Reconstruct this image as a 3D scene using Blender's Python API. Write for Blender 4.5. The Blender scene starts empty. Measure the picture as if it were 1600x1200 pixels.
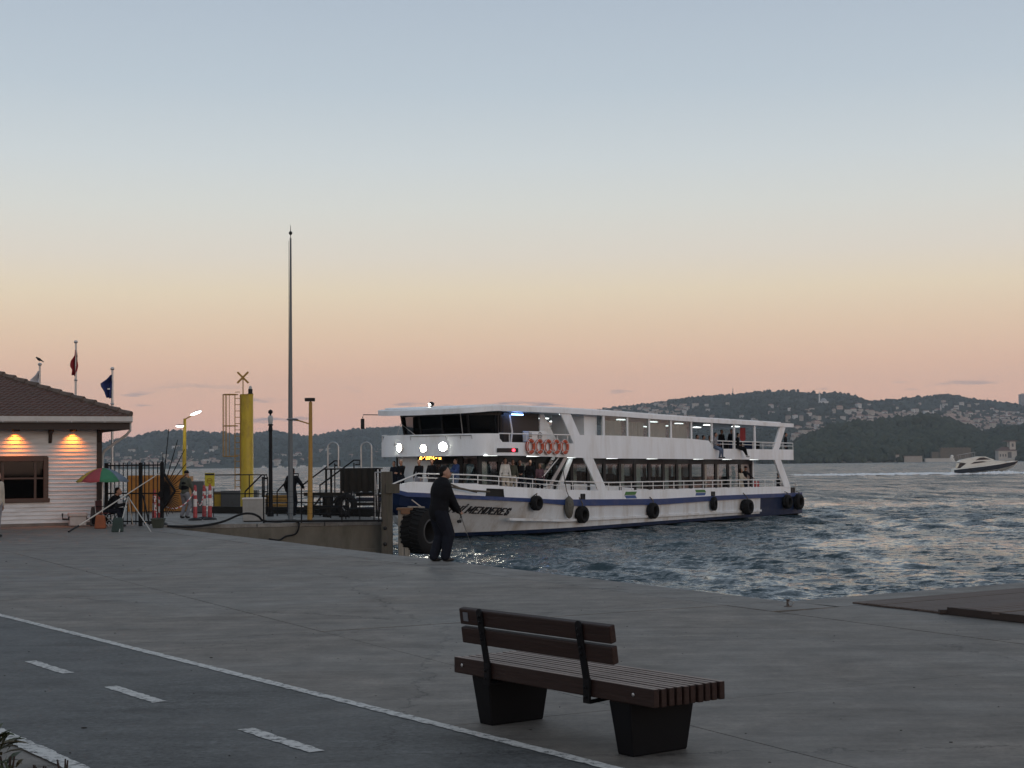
import bpy, math, random
import numpy as np
from mathutils import Vector, Matrix, Euler
random.seed(7)
RNG = np.random.default_rng(11)
SC = bpy.context.scene
COL = SC.collection
pi = math.pi
# ------------------------------------------------------------------ camera
FPX, CAMH = 2400.0, 1.81
PITCH, ROLL = math.atan(124 / 2400), math.radians(.6)
cam = bpy.data.cameras.new('camera'); camo = bpy.data.objects.new('camera', cam); COL.objects.link(camo)
cam.sensor_width = 36; cam.lens = FPX / 1600 * 36; cam.clip_start = .1; cam.clip_end = 30000
camo.matrix_world = (Matrix.Translation((0, 0, CAMH)) @ Matrix.Rotation(pi / 2 + PITCH, 4, 'X')
                     @ Matrix.Rotation(-ROLL, 4, 'Z'))
SC.camera = camo
# ------------------------------------------------------------------ sky, sun, exposure
SUN_AZ = math.radians(150)      # the sun has set behind the photographer
SUN_EL = math.radians(9)
w = bpy.data.worlds.new('World'); SC.world = w; w.use_nodes = True
nt = w.node_tree; nt.nodes.clear()
def wn(t, **k):
    n = nt.nodes.new(t)
    for a, b in k.items(): setattr(n, a, b)
    return n
def srgb(r, g, b):
    f = lambda c: (c / 255 / 12.92) if c <= 10 else ((c / 255 + .055) / 1.055) ** 2.4
    return (f(r), f(g), f(b), 1)
tc = wn('ShaderNodeTexCoord'); sep = wn('ShaderNodeSeparateXYZ'); nt.links.new(tc.outputs['Generated'], sep.inputs[0])
mr = wn('ShaderNodeMapRange'); mr.inputs['From Min'].default_value = -.02; mr.inputs['From Max'].default_value = .5
nt.links.new(sep.outputs['Z'], mr.inputs['Value'])
rp = wn('ShaderNodeValToRGB'); nt.links.new(mr.outputs[0], rp.inputs[0])
el = rp.color_ramp.elements
STOPS = [(-.02, (222, 176, 166)), (.013, (228, 180, 166)), (.034, (235, 186, 163)), (.062, (236, 193, 167)), (.087, (233, 203, 175)),
         (.111, (231, 213, 187)), (.134, (222, 213, 201)), (.165, (212, 213, 209)), (.195, (201, 208, 212)), (.24, (183, 195, 206)),
         (.31, (166, 179, 195)), (.5, (159, 171, 185))]
while len(el) < len(STOPS): el.new(.5)
for e, (z, c) in zip(el, STOPS):
    e.position = (z + .02) / .52; e.color = srgb(*c)
# small flat dusk clouds low over the horizon
mp = wn('ShaderNodeMapping'); mp.inputs['Scale'].default_value = (7, 7, 62); nt.links.new(tc.outputs['Generated'], mp.inputs[0])
nz = wn('ShaderNodeTexNoise'); nz.inputs['Scale'].default_value = 2.3; nz.inputs['Detail'].default_value = 5; nz.inputs['Roughness'].default_value = .55
nt.links.new(mp.outputs[0], nz.inputs[0])
cr_ = wn('ShaderNodeValToRGB'); cr_.color_ramp.elements[0].position = .59; cr_.color_ramp.elements[1].position = .67
nt.links.new(nz.outputs[0], cr_.inputs[0])
band = wn('ShaderNodeValToRGB'); nt.links.new(sep.outputs['Z'], band.inputs[0])
b = band.color_ramp; b.elements[0].position = .004; b.elements[0].color = (0, 0, 0, 1); b.elements[1].position = .02; b.elements[1].color = (1, 1, 1, 1)
for p_, c_ in ((.042, 1), (.056, 0)):
    q = b.elements.new(p_); q.color = (c_, c_, c_, 1)
mm = wn('ShaderNodeMath', operation='MULTIPLY'); nt.links.new(cr_.outputs[0], mm.inputs[0]); nt.links.new(band.outputs[0], mm.inputs[1])
m2 = wn('ShaderNodeMath', operation='MULTIPLY'); nt.links.new(mm.outputs[0], m2.inputs[0]); m2.inputs[1].default_value = .85
cm = wn('ShaderNodeMixRGB'); nt.links.new(m2.outputs[0], cm.inputs[0]); nt.links.new(rp.outputs[0], cm.inputs[1]); cm.inputs[2].default_value = srgb(146, 140, 150)
sky = wn('ShaderNodeTexSky', sky_type='NISHITA'); sky.sun_disc = False; sky.sun_elevation = math.radians(1.5); sky.sun_rotation = SUN_AZ
sky.altitude = 10; sky.dust_density = 1.5
b1 = wn('ShaderNodeBackground'); b1.inputs[1].default_value = 1.0; nt.links.new(cm.outputs[0], b1.inputs[0])
b2 = wn('ShaderNodeBackground'); b2.inputs[1].default_value = .04; nt.links.new(sky.outputs[0], b2.inputs[0])
ad = wn('ShaderNodeAddShader'); nt.links.new(b1.outputs[0], ad.inputs[0]); nt.links.new(b2.outputs[0], ad.inputs[1])
wo = wn('ShaderNodeOutputWorld'); nt.links.new(ad.outputs[0], wo.inputs[0])
sl = bpy.data.lights.new('sun', 'SUN'); sl.energy = .5; sl.angle = math.radians(35); sl.color = (1, .86, .74)
so = bpy.data.objects.new('sun', sl); COL.objects.link(so)
sdir = Vector((math.sin(SUN_AZ) * math.cos(SUN_EL), math.cos(SUN_AZ) * math.cos(SUN_EL), math.sin(SUN_EL)))
so.rotation_euler = sdir.to_track_quat('Z', 'Y').to_euler()
vs = SC.view_settings; vs.view_transform = 'Standard'; vs.look = 'None'; vs.exposure = .04; vs.gamma = 1; vs.use_curve_mapping = False
SC.render.engine = 'CYCLES'
# ------------------------------------------------------------------ measuring helpers (pixel of the photo -> point of the place)
_cr, _sr, _cp, _sp = math.cos(ROLL), math.sin(ROLL), math.cos(PITCH), math.sin(PITCH)
def ray(px, py):
    x, y = px - 800, 600 - py
    xl, yl = x * _cr + y * _sr, -x * _sr + y * _cr
    return Vector((xl, FPX * _cp - yl * _sp, FPX * _sp + yl * _cp))
CAM = Vector((0, 0, CAMH))
def G(px, py, z=0.0):
    d = ray(px, py); return CAM + d * ((z - CAMH) / d.z)
def At(px, py, y):
    d = ray(px, py); return CAM + d * (y / d.y)
def proj(p):
    v = Vector(p) - CAM
    f = v.y * _cp + v.z * _sp; u = -v.y * _sp + v.z * _cp
    xl, yl = v.x / f * FPX, u / f * FPX
    return 800 + xl * _cr - yl * _sr, 600 - (xl * _sr + yl * _cr)
WATER = -1.69
# ------------------------------------------------------------------ materials
MATS = {}
def _bsdf(name):
    m = bpy.data.materials.new(name); m.use_nodes = True
    return m, m.node_tree, m.node_tree.nodes['Principled BSDF']
def S(name, col, rough=.6, var=.18, scale=6, bump=.15, metal=0, spec=.5, dirt=None, dirtamt=0, dscale=1.5, stretch=(1, 1, 1), coat=0, fine=0):
    """painted / weathered surface: two noises for tone and an optional stain colour"""
    if name in MATS: return MATS[name]
    m, t, p = _bsdf(name); N, L = t.nodes.new, t.links.new
    tcn = N('ShaderNodeTexCoord'); mpn = N('ShaderNodeMapping'); mpn.inputs['Scale'].default_value = stretch
    L(tcn.outputs['Object'], mpn.inputs[0])
    n1 = N('ShaderNodeTexNoise'); n1.inputs['Scale'].default_value = scale; n1.inputs['Detail'].default_value = 8; n1.inputs['Roughness'].default_value = .65
    L(mpn.outputs[0], n1.inputs[0])
    mrn = N('ShaderNodeMapRange'); mrn.inputs['From Min'].default_value = .25; mrn.inputs['From Max'].default_value = .75
    mrn.inputs['To Min'].default_value = 1 - var; mrn.inputs['To Max'].default_value = 1 + var; L(n1.outputs[0], mrn.inputs['Value'])
    mx = N('ShaderNodeMixRGB'); mx.blend_type = 'MULTIPLY'; mx.inputs[0].default_value = 1; mx.inputs[1].default_value = (*col, 1)
    cb = N('ShaderNodeCombineXYZ'); [L(mrn.outputs[0], cb.inputs[i]) for i in range(3)]
    L(cb.outputs[0], mx.inputs[2]); out = mx.outputs[0]
    if dirt:
        n2 = N('ShaderNodeTexNoise'); n2.inputs['Scale'].default_value = dscale; n2.inputs['Detail'].default_value = 9; n2.inputs['Roughness'].default_value = .7
        L(mpn.outputs[0], n2.inputs[0])
        r2 = N('ShaderNodeMapRange'); r2.inputs['From Min'].default_value = .48; r2.inputs['From Max'].default_value = .72; r2.inputs['To Max'].default_value = dirtamt
        L(n2.outputs[0], r2.inputs['Value'])
        m3 = N('ShaderNodeMixRGB'); L(r2.outputs[0], m3.inputs[0]); L(out, m3.inputs[1]); m3.inputs[2].default_value = (*dirt, 1); out = m3.outputs[0]
    L(out, p.inputs['Base Color'])
    rr = N('ShaderNodeMapRange'); rr.inputs['To Min'].default_value = max(.03, rough - .12); rr.inputs['To Max'].default_value = min(1, rough + .12)
    L(n1.outputs[0], rr.inputs['Value']); L(rr.outputs[0], p.inputs['Roughness'])
    p.inputs['Metallic'].default_value = metal; p.inputs['Specular IOR Level'].default_value = spec; p.inputs['Coat Weight'].default_value = coat
    if bump:
        bn = N('ShaderNodeBump'); bn.inputs['Strength'].default_value = bump; bn.inputs['Distance'].default_value = .02
        if fine:
            n4 = N('ShaderNodeTexNoise'); n4.inputs['Scale'].default_value = fine; n4.inputs['Detail'].default_value = 4
            L(mpn.outputs[0], n4.inputs[0]); L(n4.outputs[0], bn.inputs['Height'])
        else: L(n1.outputs[0], bn.inputs['Height'])
        L(bn.outputs[0], p.inputs['Normal'])
    MATS[name] = m; return m
def E(name, col, st):
    if name in MATS: return MATS[name]
    m = bpy.data.materials.new(name); m.use_nodes = True; t = m.node_tree; t.nodes.clear()
    e = t.nodes.new('ShaderNodeEmission'); e.inputs[0].default_value = (*col, 1); e.inputs[1].default_value = st
    o = t.nodes.new('ShaderNodeOutputMaterial'); t.links.new(e.outputs[0], o.inputs[0]); MATS[name] = m; return m
def GLASS(name, tint, ref=.12):
    """window pane: tinted see-through mixed with mirror reflection by Fresnel"""
    if name in MATS: return MATS[name]
    m = bpy.data.materials.new(name); m.use_nodes = True; t = m.node_tree; t.nodes.clear(); N, L = t.nodes.new, t.links.new
    tr = N('ShaderNodeBsdfTransparent'); tr.inputs[0].default_value = (*tint, 1)
    gl = N('ShaderNodeBsdfGlossy'); gl.inputs['Roughness'].default_value = .03
    fr = N('ShaderNodeFresnel'); fr.inputs[0].default_value = 1.5
    mt = N('ShaderNodeMath'); mt.operation = 'MULTIPLY'; mt.inputs[1].default_value = ref * 4; mt.use_clamp = True; L(fr.outputs[0], mt.inputs[0])
    mx = N('ShaderNodeMixShader'); L(mt.outputs[0], mx.inputs[0]); L(tr.outputs[0], mx.inputs[1]); L(gl.outputs[0], mx.inputs[2])
    o = N('ShaderNodeOutputMaterial'); L(mx.outputs[0], o.inputs[0]); MATS[name] = m; return m
# ------------------------------------------------------------------ mesh helpers
def V3(p): return Vector(p)
class MB:
    def __init__(s): s.v = []; s.f = []; s.m = []; s.k = 0
    def add(s, vs, fs):
        o = len(s.v); s.v += [tuple(x) for x in vs]; s.f += [tuple(i + o for i in f) for f in fs]; s.m += [s.k] * len(fs); return s
    def hexa(s, c8):
        return s.add(c8, [(0, 3, 2, 1), (4, 5, 6, 7), (0, 1, 5, 4), (1, 2, 6, 5), (2, 3, 7, 6), (3, 0, 4, 7)])
    def box(s, c, d, M=None):
        x, y, z = d[0] / 2, d[1] / 2, d[2] / 2
        p = [V3(q) for q in ((-x, -y, -z), (x, -y, -z), (x, y, -z), (-x, y, -z), (-x, -y, z), (x, -y, z), (x, y, z), (-x, y, z))]
        if M is not None: p = [M @ q for q in p]
        return s.hexa([q + V3(c) for q in p])
    def b2(s, a, b):
        return s.box([(i + j) / 2 for i, j in zip(a, b)], [abs(j - i) for i, j in zip(a, b)])
    def bar(s, a, b, w, h, up=(0, 0, 1)):
        a, b = V3(a), V3(b); d = (b - a).normalized(); u = V3(up)
        if abs(d.dot(u)) > .98: u = V3((0, 1, 0))
        r = d.cross(u).normalized(); u = r.cross(d)
        r *= w / 2; u *= h / 2
        return s.hexa([a - r - u, a + r - u, a + r + u, a - r + u, b - r - u, b + r - u, b + r + u, b - r + u])
    def tube(s, pts, r, n=8, cap=True, closed=False):
        pts = [V3(p) for p in pts]; m = len(pts); rs = r if isinstance(r, (list, tuple)) else [r] * m
        vs, fs = [], []; prev = None
        for i, p in enumerate(pts):
            if closed: d = pts[(i + 1) % m] - pts[i - 1]
            else: d = pts[min(i + 1, m - 1)] - pts[max(i - 1, 0)]
            d.normalize()
            if prev is None:
                a = d.orthogonal().normalized()
            else:
                a = prev - d * prev.dot(d); a.normalize()
            prev = a; c = d.cross(a)
            vs += [p + (a * math.cos(2 * pi * k / n) + c * math.sin(2 * pi * k / n)) * rs[i] for k in range(n)]
        for i in range(m if closed else m - 1):
            j = (i + 1) % m
            for k in range(n):
                q = (k + 1) % n; fs.append((i * n + k, i * n + q, j * n + q, j * n + k))
        if cap and not closed:
            fs.append(tuple(range(n - 1, -1, -1))); fs.append(tuple((m - 1) * n + k for k in range(n)))
        return s.add(vs, fs)
    def lathe(s, prof, n=16, c=(0, 0, 0), M=None):
        vs, fs = [], []; c = V3(c)
        for r, z in prof:
            for k in range(n):
                q = V3((r * math.cos(2 * pi * k / n), r * math.sin(2 * pi * k / n), z))
                vs.append((M @ q if M is not None else q) + c)
        for i in range(len(prof) - 1):
            for k in range(n):
                q = (k + 1) % n; fs.append((i * n + k, i * n + q, (i + 1) * n + q, (i + 1) * n + k))
        if prof[0][0] > 1e-4: fs.append(tuple(range(n - 1, -1, -1)))
        if prof[-1][0] > 1e-4: fs.append(tuple((len(prof) - 1) * n + k for k in range(n)))
        return s.add(vs, fs)
    def prism(s, poly, lo, hi, f):
        """poly of 2D points, f(u,v,w) maps to 3D with w from lo to hi"""
        n = len(poly)
        vs = [f(u, v, lo) for u, v in poly] + [f(u, v, hi) for u, v in poly]
        fs = [tuple(range(n - 1, -1, -1)), tuple(range(n, 2 * n))] + [(i, (i + 1) % n, n + (i + 1) % n, n + i) for i in range(n)]
        return s.add(vs, fs)
    def ell(s, c, r, nu=12, nv=8, M=None):
        pr = []
        vs, fs = [], []; c = V3(c)
        for j in range(1, nv):
            t = pi * j / nv
            for k in range(nu):
                a = 2 * pi * k / nu; q = V3((r[0] * math.sin(t) * math.cos(a), r[1] * math.sin(t) * math.sin(a), -r[2] * math.cos(t)))
                vs.append((M @ q if M is not None else q) + c)
        for P in ((0, 0, -r[2]), (0, 0, r[2])): vs.append((M @ V3(P) if M is not None else V3(P)) + c)
        b, tp = len(vs) - 2, len(vs) - 1
        for j in range(nv - 2):
            for k in range(nu):
                q = (k + 1) % nu; fs.append((j * nu + k, j * nu + q, (j + 1) * nu + q, (j + 1) * nu + k))
        for k in range(nu):
            q = (k + 1) % nu; fs.append((b, q, k)); fs.append((tp, (nv - 2) * nu + k, (nv - 2) * nu + q))
        return s.add(vs, fs)
    def torus(s, c, R, r, ax=(0, 1, 0), n=24, m=10, sq=1.0):
        ax = V3(ax).normalized(); a = ax.orthogonal().normalized(); b = ax.cross(a); c = V3(c); vs, fs = [], []
        for i in range(n):
            t = 2 * pi * i / n; d = a * math.cos(t) + b * math.sin(t)
            for k in range(m):
                u = 2 * pi * k / m; vs.append(c + d * (R + r * math.cos(u)) + ax * r * sq * math.sin(u))
        for i in range(n):
            for k in range(m):
                fs.append((i * m + k, ((i + 1) % n) * m + k, ((i + 1) % n) * m + (k + 1) % m, i * m + (k + 1) % m))
        return s.add(vs, fs)
    def build(s, name, mats, parent=None, smooth=True, bevel=0, ang=38):
        me = bpy.data.meshes.new(name); me.from_pydata(s.v, [], s.f)
        mats = mats if isinstance(mats, (list, tuple)) else [mats]
        for m in mats: me.materials.append(m)
        if len(mats) > 1: me.polygons.foreach_set('material_index', s.m)
        fix_normals(me)
        if smooth:
            me.polygons.foreach_set('use_smooth', [True] * len(me.polygons)); me.set_sharp_from_angle(angle=math.radians(ang))
        o = bpy.data.objects.new(name, me); COL.objects.link(o); o.parent = parent
        if bevel:
            bv = o.modifiers.new('bevel', 'BEVEL'); bv.width = bevel; bv.segments = 2; bv.limit_method = 'ANGLE'; bv.angle_limit = math.radians(40)
        return o
import bmesh
def fix_normals(me):
    bm = bmesh.new(); bm.from_mesh(me); bmesh.ops.recalc_face_normals(bm, faces=bm.faces); bm.to_mesh(me); bm.free()
def npmesh(name, v, f, mat, smooth=True, parent=None):
    """big mesh from numpy arrays (quads or tris)"""
    me = bpy.data.meshes.new(name); n, k = f.shape
    me.vertices.add(len(v)); me.vertices.foreach_set('co', np.asarray(v, np.float32).ravel())
    me.loops.add(n * k); me.loops.foreach_set('vertex_index', np.asarray(f, np.int32).ravel())
    me.polygons.add(n); me.polygons.foreach_set('loop_start', np.arange(0, n * k, k, dtype=np.int32))
    me.polygons.foreach_set('use_smooth', np.full(n, smooth)); me.update(calc_edges=True); me.validate()
    for m in (mat if isinstance(mat, (list, tuple)) else [mat]): me.materials.append(m)
    o = bpy.data.objects.new(name, me); COL.objects.link(o); o.parent = parent; return o
def tag(o, label=None, cat=None, group=None, kind=None):
    if label: o['label'] = label
    if cat: o['category'] = cat
    if group: o['group'] = group
    if kind: o['kind'] = kind
    return o
def thing(name, label, cat, loc=(0, 0, 0), rz=0, group=None):
    o = bpy.data.objects.new(name, None); COL.objects.link(o); o.location = loc; o.rotation_euler = (0, 0, rz); o.empty_display_size = .2
    return tag(o, label, cat, group)
def copy_tree(o, parent=None):
    c = o.copy(); COL.objects.link(c); c.parent = parent
    for ch in list(o.children): copy_tree(ch, c)
    return c
def dup(me_obj, name, parent, loc=None):
    c = me_obj.copy(); c.name = name; COL.objects.link(c); c.parent = parent
    if loc is not None: c.location = loc
    return c
def lerp(a, b, t): return a + (b - a) * t
# ================================================================== SETTING
# ---- sea
def water_mat():
    m, t, p = _bsdf('sea_water'); N, L = t.nodes.new, t.links.new
    p.inputs['Base Color'].default_value = (.022, .042, .052, 1); p.inputs['IOR'].default_value = 1.33
    g = N('ShaderNodeNewGeometry')
    acc = None
    def vm(op, a_, b_=None, sc=None):
        q = N('ShaderNodeVectorMath'); q.operation = op; L(a_, q.inputs[0])
        if b_ is not None:
            if isinstance(b_, tuple): q.inputs[1].default_value = b_
            else: L(b_, q.inputs[1])
        if sc is not None: q.inputs['Scale'].default_value = sc
        return q.outputs[0]
    # surface slopes of the small chop the mesh cannot carry: four octaves of a two-channel slope field
    for sc, k_, off in ((.10, .5, 9), (.5, .6, 0), (1.35, .8, 31), (3.3, 1.3, 77), (8.5, 1.2, 140)):
        mp_ = N('ShaderNodeMapping'); mp_.inputs['Location'].default_value = (off, off * .7, 0); mp_.inputs['Rotation'].default_value = (0, 0, .35); mp_.inputs['Scale'].default_value = (.75, 1.2, 1); L(g.outputs['Position'], mp_.inputs[0])
        n = N('ShaderNodeTexNoise'); n.inputs['Scale'].default_value = sc; n.inputs['Detail'].default_value = 2; n.inputs['Distortion'].default_value = .5; L(mp_.outputs[0], n.inputs[0])
        q = vm('SCALE', vm('SUBTRACT', n.outputs['Color'], (.5, .5, .5)), sc=k_)
        acc = q if acc is None else vm('ADD', acc, q)
    mp_ = N('ShaderNodeMapping'); mp_.inputs['Scale'].default_value = (.010, .03, 1); L(g.outputs['Position'], mp_.inputs[0])
    n = N('ShaderNodeTexNoise'); n.inputs['Scale'].default_value = 1; n.inputs['Detail'].default_value = 4; n.inputs['Roughness'].default_value = .6; L(mp_.outputs[0], n.inputs[0])
    q = N('ShaderNodeMapRange'); q.inputs['From Min'].default_value = .33; q.inputs['From Max'].default_value = .66; q.inputs['To Min'].default_value = .75; q.inputs['To Max'].default_value = 1.3; L(n.outputs[0], q.inputs['Value'])
    mp_ = N('ShaderNodeMapping'); mp_.inputs['Scale'].default_value = (.30, .055, 1); L(g.outputs['Position'], mp_.inputs[0])
    n = N('ShaderNodeTexNoise'); n.inputs['Scale'].default_value = 1; n.inputs['Detail'].default_value = 5; n.inputs['Roughness'].default_value = .7; n.inputs['Distortion'].default_value = .4; L(mp_.outputs[0], n.inputs[0])
    qs = N('ShaderNodeMapRange'); qs.inputs['From Min'].default_value = .38; qs.inputs['From Max'].default_value = .62; qs.inputs['To Min'].default_value = .35; qs.inputs['To Max'].default_value = 1.75; L(n.outputs[0], qs.inputs['Value'])
    qm = N('ShaderNodeMath'); qm.operation = 'MULTIPLY'; L(q.outputs[0], qm.inputs[0]); L(qs.outputs[0], qm.inputs[1]); q = qm
    at_ = N('ShaderNodeAttribute'); at_.attribute_name = 'calm'
    q2 = N('ShaderNodeMath'); q2.operation = 'MULTIPLY_ADD'; L(at_.outputs['Fac'], q2.inputs[0]); q2.inputs[1].default_value = -.75; q2.inputs[2].default_value = 1
    q3 = N('ShaderNodeMath'); q3.operation = 'MULTIPLY'; L(q.outputs[0], q3.inputs[0]); L(q2.outputs[0], q3.inputs[1])
    a2_ = N('ShaderNodeAttribute'); a2_.attribute_name = 'chop'; q5 = N('ShaderNodeMath'); q5.operation = 'MULTIPLY'; L(q3.outputs[0], q5.inputs[0]); L(a2_.outputs['Fac'], q5.inputs[1]); q3 = q5
    q4 = N('ShaderNodeVectorMath'); q4.operation = 'SCALE'; L(acc, q4.inputs[0]); L(q3.outputs[0], q4.inputs['Scale'])
    acc = vm('MULTIPLY', q4.outputs[0], (1, 1, 0))
    nrm = vm('NORMALIZE', vm('ADD', g.outputs['Normal'], acc))
    L(nrm, p.inputs['Normal'])
    rg_ = N('ShaderNodeMapRange'); rg_.inputs['From Min'].default_value = .9; rg_.inputs['From Max'].default_value = 2.2; rg_.inputs['To Min'].default_value = .09; rg_.inputs['To Max'].default_value = .26; L(a2_.outputs['Fac'], rg_.inputs['Value']); q6 = N('ShaderNodeMath'); q6.operation = 'MULTIPLY'; L(rg_.outputs[0], q6.inputs[0]); L(q2.outputs[0], q6.inputs[1]); q7 = N('ShaderNodeMath'); q7.operation = 'MULTIPLY'; L(q6.outputs[0], q7.inputs[0]); L(qs.outputs[0], q7.inputs[1]); L(q7.outputs[0], p.inputs['Roughness'])
    return m
def make_sea():
    r = [17.0]
    while r[-1] < 150: r.append(r[-1] * 1.0034)
    while r[-1] < 420: r.append(r[-1] * 1.0065)
    while r[-1] < 5600: r.append(r[-1] * 1.03)
    r = np.array(r); a = np.radians(np.linspace(-27, 27, 760))
    Rr, A = np.meshgrid(r, a, indexing='ij')
    X, Y = Rr * np.sin(A), Rr * np.cos(A)
    step = np.maximum(np.gradient(r), r * (a[1] - a[0]))[:, None]
    Z = np.zeros_like(X); DX = np.zeros_like(X); DY = np.zeros_like(X)
    rg = np.random.default_rng(5); n = 110
    lam = np.exp(rg.uniform(math.log(.36), math.log(6.5), n)); th = math.radians(-112) + rg.normal(0, .62, n); ph = rg.uniform(0, 2 * pi, n)
    patch = .72 + .42 * np.sin(X * .043 + Y * .031 + 1) * np.sin(Y * .052 - X * .02) + .2 * np.sin(X * .11 - Y * .07)
    patch = np.clip(patch, .3, 1.25)
    slick = np.exp(-((Y - 118 - .25 * (X - 20) - 4 * np.sin(X * .09)) / 7.0) ** 2) / (1 + np.exp(-(X - 16) / 4))
    slick += .7 * np.exp(-((Y - 64 - 3 * np.sin(X * .2)) / 5.0) ** 2) / (1 + np.exp(-(X - 12) / 3))
    patch = patch * (1 - .72 * np.clip(slick, 0, 1))
    for i in range(n):
        k = 2 * pi / lam[i]; amp = .0088 * lam[i] * min(1.0, (1.25 / lam[i]) ** .85)
        fade = np.clip((lam[i] / step - 3.0) / 3.0, 0, 1)
        if fade.max() <= 0: continue
        last = int(np.nonzero(fade[:, 0] > 0)[0].max()) + 1
        arg = k * (X[:last] * math.cos(th[i]) + Y[:last] * math.sin(th[i])) + ph[i]
        f = fade[:last] * amp * (patch[:last] if lam[i] < 5 else 1)
        s_, c_ = np.sin(arg), np.cos(arg)
        Z[:last] += f * c_; DX[:last] -= .9 * f * math.cos(th[i]) * s_; DY[:last] -= .9 * f * math.sin(th[i]) * s_
    v = np.stack([X + DX, Y + DY, Z + WATER], -1).reshape(-1, 3)
    nr, na = X.shape; I = np.arange(nr * na).reshape(nr, na)
    f = np.stack([I[:-1, :-1], I[:-1, 1:], I[1:, 1:], I[1:, :-1]], -1).reshape(-1, 4)
    o = npmesh('sea', v, f, water_mat())
    at = o.data.attributes.new('calm', 'FLOAT', 'POINT'); at.data.foreach_set('value', np.clip(slick, 0, 1).astype(np.float32).ravel())
    at = o.data.attributes.new('chop', 'FLOAT', 'POINT'); at.data.foreach_set('value', np.clip(.9 + (Rr - 35) / 90, .9, 2.2).astype(np.float32).ravel())
    return tag(o, 'choppy dark blue strait water beyond the quay', None, None, 'structure')
make_sea()
# ---- quay: earth body, slab paving, coping
E_DIR = Vector((.469, -.883, 0)); E_NRM = Vector((.883, .469, 0))          # along the quay edge / out to sea
QC = Vector((3.5, 19.85, 0))                                               # outer corner of the quay
R_DIR = Vector((.828, .56, 0)).normalized()
def concrete_mat(name, col, dark, grain=.3, bump=.25, crack=True):
    m, t, p = _bsdf(name); N, L = t.nodes.new, t.links.new
    g = N('ShaderNodeNewGeometry')
    def noise(sc, det=8, ro=.65, st=None, dist=0):
        n = N('ShaderNodeTexNoise'); n.inputs['Scale'].default_value = sc; n.inputs['Detail'].default_value = det; n.inputs['Roughness'].default_value = ro; n.inputs['Distortion'].default_value = dist
        if st:
            mp_ = N('ShaderNodeMapping'); mp_.inputs['Scale'].default_value = st; mp_.inputs['Rotation'].default_value = (0, 0, math.radians(28)); L(g.outputs['Position'], mp_.inputs[0]); L(mp_.outputs[0], n.inputs[0])
        else: L(g.outputs['Position'], n.inputs[0])
        return n
    def rng(n, a, b, c=0, d=1):
        q = N('ShaderNodeMapRange'); q.inputs['From Min'].default_value = a; q.inputs['From Max'].default_value = b; q.inputs['To Min'].default_value = c; q.inputs['To Max'].default_value = d; L(n.outputs[0], q.inputs['Value']); return q
    big, mid, fine, strk, spot = noise(.33, 6, .6, dist=.8), noise(1.9, 10, .7), noise(20, 7, .85), noise(.6, 9, .75, (.5, 4.2, 1)), noise(7, 6, .75)
    mx = N('ShaderNodeMixRGB'); L(rng(big, .35, .68).outputs[0], mx.inputs[0]); mx.inputs[1].default_value = (*dark, 1); mx.inputs[2].default_value = (*col, 1)
    def mult(prev, fac):
        q = N('ShaderNodeMixRGB'); q.blend_type = 'MULTIPLY'; q.inputs[0].default_value = 1; L(prev, q.inputs[1])
        cb = N('ShaderNodeCombineXYZ'); [L(fac, cb.inputs[i]) for i in range(3)]; L(cb.outputs[0], q.inputs[2]); return q.outputs[0]
    o = mult(mx.outputs[0], rng(mid, .3, .7, .62, 1.38).outputs[0])
    o = mult(o, rng(strk, .32, .68, .66, 1.3).outputs[0])
    o = mult(o, rng(fine, .3, .7, 1 - grain, 1 + grain).outputs[0])
    o = mult(o, rng(spot, .62, .78, 1, .62).outputs[0])
    stn_ = noise(.85, 6, .6, dist=1.2)
    o = mult(o, rng(stn_, .58, .70, 1, .74).outputs[0])
    if crack:
        wv = N('ShaderNodeVectorMath'); wv.operation = 'MULTIPLY_ADD'; L(mid.outputs['Color'], wv.inputs[0]); wv.inputs[1].default_value = (.9, .9, 0); L(g.outputs['Position'], wv.inputs[2])
        vo = N('ShaderNodeTexVoronoi'); vo.feature = 'DISTANCE_TO_EDGE'; vo.inputs['Scale'].default_value = .17; L(wv.outputs[0], vo.inputs['Vector'])
        cq = N('ShaderNodeMapRange'); cq.inputs['From Min'].default_value = .0008; cq.inputs['From Max'].default_value = .003; cq.inputs['To Min'].default_value = .45; L(vo.outputs['Distance'], cq.inputs['Value']); o = mult(o, cq.outputs[0])
    L(o, p.inputs['Base Color']); L(rng(big, .3, .7, .5, .82).outputs[0], p.inputs['Roughness']); p.inputs['Specular IOR Level'].default_value = .35
    b1_ = N('ShaderNodeBump'); b1_.inputs['Distance'].default_value = .012; b1_.inputs['Strength'].default_value = bump; L(mid.outputs[0], b1_.inputs['Height'])
    b2_ = N('ShaderNodeBump'); b2_.inputs['Distance'].default_value = .004; b2_.inputs['Strength'].default_value = .5; L(fine.outputs[0], b2_.inputs['Height']); L(b1_.outputs[0], b2_.inputs['Normal'])
    L(b2_.outputs[0], p.inputs['Normal'])
    MATS[name] = m; return m
M_CONC = concrete_mat('quay_concrete', (.158, .139, .121), (.104, .095, .085))
M_COPE = concrete_mat('coping_concrete', (.152, .139, .126), (.12, .113, .105), bump=.2)
M_JOINT = S('joint_dirt', (.05, .048, .045), .9)
M_PIER = concrete_mat('pier_concrete', (.2, .195, .185), (.14, .135, .125))
M_WALL = S('quay_wall_concrete', (.115, .104, .085), .85, .3, 3, .5, dirt=(.05, .05, .036), dirtamt=.9, dscale=1.1, stretch=(1, 1, .35))
M_LANE = concrete_mat('lane_asphalt', (.074, .075, .074), (.045, .047, .048), bump=.6, grain=.75)
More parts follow.
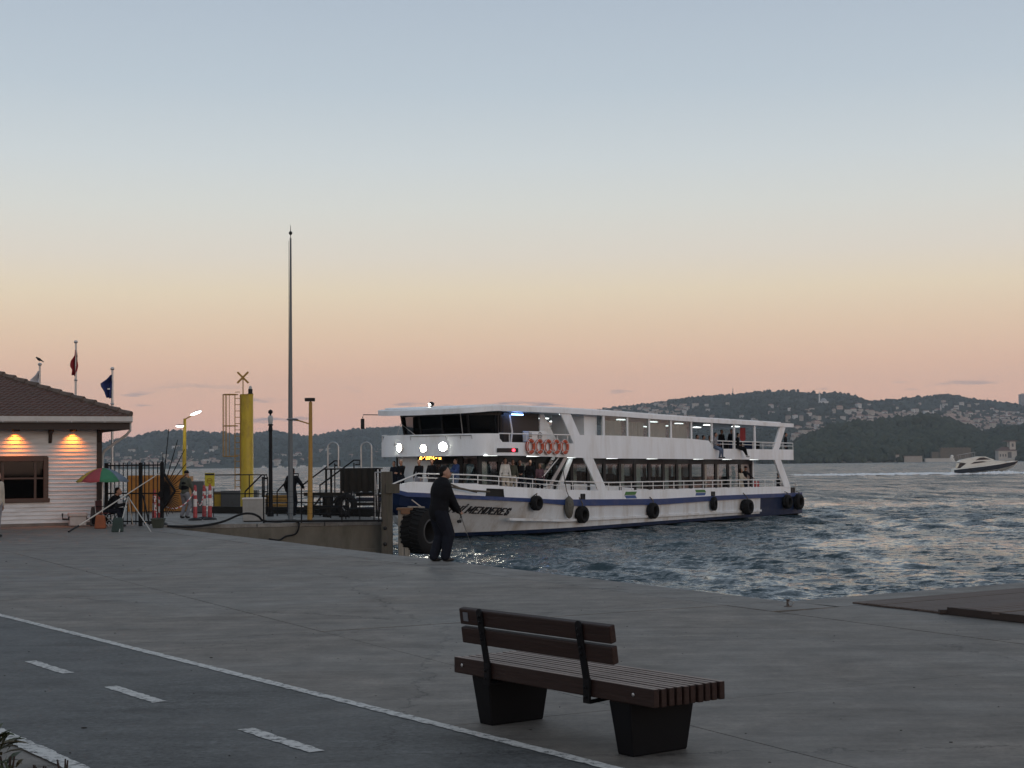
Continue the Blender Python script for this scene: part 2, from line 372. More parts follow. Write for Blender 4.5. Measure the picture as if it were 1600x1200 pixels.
def paint_mat():
    m, t, p = _bsdf('road_paint'); N, L = t.nodes.new, t.links.new
    g = N('ShaderNodeNewGeometry'); n = N('ShaderNodeTexNoise'); n.inputs['Scale'].default_value = 16; n.inputs['Detail'].default_value = 8; n.inputs['Roughness'].default_value = .75; L(g.outputs['Position'], n.inputs[0])
    r_ = N('ShaderNodeValToRGB'); L(n.outputs[0], r_.inputs[0])
    r_.color_ramp.elements[0].position = .40; r_.color_ramp.elements[0].color = (.09, .09, .09, 1); r_.color_ramp.elements[1].position = .5; r_.color_ramp.elements[1].color = (.46, .45, .43, 1)
    L(r_.outputs[0], p.inputs['Base Color']); p.inputs['Roughness'].default_value = .75; MATS['road_paint'] = m; return m
M_PAINT = paint_mat()
far_l = QC - E_DIR * 420
quay_poly = [QC, far_l, far_l - E_NRM * 500, QC - E_NRM * 500 + E_DIR * 460, QC + E_DIR * 460 + R_DIR * 500, QC + R_DIR * 500]
mb = MB(); mb.prism([(p.x, p.y) for p in quay_poly], -6, -.035, lambda u, v, w_: (u, v, w_))
quay = tag(mb.build('quay', [M_WALL], None, False), 'grey concrete waterfront quay', None, None, 'structure')
mb = MB(); mb.prism([(p.x, p.y) for p in [QC, far_l, far_l - E_NRM * 500, QC - E_NRM * 500 + E_DIR * 460, QC + E_DIR * 460 + R_DIR * 500, QC + R_DIR * 500]], -.034, -.0345 + .0325 - .012, lambda u, v, w_: (u, v, w_))
# slabs: frame (a along edge towards far-left, b inland)
A_DIR = -E_DIR; B_DIR = -E_NRM
def qp(a, b, z=0): return QC + A_DIR * a + B_DIR * b + Vector((0, 0, z))
mb.build('joint_bed', M_JOINT, quay, False)
CW = .95; a = 0.02; i = 0
while a < 34:
    ln = 2.9 + .3 * random.random(); m_ = MB(); dz = random.uniform(-.003, .003)
    m_.prism([(a + .008, .0), (a + ln - .008, .0), (a + ln - .008, CW - .01), (a + .008, CW - .01)], -.03, .004 + dz, lambda u, v, w_: qp(u, v, w_))
    m_.build('coping_slab', M_COPE, quay, False, .012); a += ln
t = 0
for t in range(6):                     # coping along the right-hand edge
    m_ = MB(); m_.prism([(t * 2.9 + .008, 0), (t * 2.9 + 2.89, 0), (t * 2.9 + 2.89, .94), (t * 2.9 + .008 - (.0 if t else .1), .94)], -.03, .003, lambda u, v, w_: QC + R_DIR * u + Vector((R_DIR.y, -R_DIR.x, 0)) * v + Vector((0, 0, w_)))
    m_.build('coping_slab', M_COPE, quay, False, .012)
def clip(poly, P, n):
    out = []
    for i in range(len(poly)):
        p, q = poly[i], poly[(i + 1) % len(poly)]; dp, dq = (p - P).dot(n), (q - P).dot(n)
        if dp <= 0: out.append(p)
        if (dp < 0) != (dq < 0) and abs(dp - dq) > 1e-9: out.append(p + (q - p) * (dp / (dp - dq)))
    return out
R_N = Vector((-R_DIR.y, R_DIR.x, 0))             # out to sea over the right-hand edge
SA, SB = 6.2, 5.4
for ia in range(-5, 7):
    for ib in range(-4, 6):
        if ia >= 0 and ib < 0: continue
        a0, b0 = ia * SA, CW + ib * SB
        pl = [qp(a0 + .008, b0 + .008), qp(a0 + SA - .008, b0 + .008), qp(a0 + SA - .008, b0 + SB - .008), qp(a0 + .008, b0 + SB - .008)]
        if ia < 0 and ib < 0: pl = clip(pl, QC - R_N * .955, R_N)
        if len(pl) < 3: continue
        c = sum(pl, Vector()) / len(pl)
        if c.y < -4: continue
        m_ = MB(); dz = random.uniform(-.002, .002)
        m_.prism([(p.x, p.y) for p in pl], -.03, dz, lambda u, v, w_: (u, v, w_)); m_.build('paving_slab', M_CONC, quay, False)
m_ = MB(); m_.prism([(-.004, .006), (-.004, CW - .006), (-.93, CW - .006), (-.93, -.1)], -.03, .003, lambda u, v, w_: qp(u, v, w_)); m_.build('coping_slab', M_COPE, quay, False)
# the plain paving goes on behind and beside
mb = MB()
o0 = qp(7 * SA, CW); mb.prism([(p.x, p.y) for p in [qp(7 * SA + .01, 0), qp(400, 0), qp(400, 480), qp(7 * SA + .01, 480)]], -.03, 0, lambda u, v, w_: (u, v, w_))
mb.prism([(p.x, p.y) for p in [qp(-5 * SA, CW + 6 * SB + .01), qp(7 * SA, CW + 6 * SB + .01), qp(7 * SA, 480), qp(-5 * SA, 480)]], -.03, 0, lambda u, v, w_: (u, v, w_))
mb.build('paving', M_CONC, quay, False)
# ---- cycle lane with its painted lines
L_DIR = Vector((.573, -.82, 0)); L_N = Vector((-.82, -.573, 0)); L0 = Vector((-2.98, 14.29, 0))
def lp(a, b, z=0): return L0 + L_DIR * a + L_N * b + Vector((0, 0, z))
mb = MB(); mb.prism([(-60, 0), (40, 0), (40, 2.62), (-60, 2.62)], .0045, .009, lambda u, v, w_: lp(u, v, w_))
tag(mb.build('cycle_lane', M_LANE, None, False), 'blue-grey asphalt cycle lane', None, None, 'structure')
def strip(name, a0, a1, b, wd, lab):
    m_ = MB(); n = max(2, int((a1 - a0) / .06)); vs, fs = [], []
    for i in range(n + 1):
        u = lerp(a0, a1, i / n)
        for sgn in (-1, 1):
            j = wd / 2 * (1 + random.uniform(-.16, .16)); vs.append(lp(u, b + sgn * j, .013))
    fs = [(2 * i, 2 * i + 1, 2 * i + 3, 2 * i + 2) for i in range(n)]
    m_.add(vs, fs); return tag(m_.build(name, M_PAINT, None, False), lab, None, None, 'structure')
strip('lane_marking', -60, 30, .03, .10, 'solid white line along the far side of the cycle lane')
strip('lane_marking', -60, 30, 2.56, .13, 'solid white line along the near side of the cycle lane')
for a_ in [-1.03, 1.06, 3.63] + [-1.03 - 2.4 * k for k in range(1, 12)] + [3.63 + 2.4 * k for k in range(1, 6)]:
    strip('lane_marking', a_, a_ + 1.06, 1.17, .11, 'white dash in the middle of the cycle lane')
# ---- pier
PA, PB = Vector((-12.2, 47.55, 0)), Vector((-3.95, 49.6, 0)); PC_, PD_ = At(541, 800, 60.5), Vector((-20.5, 66, 0)); PC_.z = 0
mb = MB(); mb.prism([(p.x, p.y) for p in (PA, PB, PC_, PD_)], -6, -.13, lambda u, v, w_: (u, v, w_))
mb.prism([(p.x, p.y) for p in (PA + Vector((0, .06, 0)), PB + Vector((-.06, .06, 0)), PC_ + Vector((-.05, -.1, 0)), PD_)], -.128, -.12, lambda u, v, w_: (u, v, w_))
pier = tag(mb.build('pier', M_WALL, None, False), 'grey concrete ferry pier beside the quay', None, None, 'structure')
n = 4
for i in range(n):
    for j in range(3):
        def pq(u, v): return PA.lerp(PB, u).lerp(PD_.lerp(PC_, u), v)
        e = .0018; q = [pq(i / n + e, j / 3 + e), pq((i + 1) / n - e, j / 3 + e), pq((i + 1) / n - e, (j + 1) / 3 - e), pq(i / n + e, (j + 1) / 3 - e)]
        m_ = MB(); m_.prism([(p.x, p.y) for p in q], -.118, random.uniform(-.003, .002), lambda u, v, w_: (u, v, w_)); m_.build('pier_slab', M_PIER, pier, False)
mb = MB(); d_ = (PB - PA).normalized(); nn = Vector((d_.y, -d_.x, 0))
mb.prism([(0.35, -1.02), (0.35, -.86), ((PB - PA).length - .02, -.86), ((PB - PA).length - .02, -1.02)], 0, .08, lambda u, v, w_: PA + d_ * u + nn * w_ + Vector((0, 0, v)))
mb.build('wall_ledge', M_WALL, pier, False)
# ---- hills across the strait
def interp(tab, x):
    xs = [p[0] for p in tab]; return float(np.interp(x, xs, [p[1] for p in tab]))
def smooth(n, k):
    ker = np.ones(k) / k; return np.convolve(n, ker, mode='same')
def hz(px): return proj((math.tan(math.radians(0)), 1, CAMH))[1]
class Hill:
    """a range of hills: shore line, ridge with the given skyline, back slope; real depth in metres"""
    def __init__(s, name, sky, d0, d1, x0, x1, prof, mat, label, cols=340, rows=46, rough=1.0, seed=1):
        s.sky, s.d0, s.d1, s.prof = sky, d0, d1, prof
        g = np.random.default_rng(seed); xs = np.linspace(x0, x1, cols); vs_ = np.concatenate([np.linspace(-.01, 1, rows), [1.12, 1.4]])
        s.nz = g.normal(0, 1, (24, 24)); s.x0, s.x1, s.rough = x0, x1, rough
        v = []
        for q in vs_:
            for x in xs:
                v.append(s.pt(x, q) + Vector((0, 0, g.normal(0, 1.0) * rough if .02 < q <= 1 else 0)))
        I = np.arange(len(v)).reshape(len(vs_), cols)
        f = np.stack([I[:-1, :-1], I[:-1, 1:], I[1:, 1:], I[1:, :-1]], -1).reshape(-1, 4)
        s.o = tag(npmesh(name, np.array([tuple(p) for p in v]), f, mat), label, None, None, 'structure')
    def dep(s, px, q): return lerp(s.d0, s.d1, q) * (1 + .03 * math.sin(px * .013 + 1))
    def pt(s, px, q):
        ysk = interp(s.sky, px); top = At(px, ysk, s.dep(px, 1))
        p = At(px, 720, s.dep(px, q))
        u = min(max(q, 0), 1); h = u ** s.prof
        gx = (px - s.x0) / (s.x1 - s.x0) * 21; gy = u * 9; ix, iy = int(min(max(gx, 0), 21)), int(gy)
        fx, fy = gx - ix, gy - iy; fx = fx * fx * (3 - 2 * fx); fy = fy * fy * (3 - 2 * fy); nn_ = s.nz
        val = lerp(lerp(nn_[iy, ix], nn_[iy, ix + 1], fx), lerp(nn_[iy + 1, ix], nn_[iy + 1, ix + 1], fx), fy)
        z = WATER - .4 + (top.z - WATER) * h * (1 + .13 * val * math.sin(pi * u))
        if q < 0: z = WATER - 4
        if q > 1: z = top.z - (q - 1) * (top.z - WATER) * 1.6
        p.z = z; return p
    def find(s, px, py):
        lo, hi = 0, 1
        for _ in range(22):
            m_ = (lo + hi) / 2
            if proj(s.pt(px, m_))[1] > py: lo = m_
            else: hi = m_
        return s.pt(px, lo)
def forest_mat(name, c0, c1, sc):
    m, t, p = _bsdf(name); N, L = t.nodes.new, t.links.new
    g = N('ShaderNodeNewGeometry'); n = N('ShaderNodeTexNoise'); n.inputs['Scale'].default_value = sc; n.inputs['Detail'].default_value = 9; n.inputs['Roughness'].default_value = .7; L(g.outputs['Position'], n.inputs[0])
    r_ = N('ShaderNodeValToRGB'); L(n.outputs[0], r_.inputs[0]); r_.color_ramp.elements[0].position = .35; r_.color_ramp.elements[1].position = .68
    r_.color_ramp.elements[0].color = (*c0, 1); r_.color_ramp.elements[1].color = (*c1, 1); L(r_.outputs[0], p.inputs['Base Color']); p.inputs['Roughness'].default_value = .95; p.inputs['Specular IOR Level'].default_value = .1
    return m
M_HILL = forest_mat('hill_forest', (.022, .03, .022), (.05, .06, .042), .012)
M_TREE = forest_mat('headland_forest', (.02, .028, .018), (.06, .07, .042), .05)
M_SHORE = forest_mat('shore_earth', (.08, .075, .06), (.2, .18, .15), .05)
SKY_R = [(560, 726), (740, 712), (800, 690), (870, 664), (905, 652), (940, 642), (1000, 635), (1060, 627), (1100, 622), (1140, 618), (1200, 612), (1240, 611), (1285, 616), (1305, 613), (1335, 618), (1360, 628), (1372, 628), (1400, 624), (1425, 622), (1470, 617), (1500, 619), (1535, 627), (1560, 630), (1600, 635), (1700, 638), (1900, 655), (2300, 690), (2700, 716)]
SKY_L = [(-900, 700), (-400, 690), (-100, 700), (60, 704), (120, 699), (165, 693), (200, 685), (240, 679), (290, 676), (340, 677), (380, 680), (420, 674), (445, 677), (480, 684), (520, 677), (560, 671), (600, 670), (640, 669), (700, 676), (790, 690), (900, 712), (980, 722)]
SKY_H = [(1180, 722), (1215, 717), (1240, 700), (1262, 690), (1300, 675), (1340, 669), (1390, 665), (1430, 657), (1460, 657), (1490, 664), (1520, 676), (1540, 686), (1562, 678), (1600, 671), (1700, 656), (1900, 660), (2300, 690)]
hillL = Hill('far_hills', SKY_L, 3000, 4300, -900, 980, .8, M_HILL, 'hazy wooded hills across the strait behind the pier', seed=3, rough=2.2)
hillR = Hill('big_hill', SKY_R, 2350, 3800, 560, 2700, .85, M_HILL, 'broad hazy hill across the strait behind the ferry', seed=4, rough=2.2)
hillH = Hill('headland', SKY_H, 1750, 2150, 1180, 2300, .62, M_SHORE, 'wooded headland across the strait', rough=.6, seed=5, cols=240, rows=24)
# crowns of the far woods: one mass of many small crowns
def icosa():
    bm = bmesh.new(); bmesh.ops.create_icosphere(bm, subdivisions=1, radius=1); v = np.array([tuple(x.co) for x in bm.verts]); f = np.array([[x.index for x in q.verts] for q in bm.faces]); bm.free(); return v, f
ICO_V, ICO_F = icosa()
bm_ = bmesh.new(); bmesh.ops.create_icosphere(bm_, subdivisions=2, radius=1); ICO2_V = np.array([tuple(x.co) for x in bm_.verts]); ICO2_F = np.array([[x.index for x in q.verts] for q in bm_.faces]); bm_.free()
def crowns(name, hill, n, x0, x1, q0, q1, r0, r1, mat, label, seed, keep=None, big=False):
    g = np.random.default_rng(seed); V_, F_ = [], []; o = 0; iv, jf = (ICO2_V, ICO2_F) if big else (ICO_V, ICO_F)
    for _ in range(n):
        px = g.uniform(x0, x1); q = g.uniform(q0, q1)
        if keep and not keep(px, q): continue
        p = hill.pt(px, q); r = g.uniform(r0, r1); sc = np.array([r * g.uniform(.85, 1.25), r * g.uniform(.85, 1.25), r * g.uniform(.8, 1.35)])
        V_.append(iv * (1 + g.normal(0, .14, (len(iv), 1))) * sc + np.array([p.x, p.y, p.z + r * .55])); F_.append(jf + o); o += len(iv)
    return tag(npmesh(name, np.concatenate(V_), np.concatenate(F_), mat, True), label, 'forest', None, 'stuff')
crowns('headland_wood', hillH, 5600, 1190, 1760, .03, 1.0, 2.6, 7.5, M_TREE, 'dense dark green wood covering the headland', 21)
crowns('shore_thicket', hillH, 1500, 1205, 1760, .0, .09, 1.8, 4.2, M_TREE, 'fringe of dark bushes along the headland shore', 27)
crowns('hill_wood', hillR, 9000, 640, 1800, .05, 1.0, 2.2, 4.6, M_HILL, 'hazy woodland on the big hill behind the ferry', 22)
crowns('far_hill_wood', hillL, 8000, -150, 930, .05, 1.0, 2.6, 5.5, M_HILL, 'hazy woodland on the hills behind the pier', 23)
# ---- haze
mb = MB(); mb.b2((-4200, -560, -7.5), (4200, 6100, 330))
hm = bpy.data.materials.new('haze'); hm.use_nodes = True; t = hm.node_tree; t.nodes.clear()
pv = t.nodes.new('ShaderNodeVolumePrincipled'); pv.inputs['Color'].default_value = (.77, .88, 1, 1); pv.inputs['Density'].default_value = 9.5e-5; pv.inputs['Anisotropy'].default_value = .1
mo = t.nodes.new('ShaderNodeOutputMaterial'); t.links.new(pv.outputs[0], mo.inputs['Volume'])
tag(mb.build('haze', hm, None, False), 'pale evening haze over the strait', None, None, 'stuff')
# ================================================================== FERRY
FU = Vector((.571, .821, 0)).normalized(); FN = Vector((-FU.y, FU.x, 0)); HB = 3.4
FO = Vector((2.43, 75.5, WATER)) + FN * HB
def FL(px, py, y=-HB):
    """photo pixel on the ferry's lengthwise plane y -> (x aft, z above water)"""
    d = ray(px, py); P = FO + FN * y
    k = (P - CAM).dot(FN) / d.dot(FN); q = CAM + d * k - FO
    return q.dot(FU), q.z
def line(pts, y=-HB):
    ts = [FL(*p, y) for p in pts]
    xs, zs = [a for a, _ in ts], [b for _, b in ts]
    return lambda t: float(np.interp(t, xs, zs))
def T(px, y=-HB): return FL(px, 720, y)[0]
M_WH = S('ferry_white_paint', (.74, .785, .83), .42, .07, 1.6, .04, dirt=(.40, .36, .30), dirtamt=.5, dscale=.9, stretch=(1, 1, .22))
M_HULLW = S('ferry_hull_white', (.62, .65, .68), .42, .09, 1.4, .05, dirt=(.27, .21, .14), dirtamt=.75, dscale=.9, stretch=(1, 1, .16))
M_NAVY = S('ferry_navy', (.006, .016, .052), .5, .2, 2, .05, spec=.2, dirt=(.06, .06, .08), dirtamt=.5)
M_STRIPE = S('ferry_blue_rail', (.02, .045, .15), .5, .25, 3, .05, spec=.3, dirt=(.09, .09, .13), dirtamt=.6)
M_BLK = S('ferry_black_bottom', (.02, .018, .018), .5, .3, 3)
M_DARK = S('ferry_dark_trim', (.009, .009, .010), .5, .2, 5, spec=.3)
M_DECK = S('ferry_deck_grey', (.16, .165, .17), .7, .2, 3)
M_WOOD_IN = S('ferry_brown_panel', (.024, .016, .012), .5, .3, 3, .1, stretch=(1, 1, 6))
M_GL_DARK = GLASS('dark_window_glass', (.16, .17, .18), .07)
M_GL = GLASS('saloon_window_glass', (.72, .76, .76), .07)
M_CURT = S('pale_curtain', (.66, .67, .63), .9, .2, 2.5, .3, stretch=(6, 6, .6))
M_TYRE = S('tyre_rubber', (.0095, .0095, .010), .85, .3, 9, .3, spec=.2)
M_STEEL = S('galvanised_steel', (.4, .41, .42), .4, .15, 6, .05, metal=.8)
M_ORANGE = S('lifebuoy_orange', (.42, .07, .028), .6, .15, 5, .1)
M_WHITE = S('clean_white', (.7, .7, .7), .5, .06, 5, .03)
E_STRIP = E('ceiling_strip_light', (.93, 1, .97), 4)
E_FLOOD = E('flood_light', (1, .97, .8), 80)
E_BLUE = E('blue_strip_light', (.25, .45, 1), 9)
E_LED = E('orange_led', (1, .42, .06), 9)
E_RED = E('red_navigation_light', (1, .03, .05), 8)
ferry = thing('passenger_ferry', 'white double-deck passenger ferry with blue stripe, lying beside the pier', 'ferry', FO, math.atan2(FU.y, FU.x))
def fw(x, y, z): return FO + FU * x + FN * y + Vector((0, 0, z))
TB, TS = FL(606, 768, 0)[0], T(1256)
BOWT0 = -.5
def bd(t):
    if t >= BOWT0:
        return HB - (0 if t < TS - 4 else .25 * ((t - TS + 4) / 4) ** 2)
    q = min(1, (BOWT0 - t) / (BOWT0 - TB)); return HB * max(0, 1 - q ** 2.7) ** .8
TBW = TB + 1.9
def TD(px):
    lo, hi = TB + .01, 34
    for _ in range(30):
        m_ = (lo + hi) / 2
        if proj(fw(m_, -bd(m_), 2.3))[0] < px: lo = m_
        else: hi = m_
    return lo
def lineD(pts):
    ts = []
    for px, py in pts:
        t_ = TD(px); ts.append((t_, At(px, py, fw(t_, -bd(t_), 0).y).z - WATER))
    xs, zs = [a for a, _ in ts], [b for _, b in ts]
    return lambda t: float(np.interp(t, xs, zs))
def bw(t):
    if t >= 2: return HB - .12
    q = min(1, (2 - t) / (2 - TBW)); return (HB - .12) * max(0, 1 - q ** 2.1) if t > TBW else 0
z_str_t = lineD([(606, 763), (633, 769), (720, 773.5), (792, 777), (867, 780.5), (1030, 779.5), (1130, 774), (1240, 770)])
z_str_b = lineD([(606, 769), (633, 776), (722, 779.5), (835, 785), (895, 790.5), (1030, 788.5), (1130, 781), (1240, 775.5)])
z_bul = lineD([(612, 760), (642, 752.5), (739, 756), (792, 760), (871, 765), (947, 766.5), (1030, 765), (1130, 762), (1222, 760), (1256, 760)])
z_rail = lineD([(654, 740), (737, 742), (773, 744), (837, 749), (871, 752), (955, 754), (1055, 752), (1220, 749)])
z_knk = line([(700, 806), (801, 810), (880, 812), (1005, 806), (1180, 797), (1256, 793)])
st = sorted(set([TB + .001, TB + .1, TB + .3, TB + .6, TB + 1, TB + 1.5, TB + 2.0, TB + 2.6, TB + 3.3, TB + 4.1, TB + 5, TB + 6, TB + 7.2, TB + 8.5, TB + 10] + list(np.arange(1.5, TS - .5, 1.5)) + [T(1187), TS - .25, TS]))
mb = MB(); rows = []
zl = lambda t: [-.9, .0, .14, .30, None, None, None]
for t_ in st:
    zt = z_str_b(t_); zs_ = [-.9, -.02, .13, .3, .62 * z_knk(t_) + .1, z_knk(t_), lerp(z_knk(t_), zt, .5), zt]
    r = []
    for z in zs_:
        s_ = min(1, max(0, z / zt)); stem = TB + 1.9 * (1 - s_) ** 1.3
        tt = max(t_, stem if t_ < TBW + .2 else t_)
        b_ = lerp(bw(tt), bd(tt), s_ ** (1.1 if tt < 2 else .5))
        if tt > t_: b_ = 0.0
        if z < 0: b_ *= .8
        r.append((tt, b_, z))
    rows.append(r)
for sg in (-1, 1):
    for i in range(len(st) - 1):
        for j in range(7):
            a_, b_, c_, d_ = rows[i][j], rows[i + 1][j], rows[i + 1][j + 1], rows[i][j + 1]
            tm = (st[i] + st[i + 1]) / 2
            mb.k = 2 if j < 2 else (1 if j == 2 else 0)
            if tm > T(1187) and j >= 2: mb.k = 1
            if tm < TB + 1.3 and j >= 5: mb.k = 1
            mb.add([(p[0], sg * p[1], p[2]) for p in (a_, b_, c_, d_)], [(0, 1, 2, 3)])
mb.k = 1
r = rows[-1]
for j in range(7): mb.add([(r[j][0], -r[j][1], r[j][2]), (r[j][0], r[j][1], r[j][2]), (r[j + 1][0], r[j + 1][1], r[j + 1][2]), (r[j + 1][0], -r[j + 1][1], r[j + 1][2])], [(0, 1, 2, 3)])
mb.build('hull', [M_HULLW, M_NAVY, M_BLK], ferry, True, ang=30)
def side_strip(name, mat, zb, zt, off0, off1, t0, t1, sgs=(-1, 1), both=False, step=.6):
    mb = MB()
    ts = list(np.linspace(t0, t1, max(2, int((t1 - t0) / step) + 1)))
    if t0 < TB + .2: ts = [TB + .001, TB + .04, TB + .12, TB + .25, TB + .45, TB + .7] + [x for x in ts if x > TB + .8]
    for sg in sgs:
        vs = []; fs = []
        for t_ in ts:
            b_ = bd(t_); vs += [(t_, sg * (b_ + off0), zb(t_)), (t_, sg * (b_ + off1), zb(t_)), (t_, sg * (b_ + off1), zt(t_)), (t_, sg * (b_ + off0), zt(t_))]
        for i in range(len(ts) - 1):
            for k in range(4): q = (k + 1) % 4; fs.append((4 * i + k, 4 * i + q, 4 * i + 4 + q, 4 * i + 4 + k))
        fs += [(0, 1, 2, 3), tuple(4 * (len(ts) - 1) + k for k in (3, 2, 1, 0))]
        mb.add(vs, fs)
    return mb.build(name, mat, ferry, True)
side_strip('rub_rail', M_STRIPE, z_str_b, z_str_t, -.03, .10, TB, TS)
side_strip('bulwark', M_WH, z_str_t, z_bul, -.06, .0, TB + .1, T(1236))
side_strip('spray_rail', M_HULLW, lambda t: z_knk(t) - .10, lambda t: z_knk(t) + .02, -.12, .075, T(801), T(1187))
z_deck = lambda t: float(np.interp(t, [-8, -1, 4, 10, 32], [2.0, 2.0, 1.9, 1.5, 1.36]))
mb = MB(); ts = [TB + .4, TB + 1, TB + 2, TB + 3, -5, -3, -1, 1, 4, 7, 10, 16, 22, 28, TS - .05]
for i in range(len(ts) - 1):
    a_, b_ = ts[i], ts[i + 1]
    mb.add([(a_, -bd(a_) + .05, z_deck(a_)), (b_, -bd(b_) + .05, z_deck(b_)), (b_, bd(b_) - .05, z_deck(b_)), (a_, bd(a_) - .05, z_deck(a_))], [(0, 1, 2, 3)])
mb.build('main_deck', M_DECK, ferry, False)
# main-deck rail: top bar, mid bar and single stanchions
mb = MB()
for sg in (-1, 1):
    for f in (1, .5):
        tt = np.linspace(TD(654), T(1222), 60)
        mb.tube([(t_, sg * (bd(t_) - .03), lerp(z_bul(t_), z_rail(t_), f)) for t_ in tt], .032 if f == 1 else .022, 6)
    t0 = TD(654); mb.tube([(t0, sg * (bd(t0) - .03), z_rail(t0)), (t0 - .9, sg * (bd(t0 - .9) - .03), z_bul(t0 - .9))], .032, 6)
mb.build('railing', M_WHITE, ferry)
sm = MB(); sm.tube([(0, 0, -.02), (0, 0, 1)], .024, 6); s0 = None
for sg in (-1, 1):
    for t_ in np.arange(TD(654) + .2, T(1221), 1.15):
        if s0 is None: s0 = sm.build('stanchion', M_WHITE, ferry); o = s0
        else: o = dup(s0, 'stanchion', ferry)
        o.location = (t_, sg * (bd(t_) - .03), z_bul(t_)); o.scale = (1, 1, z_rail(t_) - z_bul(t_))
# ---- upper deck: outline with bowed front
TF = FL(664, 700, 0)[0]; TC = TF + 1.5
def outline(inset=0, n=18, tend=None, half=False, hb=HB):
    """points from port aft, round the front, to starboard aft"""
    te = T(1240) if tend is None else tend; out = [(te, -(hb - inset))]
    for i in range(n + 1):
        a_ = -pi / 2 + pi * i / n; c_, s_ = math.cos(a_), math.sin(a_)
        out.append((TC - (TC - TF - inset) * abs(c_) ** .75, (hb - inset) * math.copysign(abs(s_) ** .55, s_)))
    out.append((te, hb - inset)); return out
z_ub = line([(700, 711.5), (814, 712), (925, 716), (1240, 718.7)])
z_ut = line([(700, 677.5), (780, 677.6), (781, 690.5), (896, 693), (897, 679.5), (907, 679.5), (980, 681), (1080, 685.5), (1108, 688.5), (1115, 701), (1240, 702.5)])
def zub(t): return z_ub(t)
def band_mesh(name, mat, o1, zb, zt, th=.07):
    mb = MB(); vs = []; fs = []; n = len(o1)
    for i, (x, y) in enumerate(o1):
        k = 1 - th / max(.3, math.hypot(x - TC - 3, y)) ; xi, yi = (x if abs(y) > HB - .01 else TC + 3 + (x - TC - 3) * k), math.copysign(max(0, abs(y) - th), y)
        b0, t0 = zb(x, y), zt(x, y); vs += [(x, y, b0), (x, y, t0), (xi, yi, t0), (xi, yi, b0)]
    for i in range(n - 1):
        for k in range(4): q = (k + 1) % 4; fs.append((4 * i + k, 4 * i + q, 4 * i + 4 + q, 4 * i + 4 + k))
    fs += [(0, 1, 2, 3), tuple(4 * (n - 1) + k for k in (3, 2, 1, 0))]
    return mb.add(vs, fs).build(name, mat, ferry, True, ang=25)
def dense(o1, step=.5):
    out = []
    for i in range(len(o1) - 1):
        (x0, y0), (x1, y1) = o1[i], o1[i + 1]; n = max(1, int(math.hypot(x1 - x0, y1 - y0) / step))
        out += [(lerp(x0, x1, j / n), lerp(y0, y1, j / n)) for j in range(n)]
    return out + [o1[-1]]
zfb = z_ub(T(760)); zft = FL(663, 679, 0)[1]
def zb_f(x, y): return z_ub(max(x, T(760)))
def zt_f(x, y):
    if x < T(780): return zft if y < 2.7 else zft - .32
    z = z_ut(x); return z if y < 0 else min(z, 99)
o1 = dense(outline(), .35)
for px in (779.9, 780.9, 896.1, 897.1, 1108, 1115): o1.append((T(px), -HB)); o1.append((T(px), HB))
port = sorted([p for p in o1 if abs(p[1] + HB) < 1e-6], key=lambda p: -p[0]); stb = sorted([p for p in o1 if abs(p[1] - HB) < 1e-6], key=lambda p: p[0]); fr = [p for p in o1 if abs(abs(p[1]) - HB) > 1e-6]
band_mesh('upper_bulwark', M_WH, port + fr + stb, zb_f, zt_f)
# upper deck plate / lower ceiling
def plate(name, mat, o1, zf, th, inset_x=0):
    n = len(o1); mb = MB(); h = n // 2
    vs = [(x, y, zf(x, y)) for x, y in o1] + [(x, y, zf(x, y) + th) for x, y in o1]
    for i in range(h):
        j = n - 1 - i
        if i + 1 >= j: break
        mb.add([vs[i], vs[i + 1], vs[j - 1], vs[j]], [(0, 1, 2, 3)]); mb.add([vs[n + i], vs[n + i + 1], vs[n + j - 1], vs[n + j]], [(3, 2, 1, 0)])
    for i in range(n): q = (i + 1) % n; mb.add([vs[i], vs[q], vs[n + q], vs[n + i]], [(0, 1, 2, 3)])
    bm = bmesh.new(); ob = mb.build(name, mat, ferry, False); bm.from_mesh(ob.data); bmesh.ops.remove_doubles(bm, verts=bm.verts, dist=1e-4); bmesh.ops.recalc_face_normals(bm, faces=bm.faces); bm.to_mesh(ob.data); bm.free(); return ob
def sym(n_side, inset, tend, hb=HB):
    o_ = outline(inset, 20, tend, hb=hb); c = o_[1:-1]
    ts_ = np.linspace(tend, c[0][0], n_side)[:-1]
    return [(t_, c[0][1]) for t_ in ts_] + c + [(t_, c[-1][1]) for t_ in ts_[::-1]]
plate('upper_deck', M_WH, sym(12, .075, T(1239)), lambda x, y: zb_f(x, y) + .03, .08)
z_rt = line([(700, 631.5), (760, 631.5), (875, 641), (980, 647.5), (1080, 654.5), (1237, 664)])
z_rb = line([(700, 640), (724, 640), (867, 645), (947, 649.5), (1080, 659), (1230, 667.5)])
tre = T(1240)
def zrb(x, y):
    z = z_rb(max(x, T(724))); return z - .1 * max(0, (TF + .9 - x)) 
ro = sym(14, -.06, tre); ro = [((x - .55 * max(0, 1 - abs(y) / HB) ** .5 if x < TC else x), y) for x, y in ro]
plate('roof', M_WH, ro, zrb, .24)
ro2 = [(lerp(x, TC + 4, .05), y * .93) for x, y in ro]
plate('roof_crown', M_WH, ro2, lambda x, y: zrb(x, y) + .241, .07)
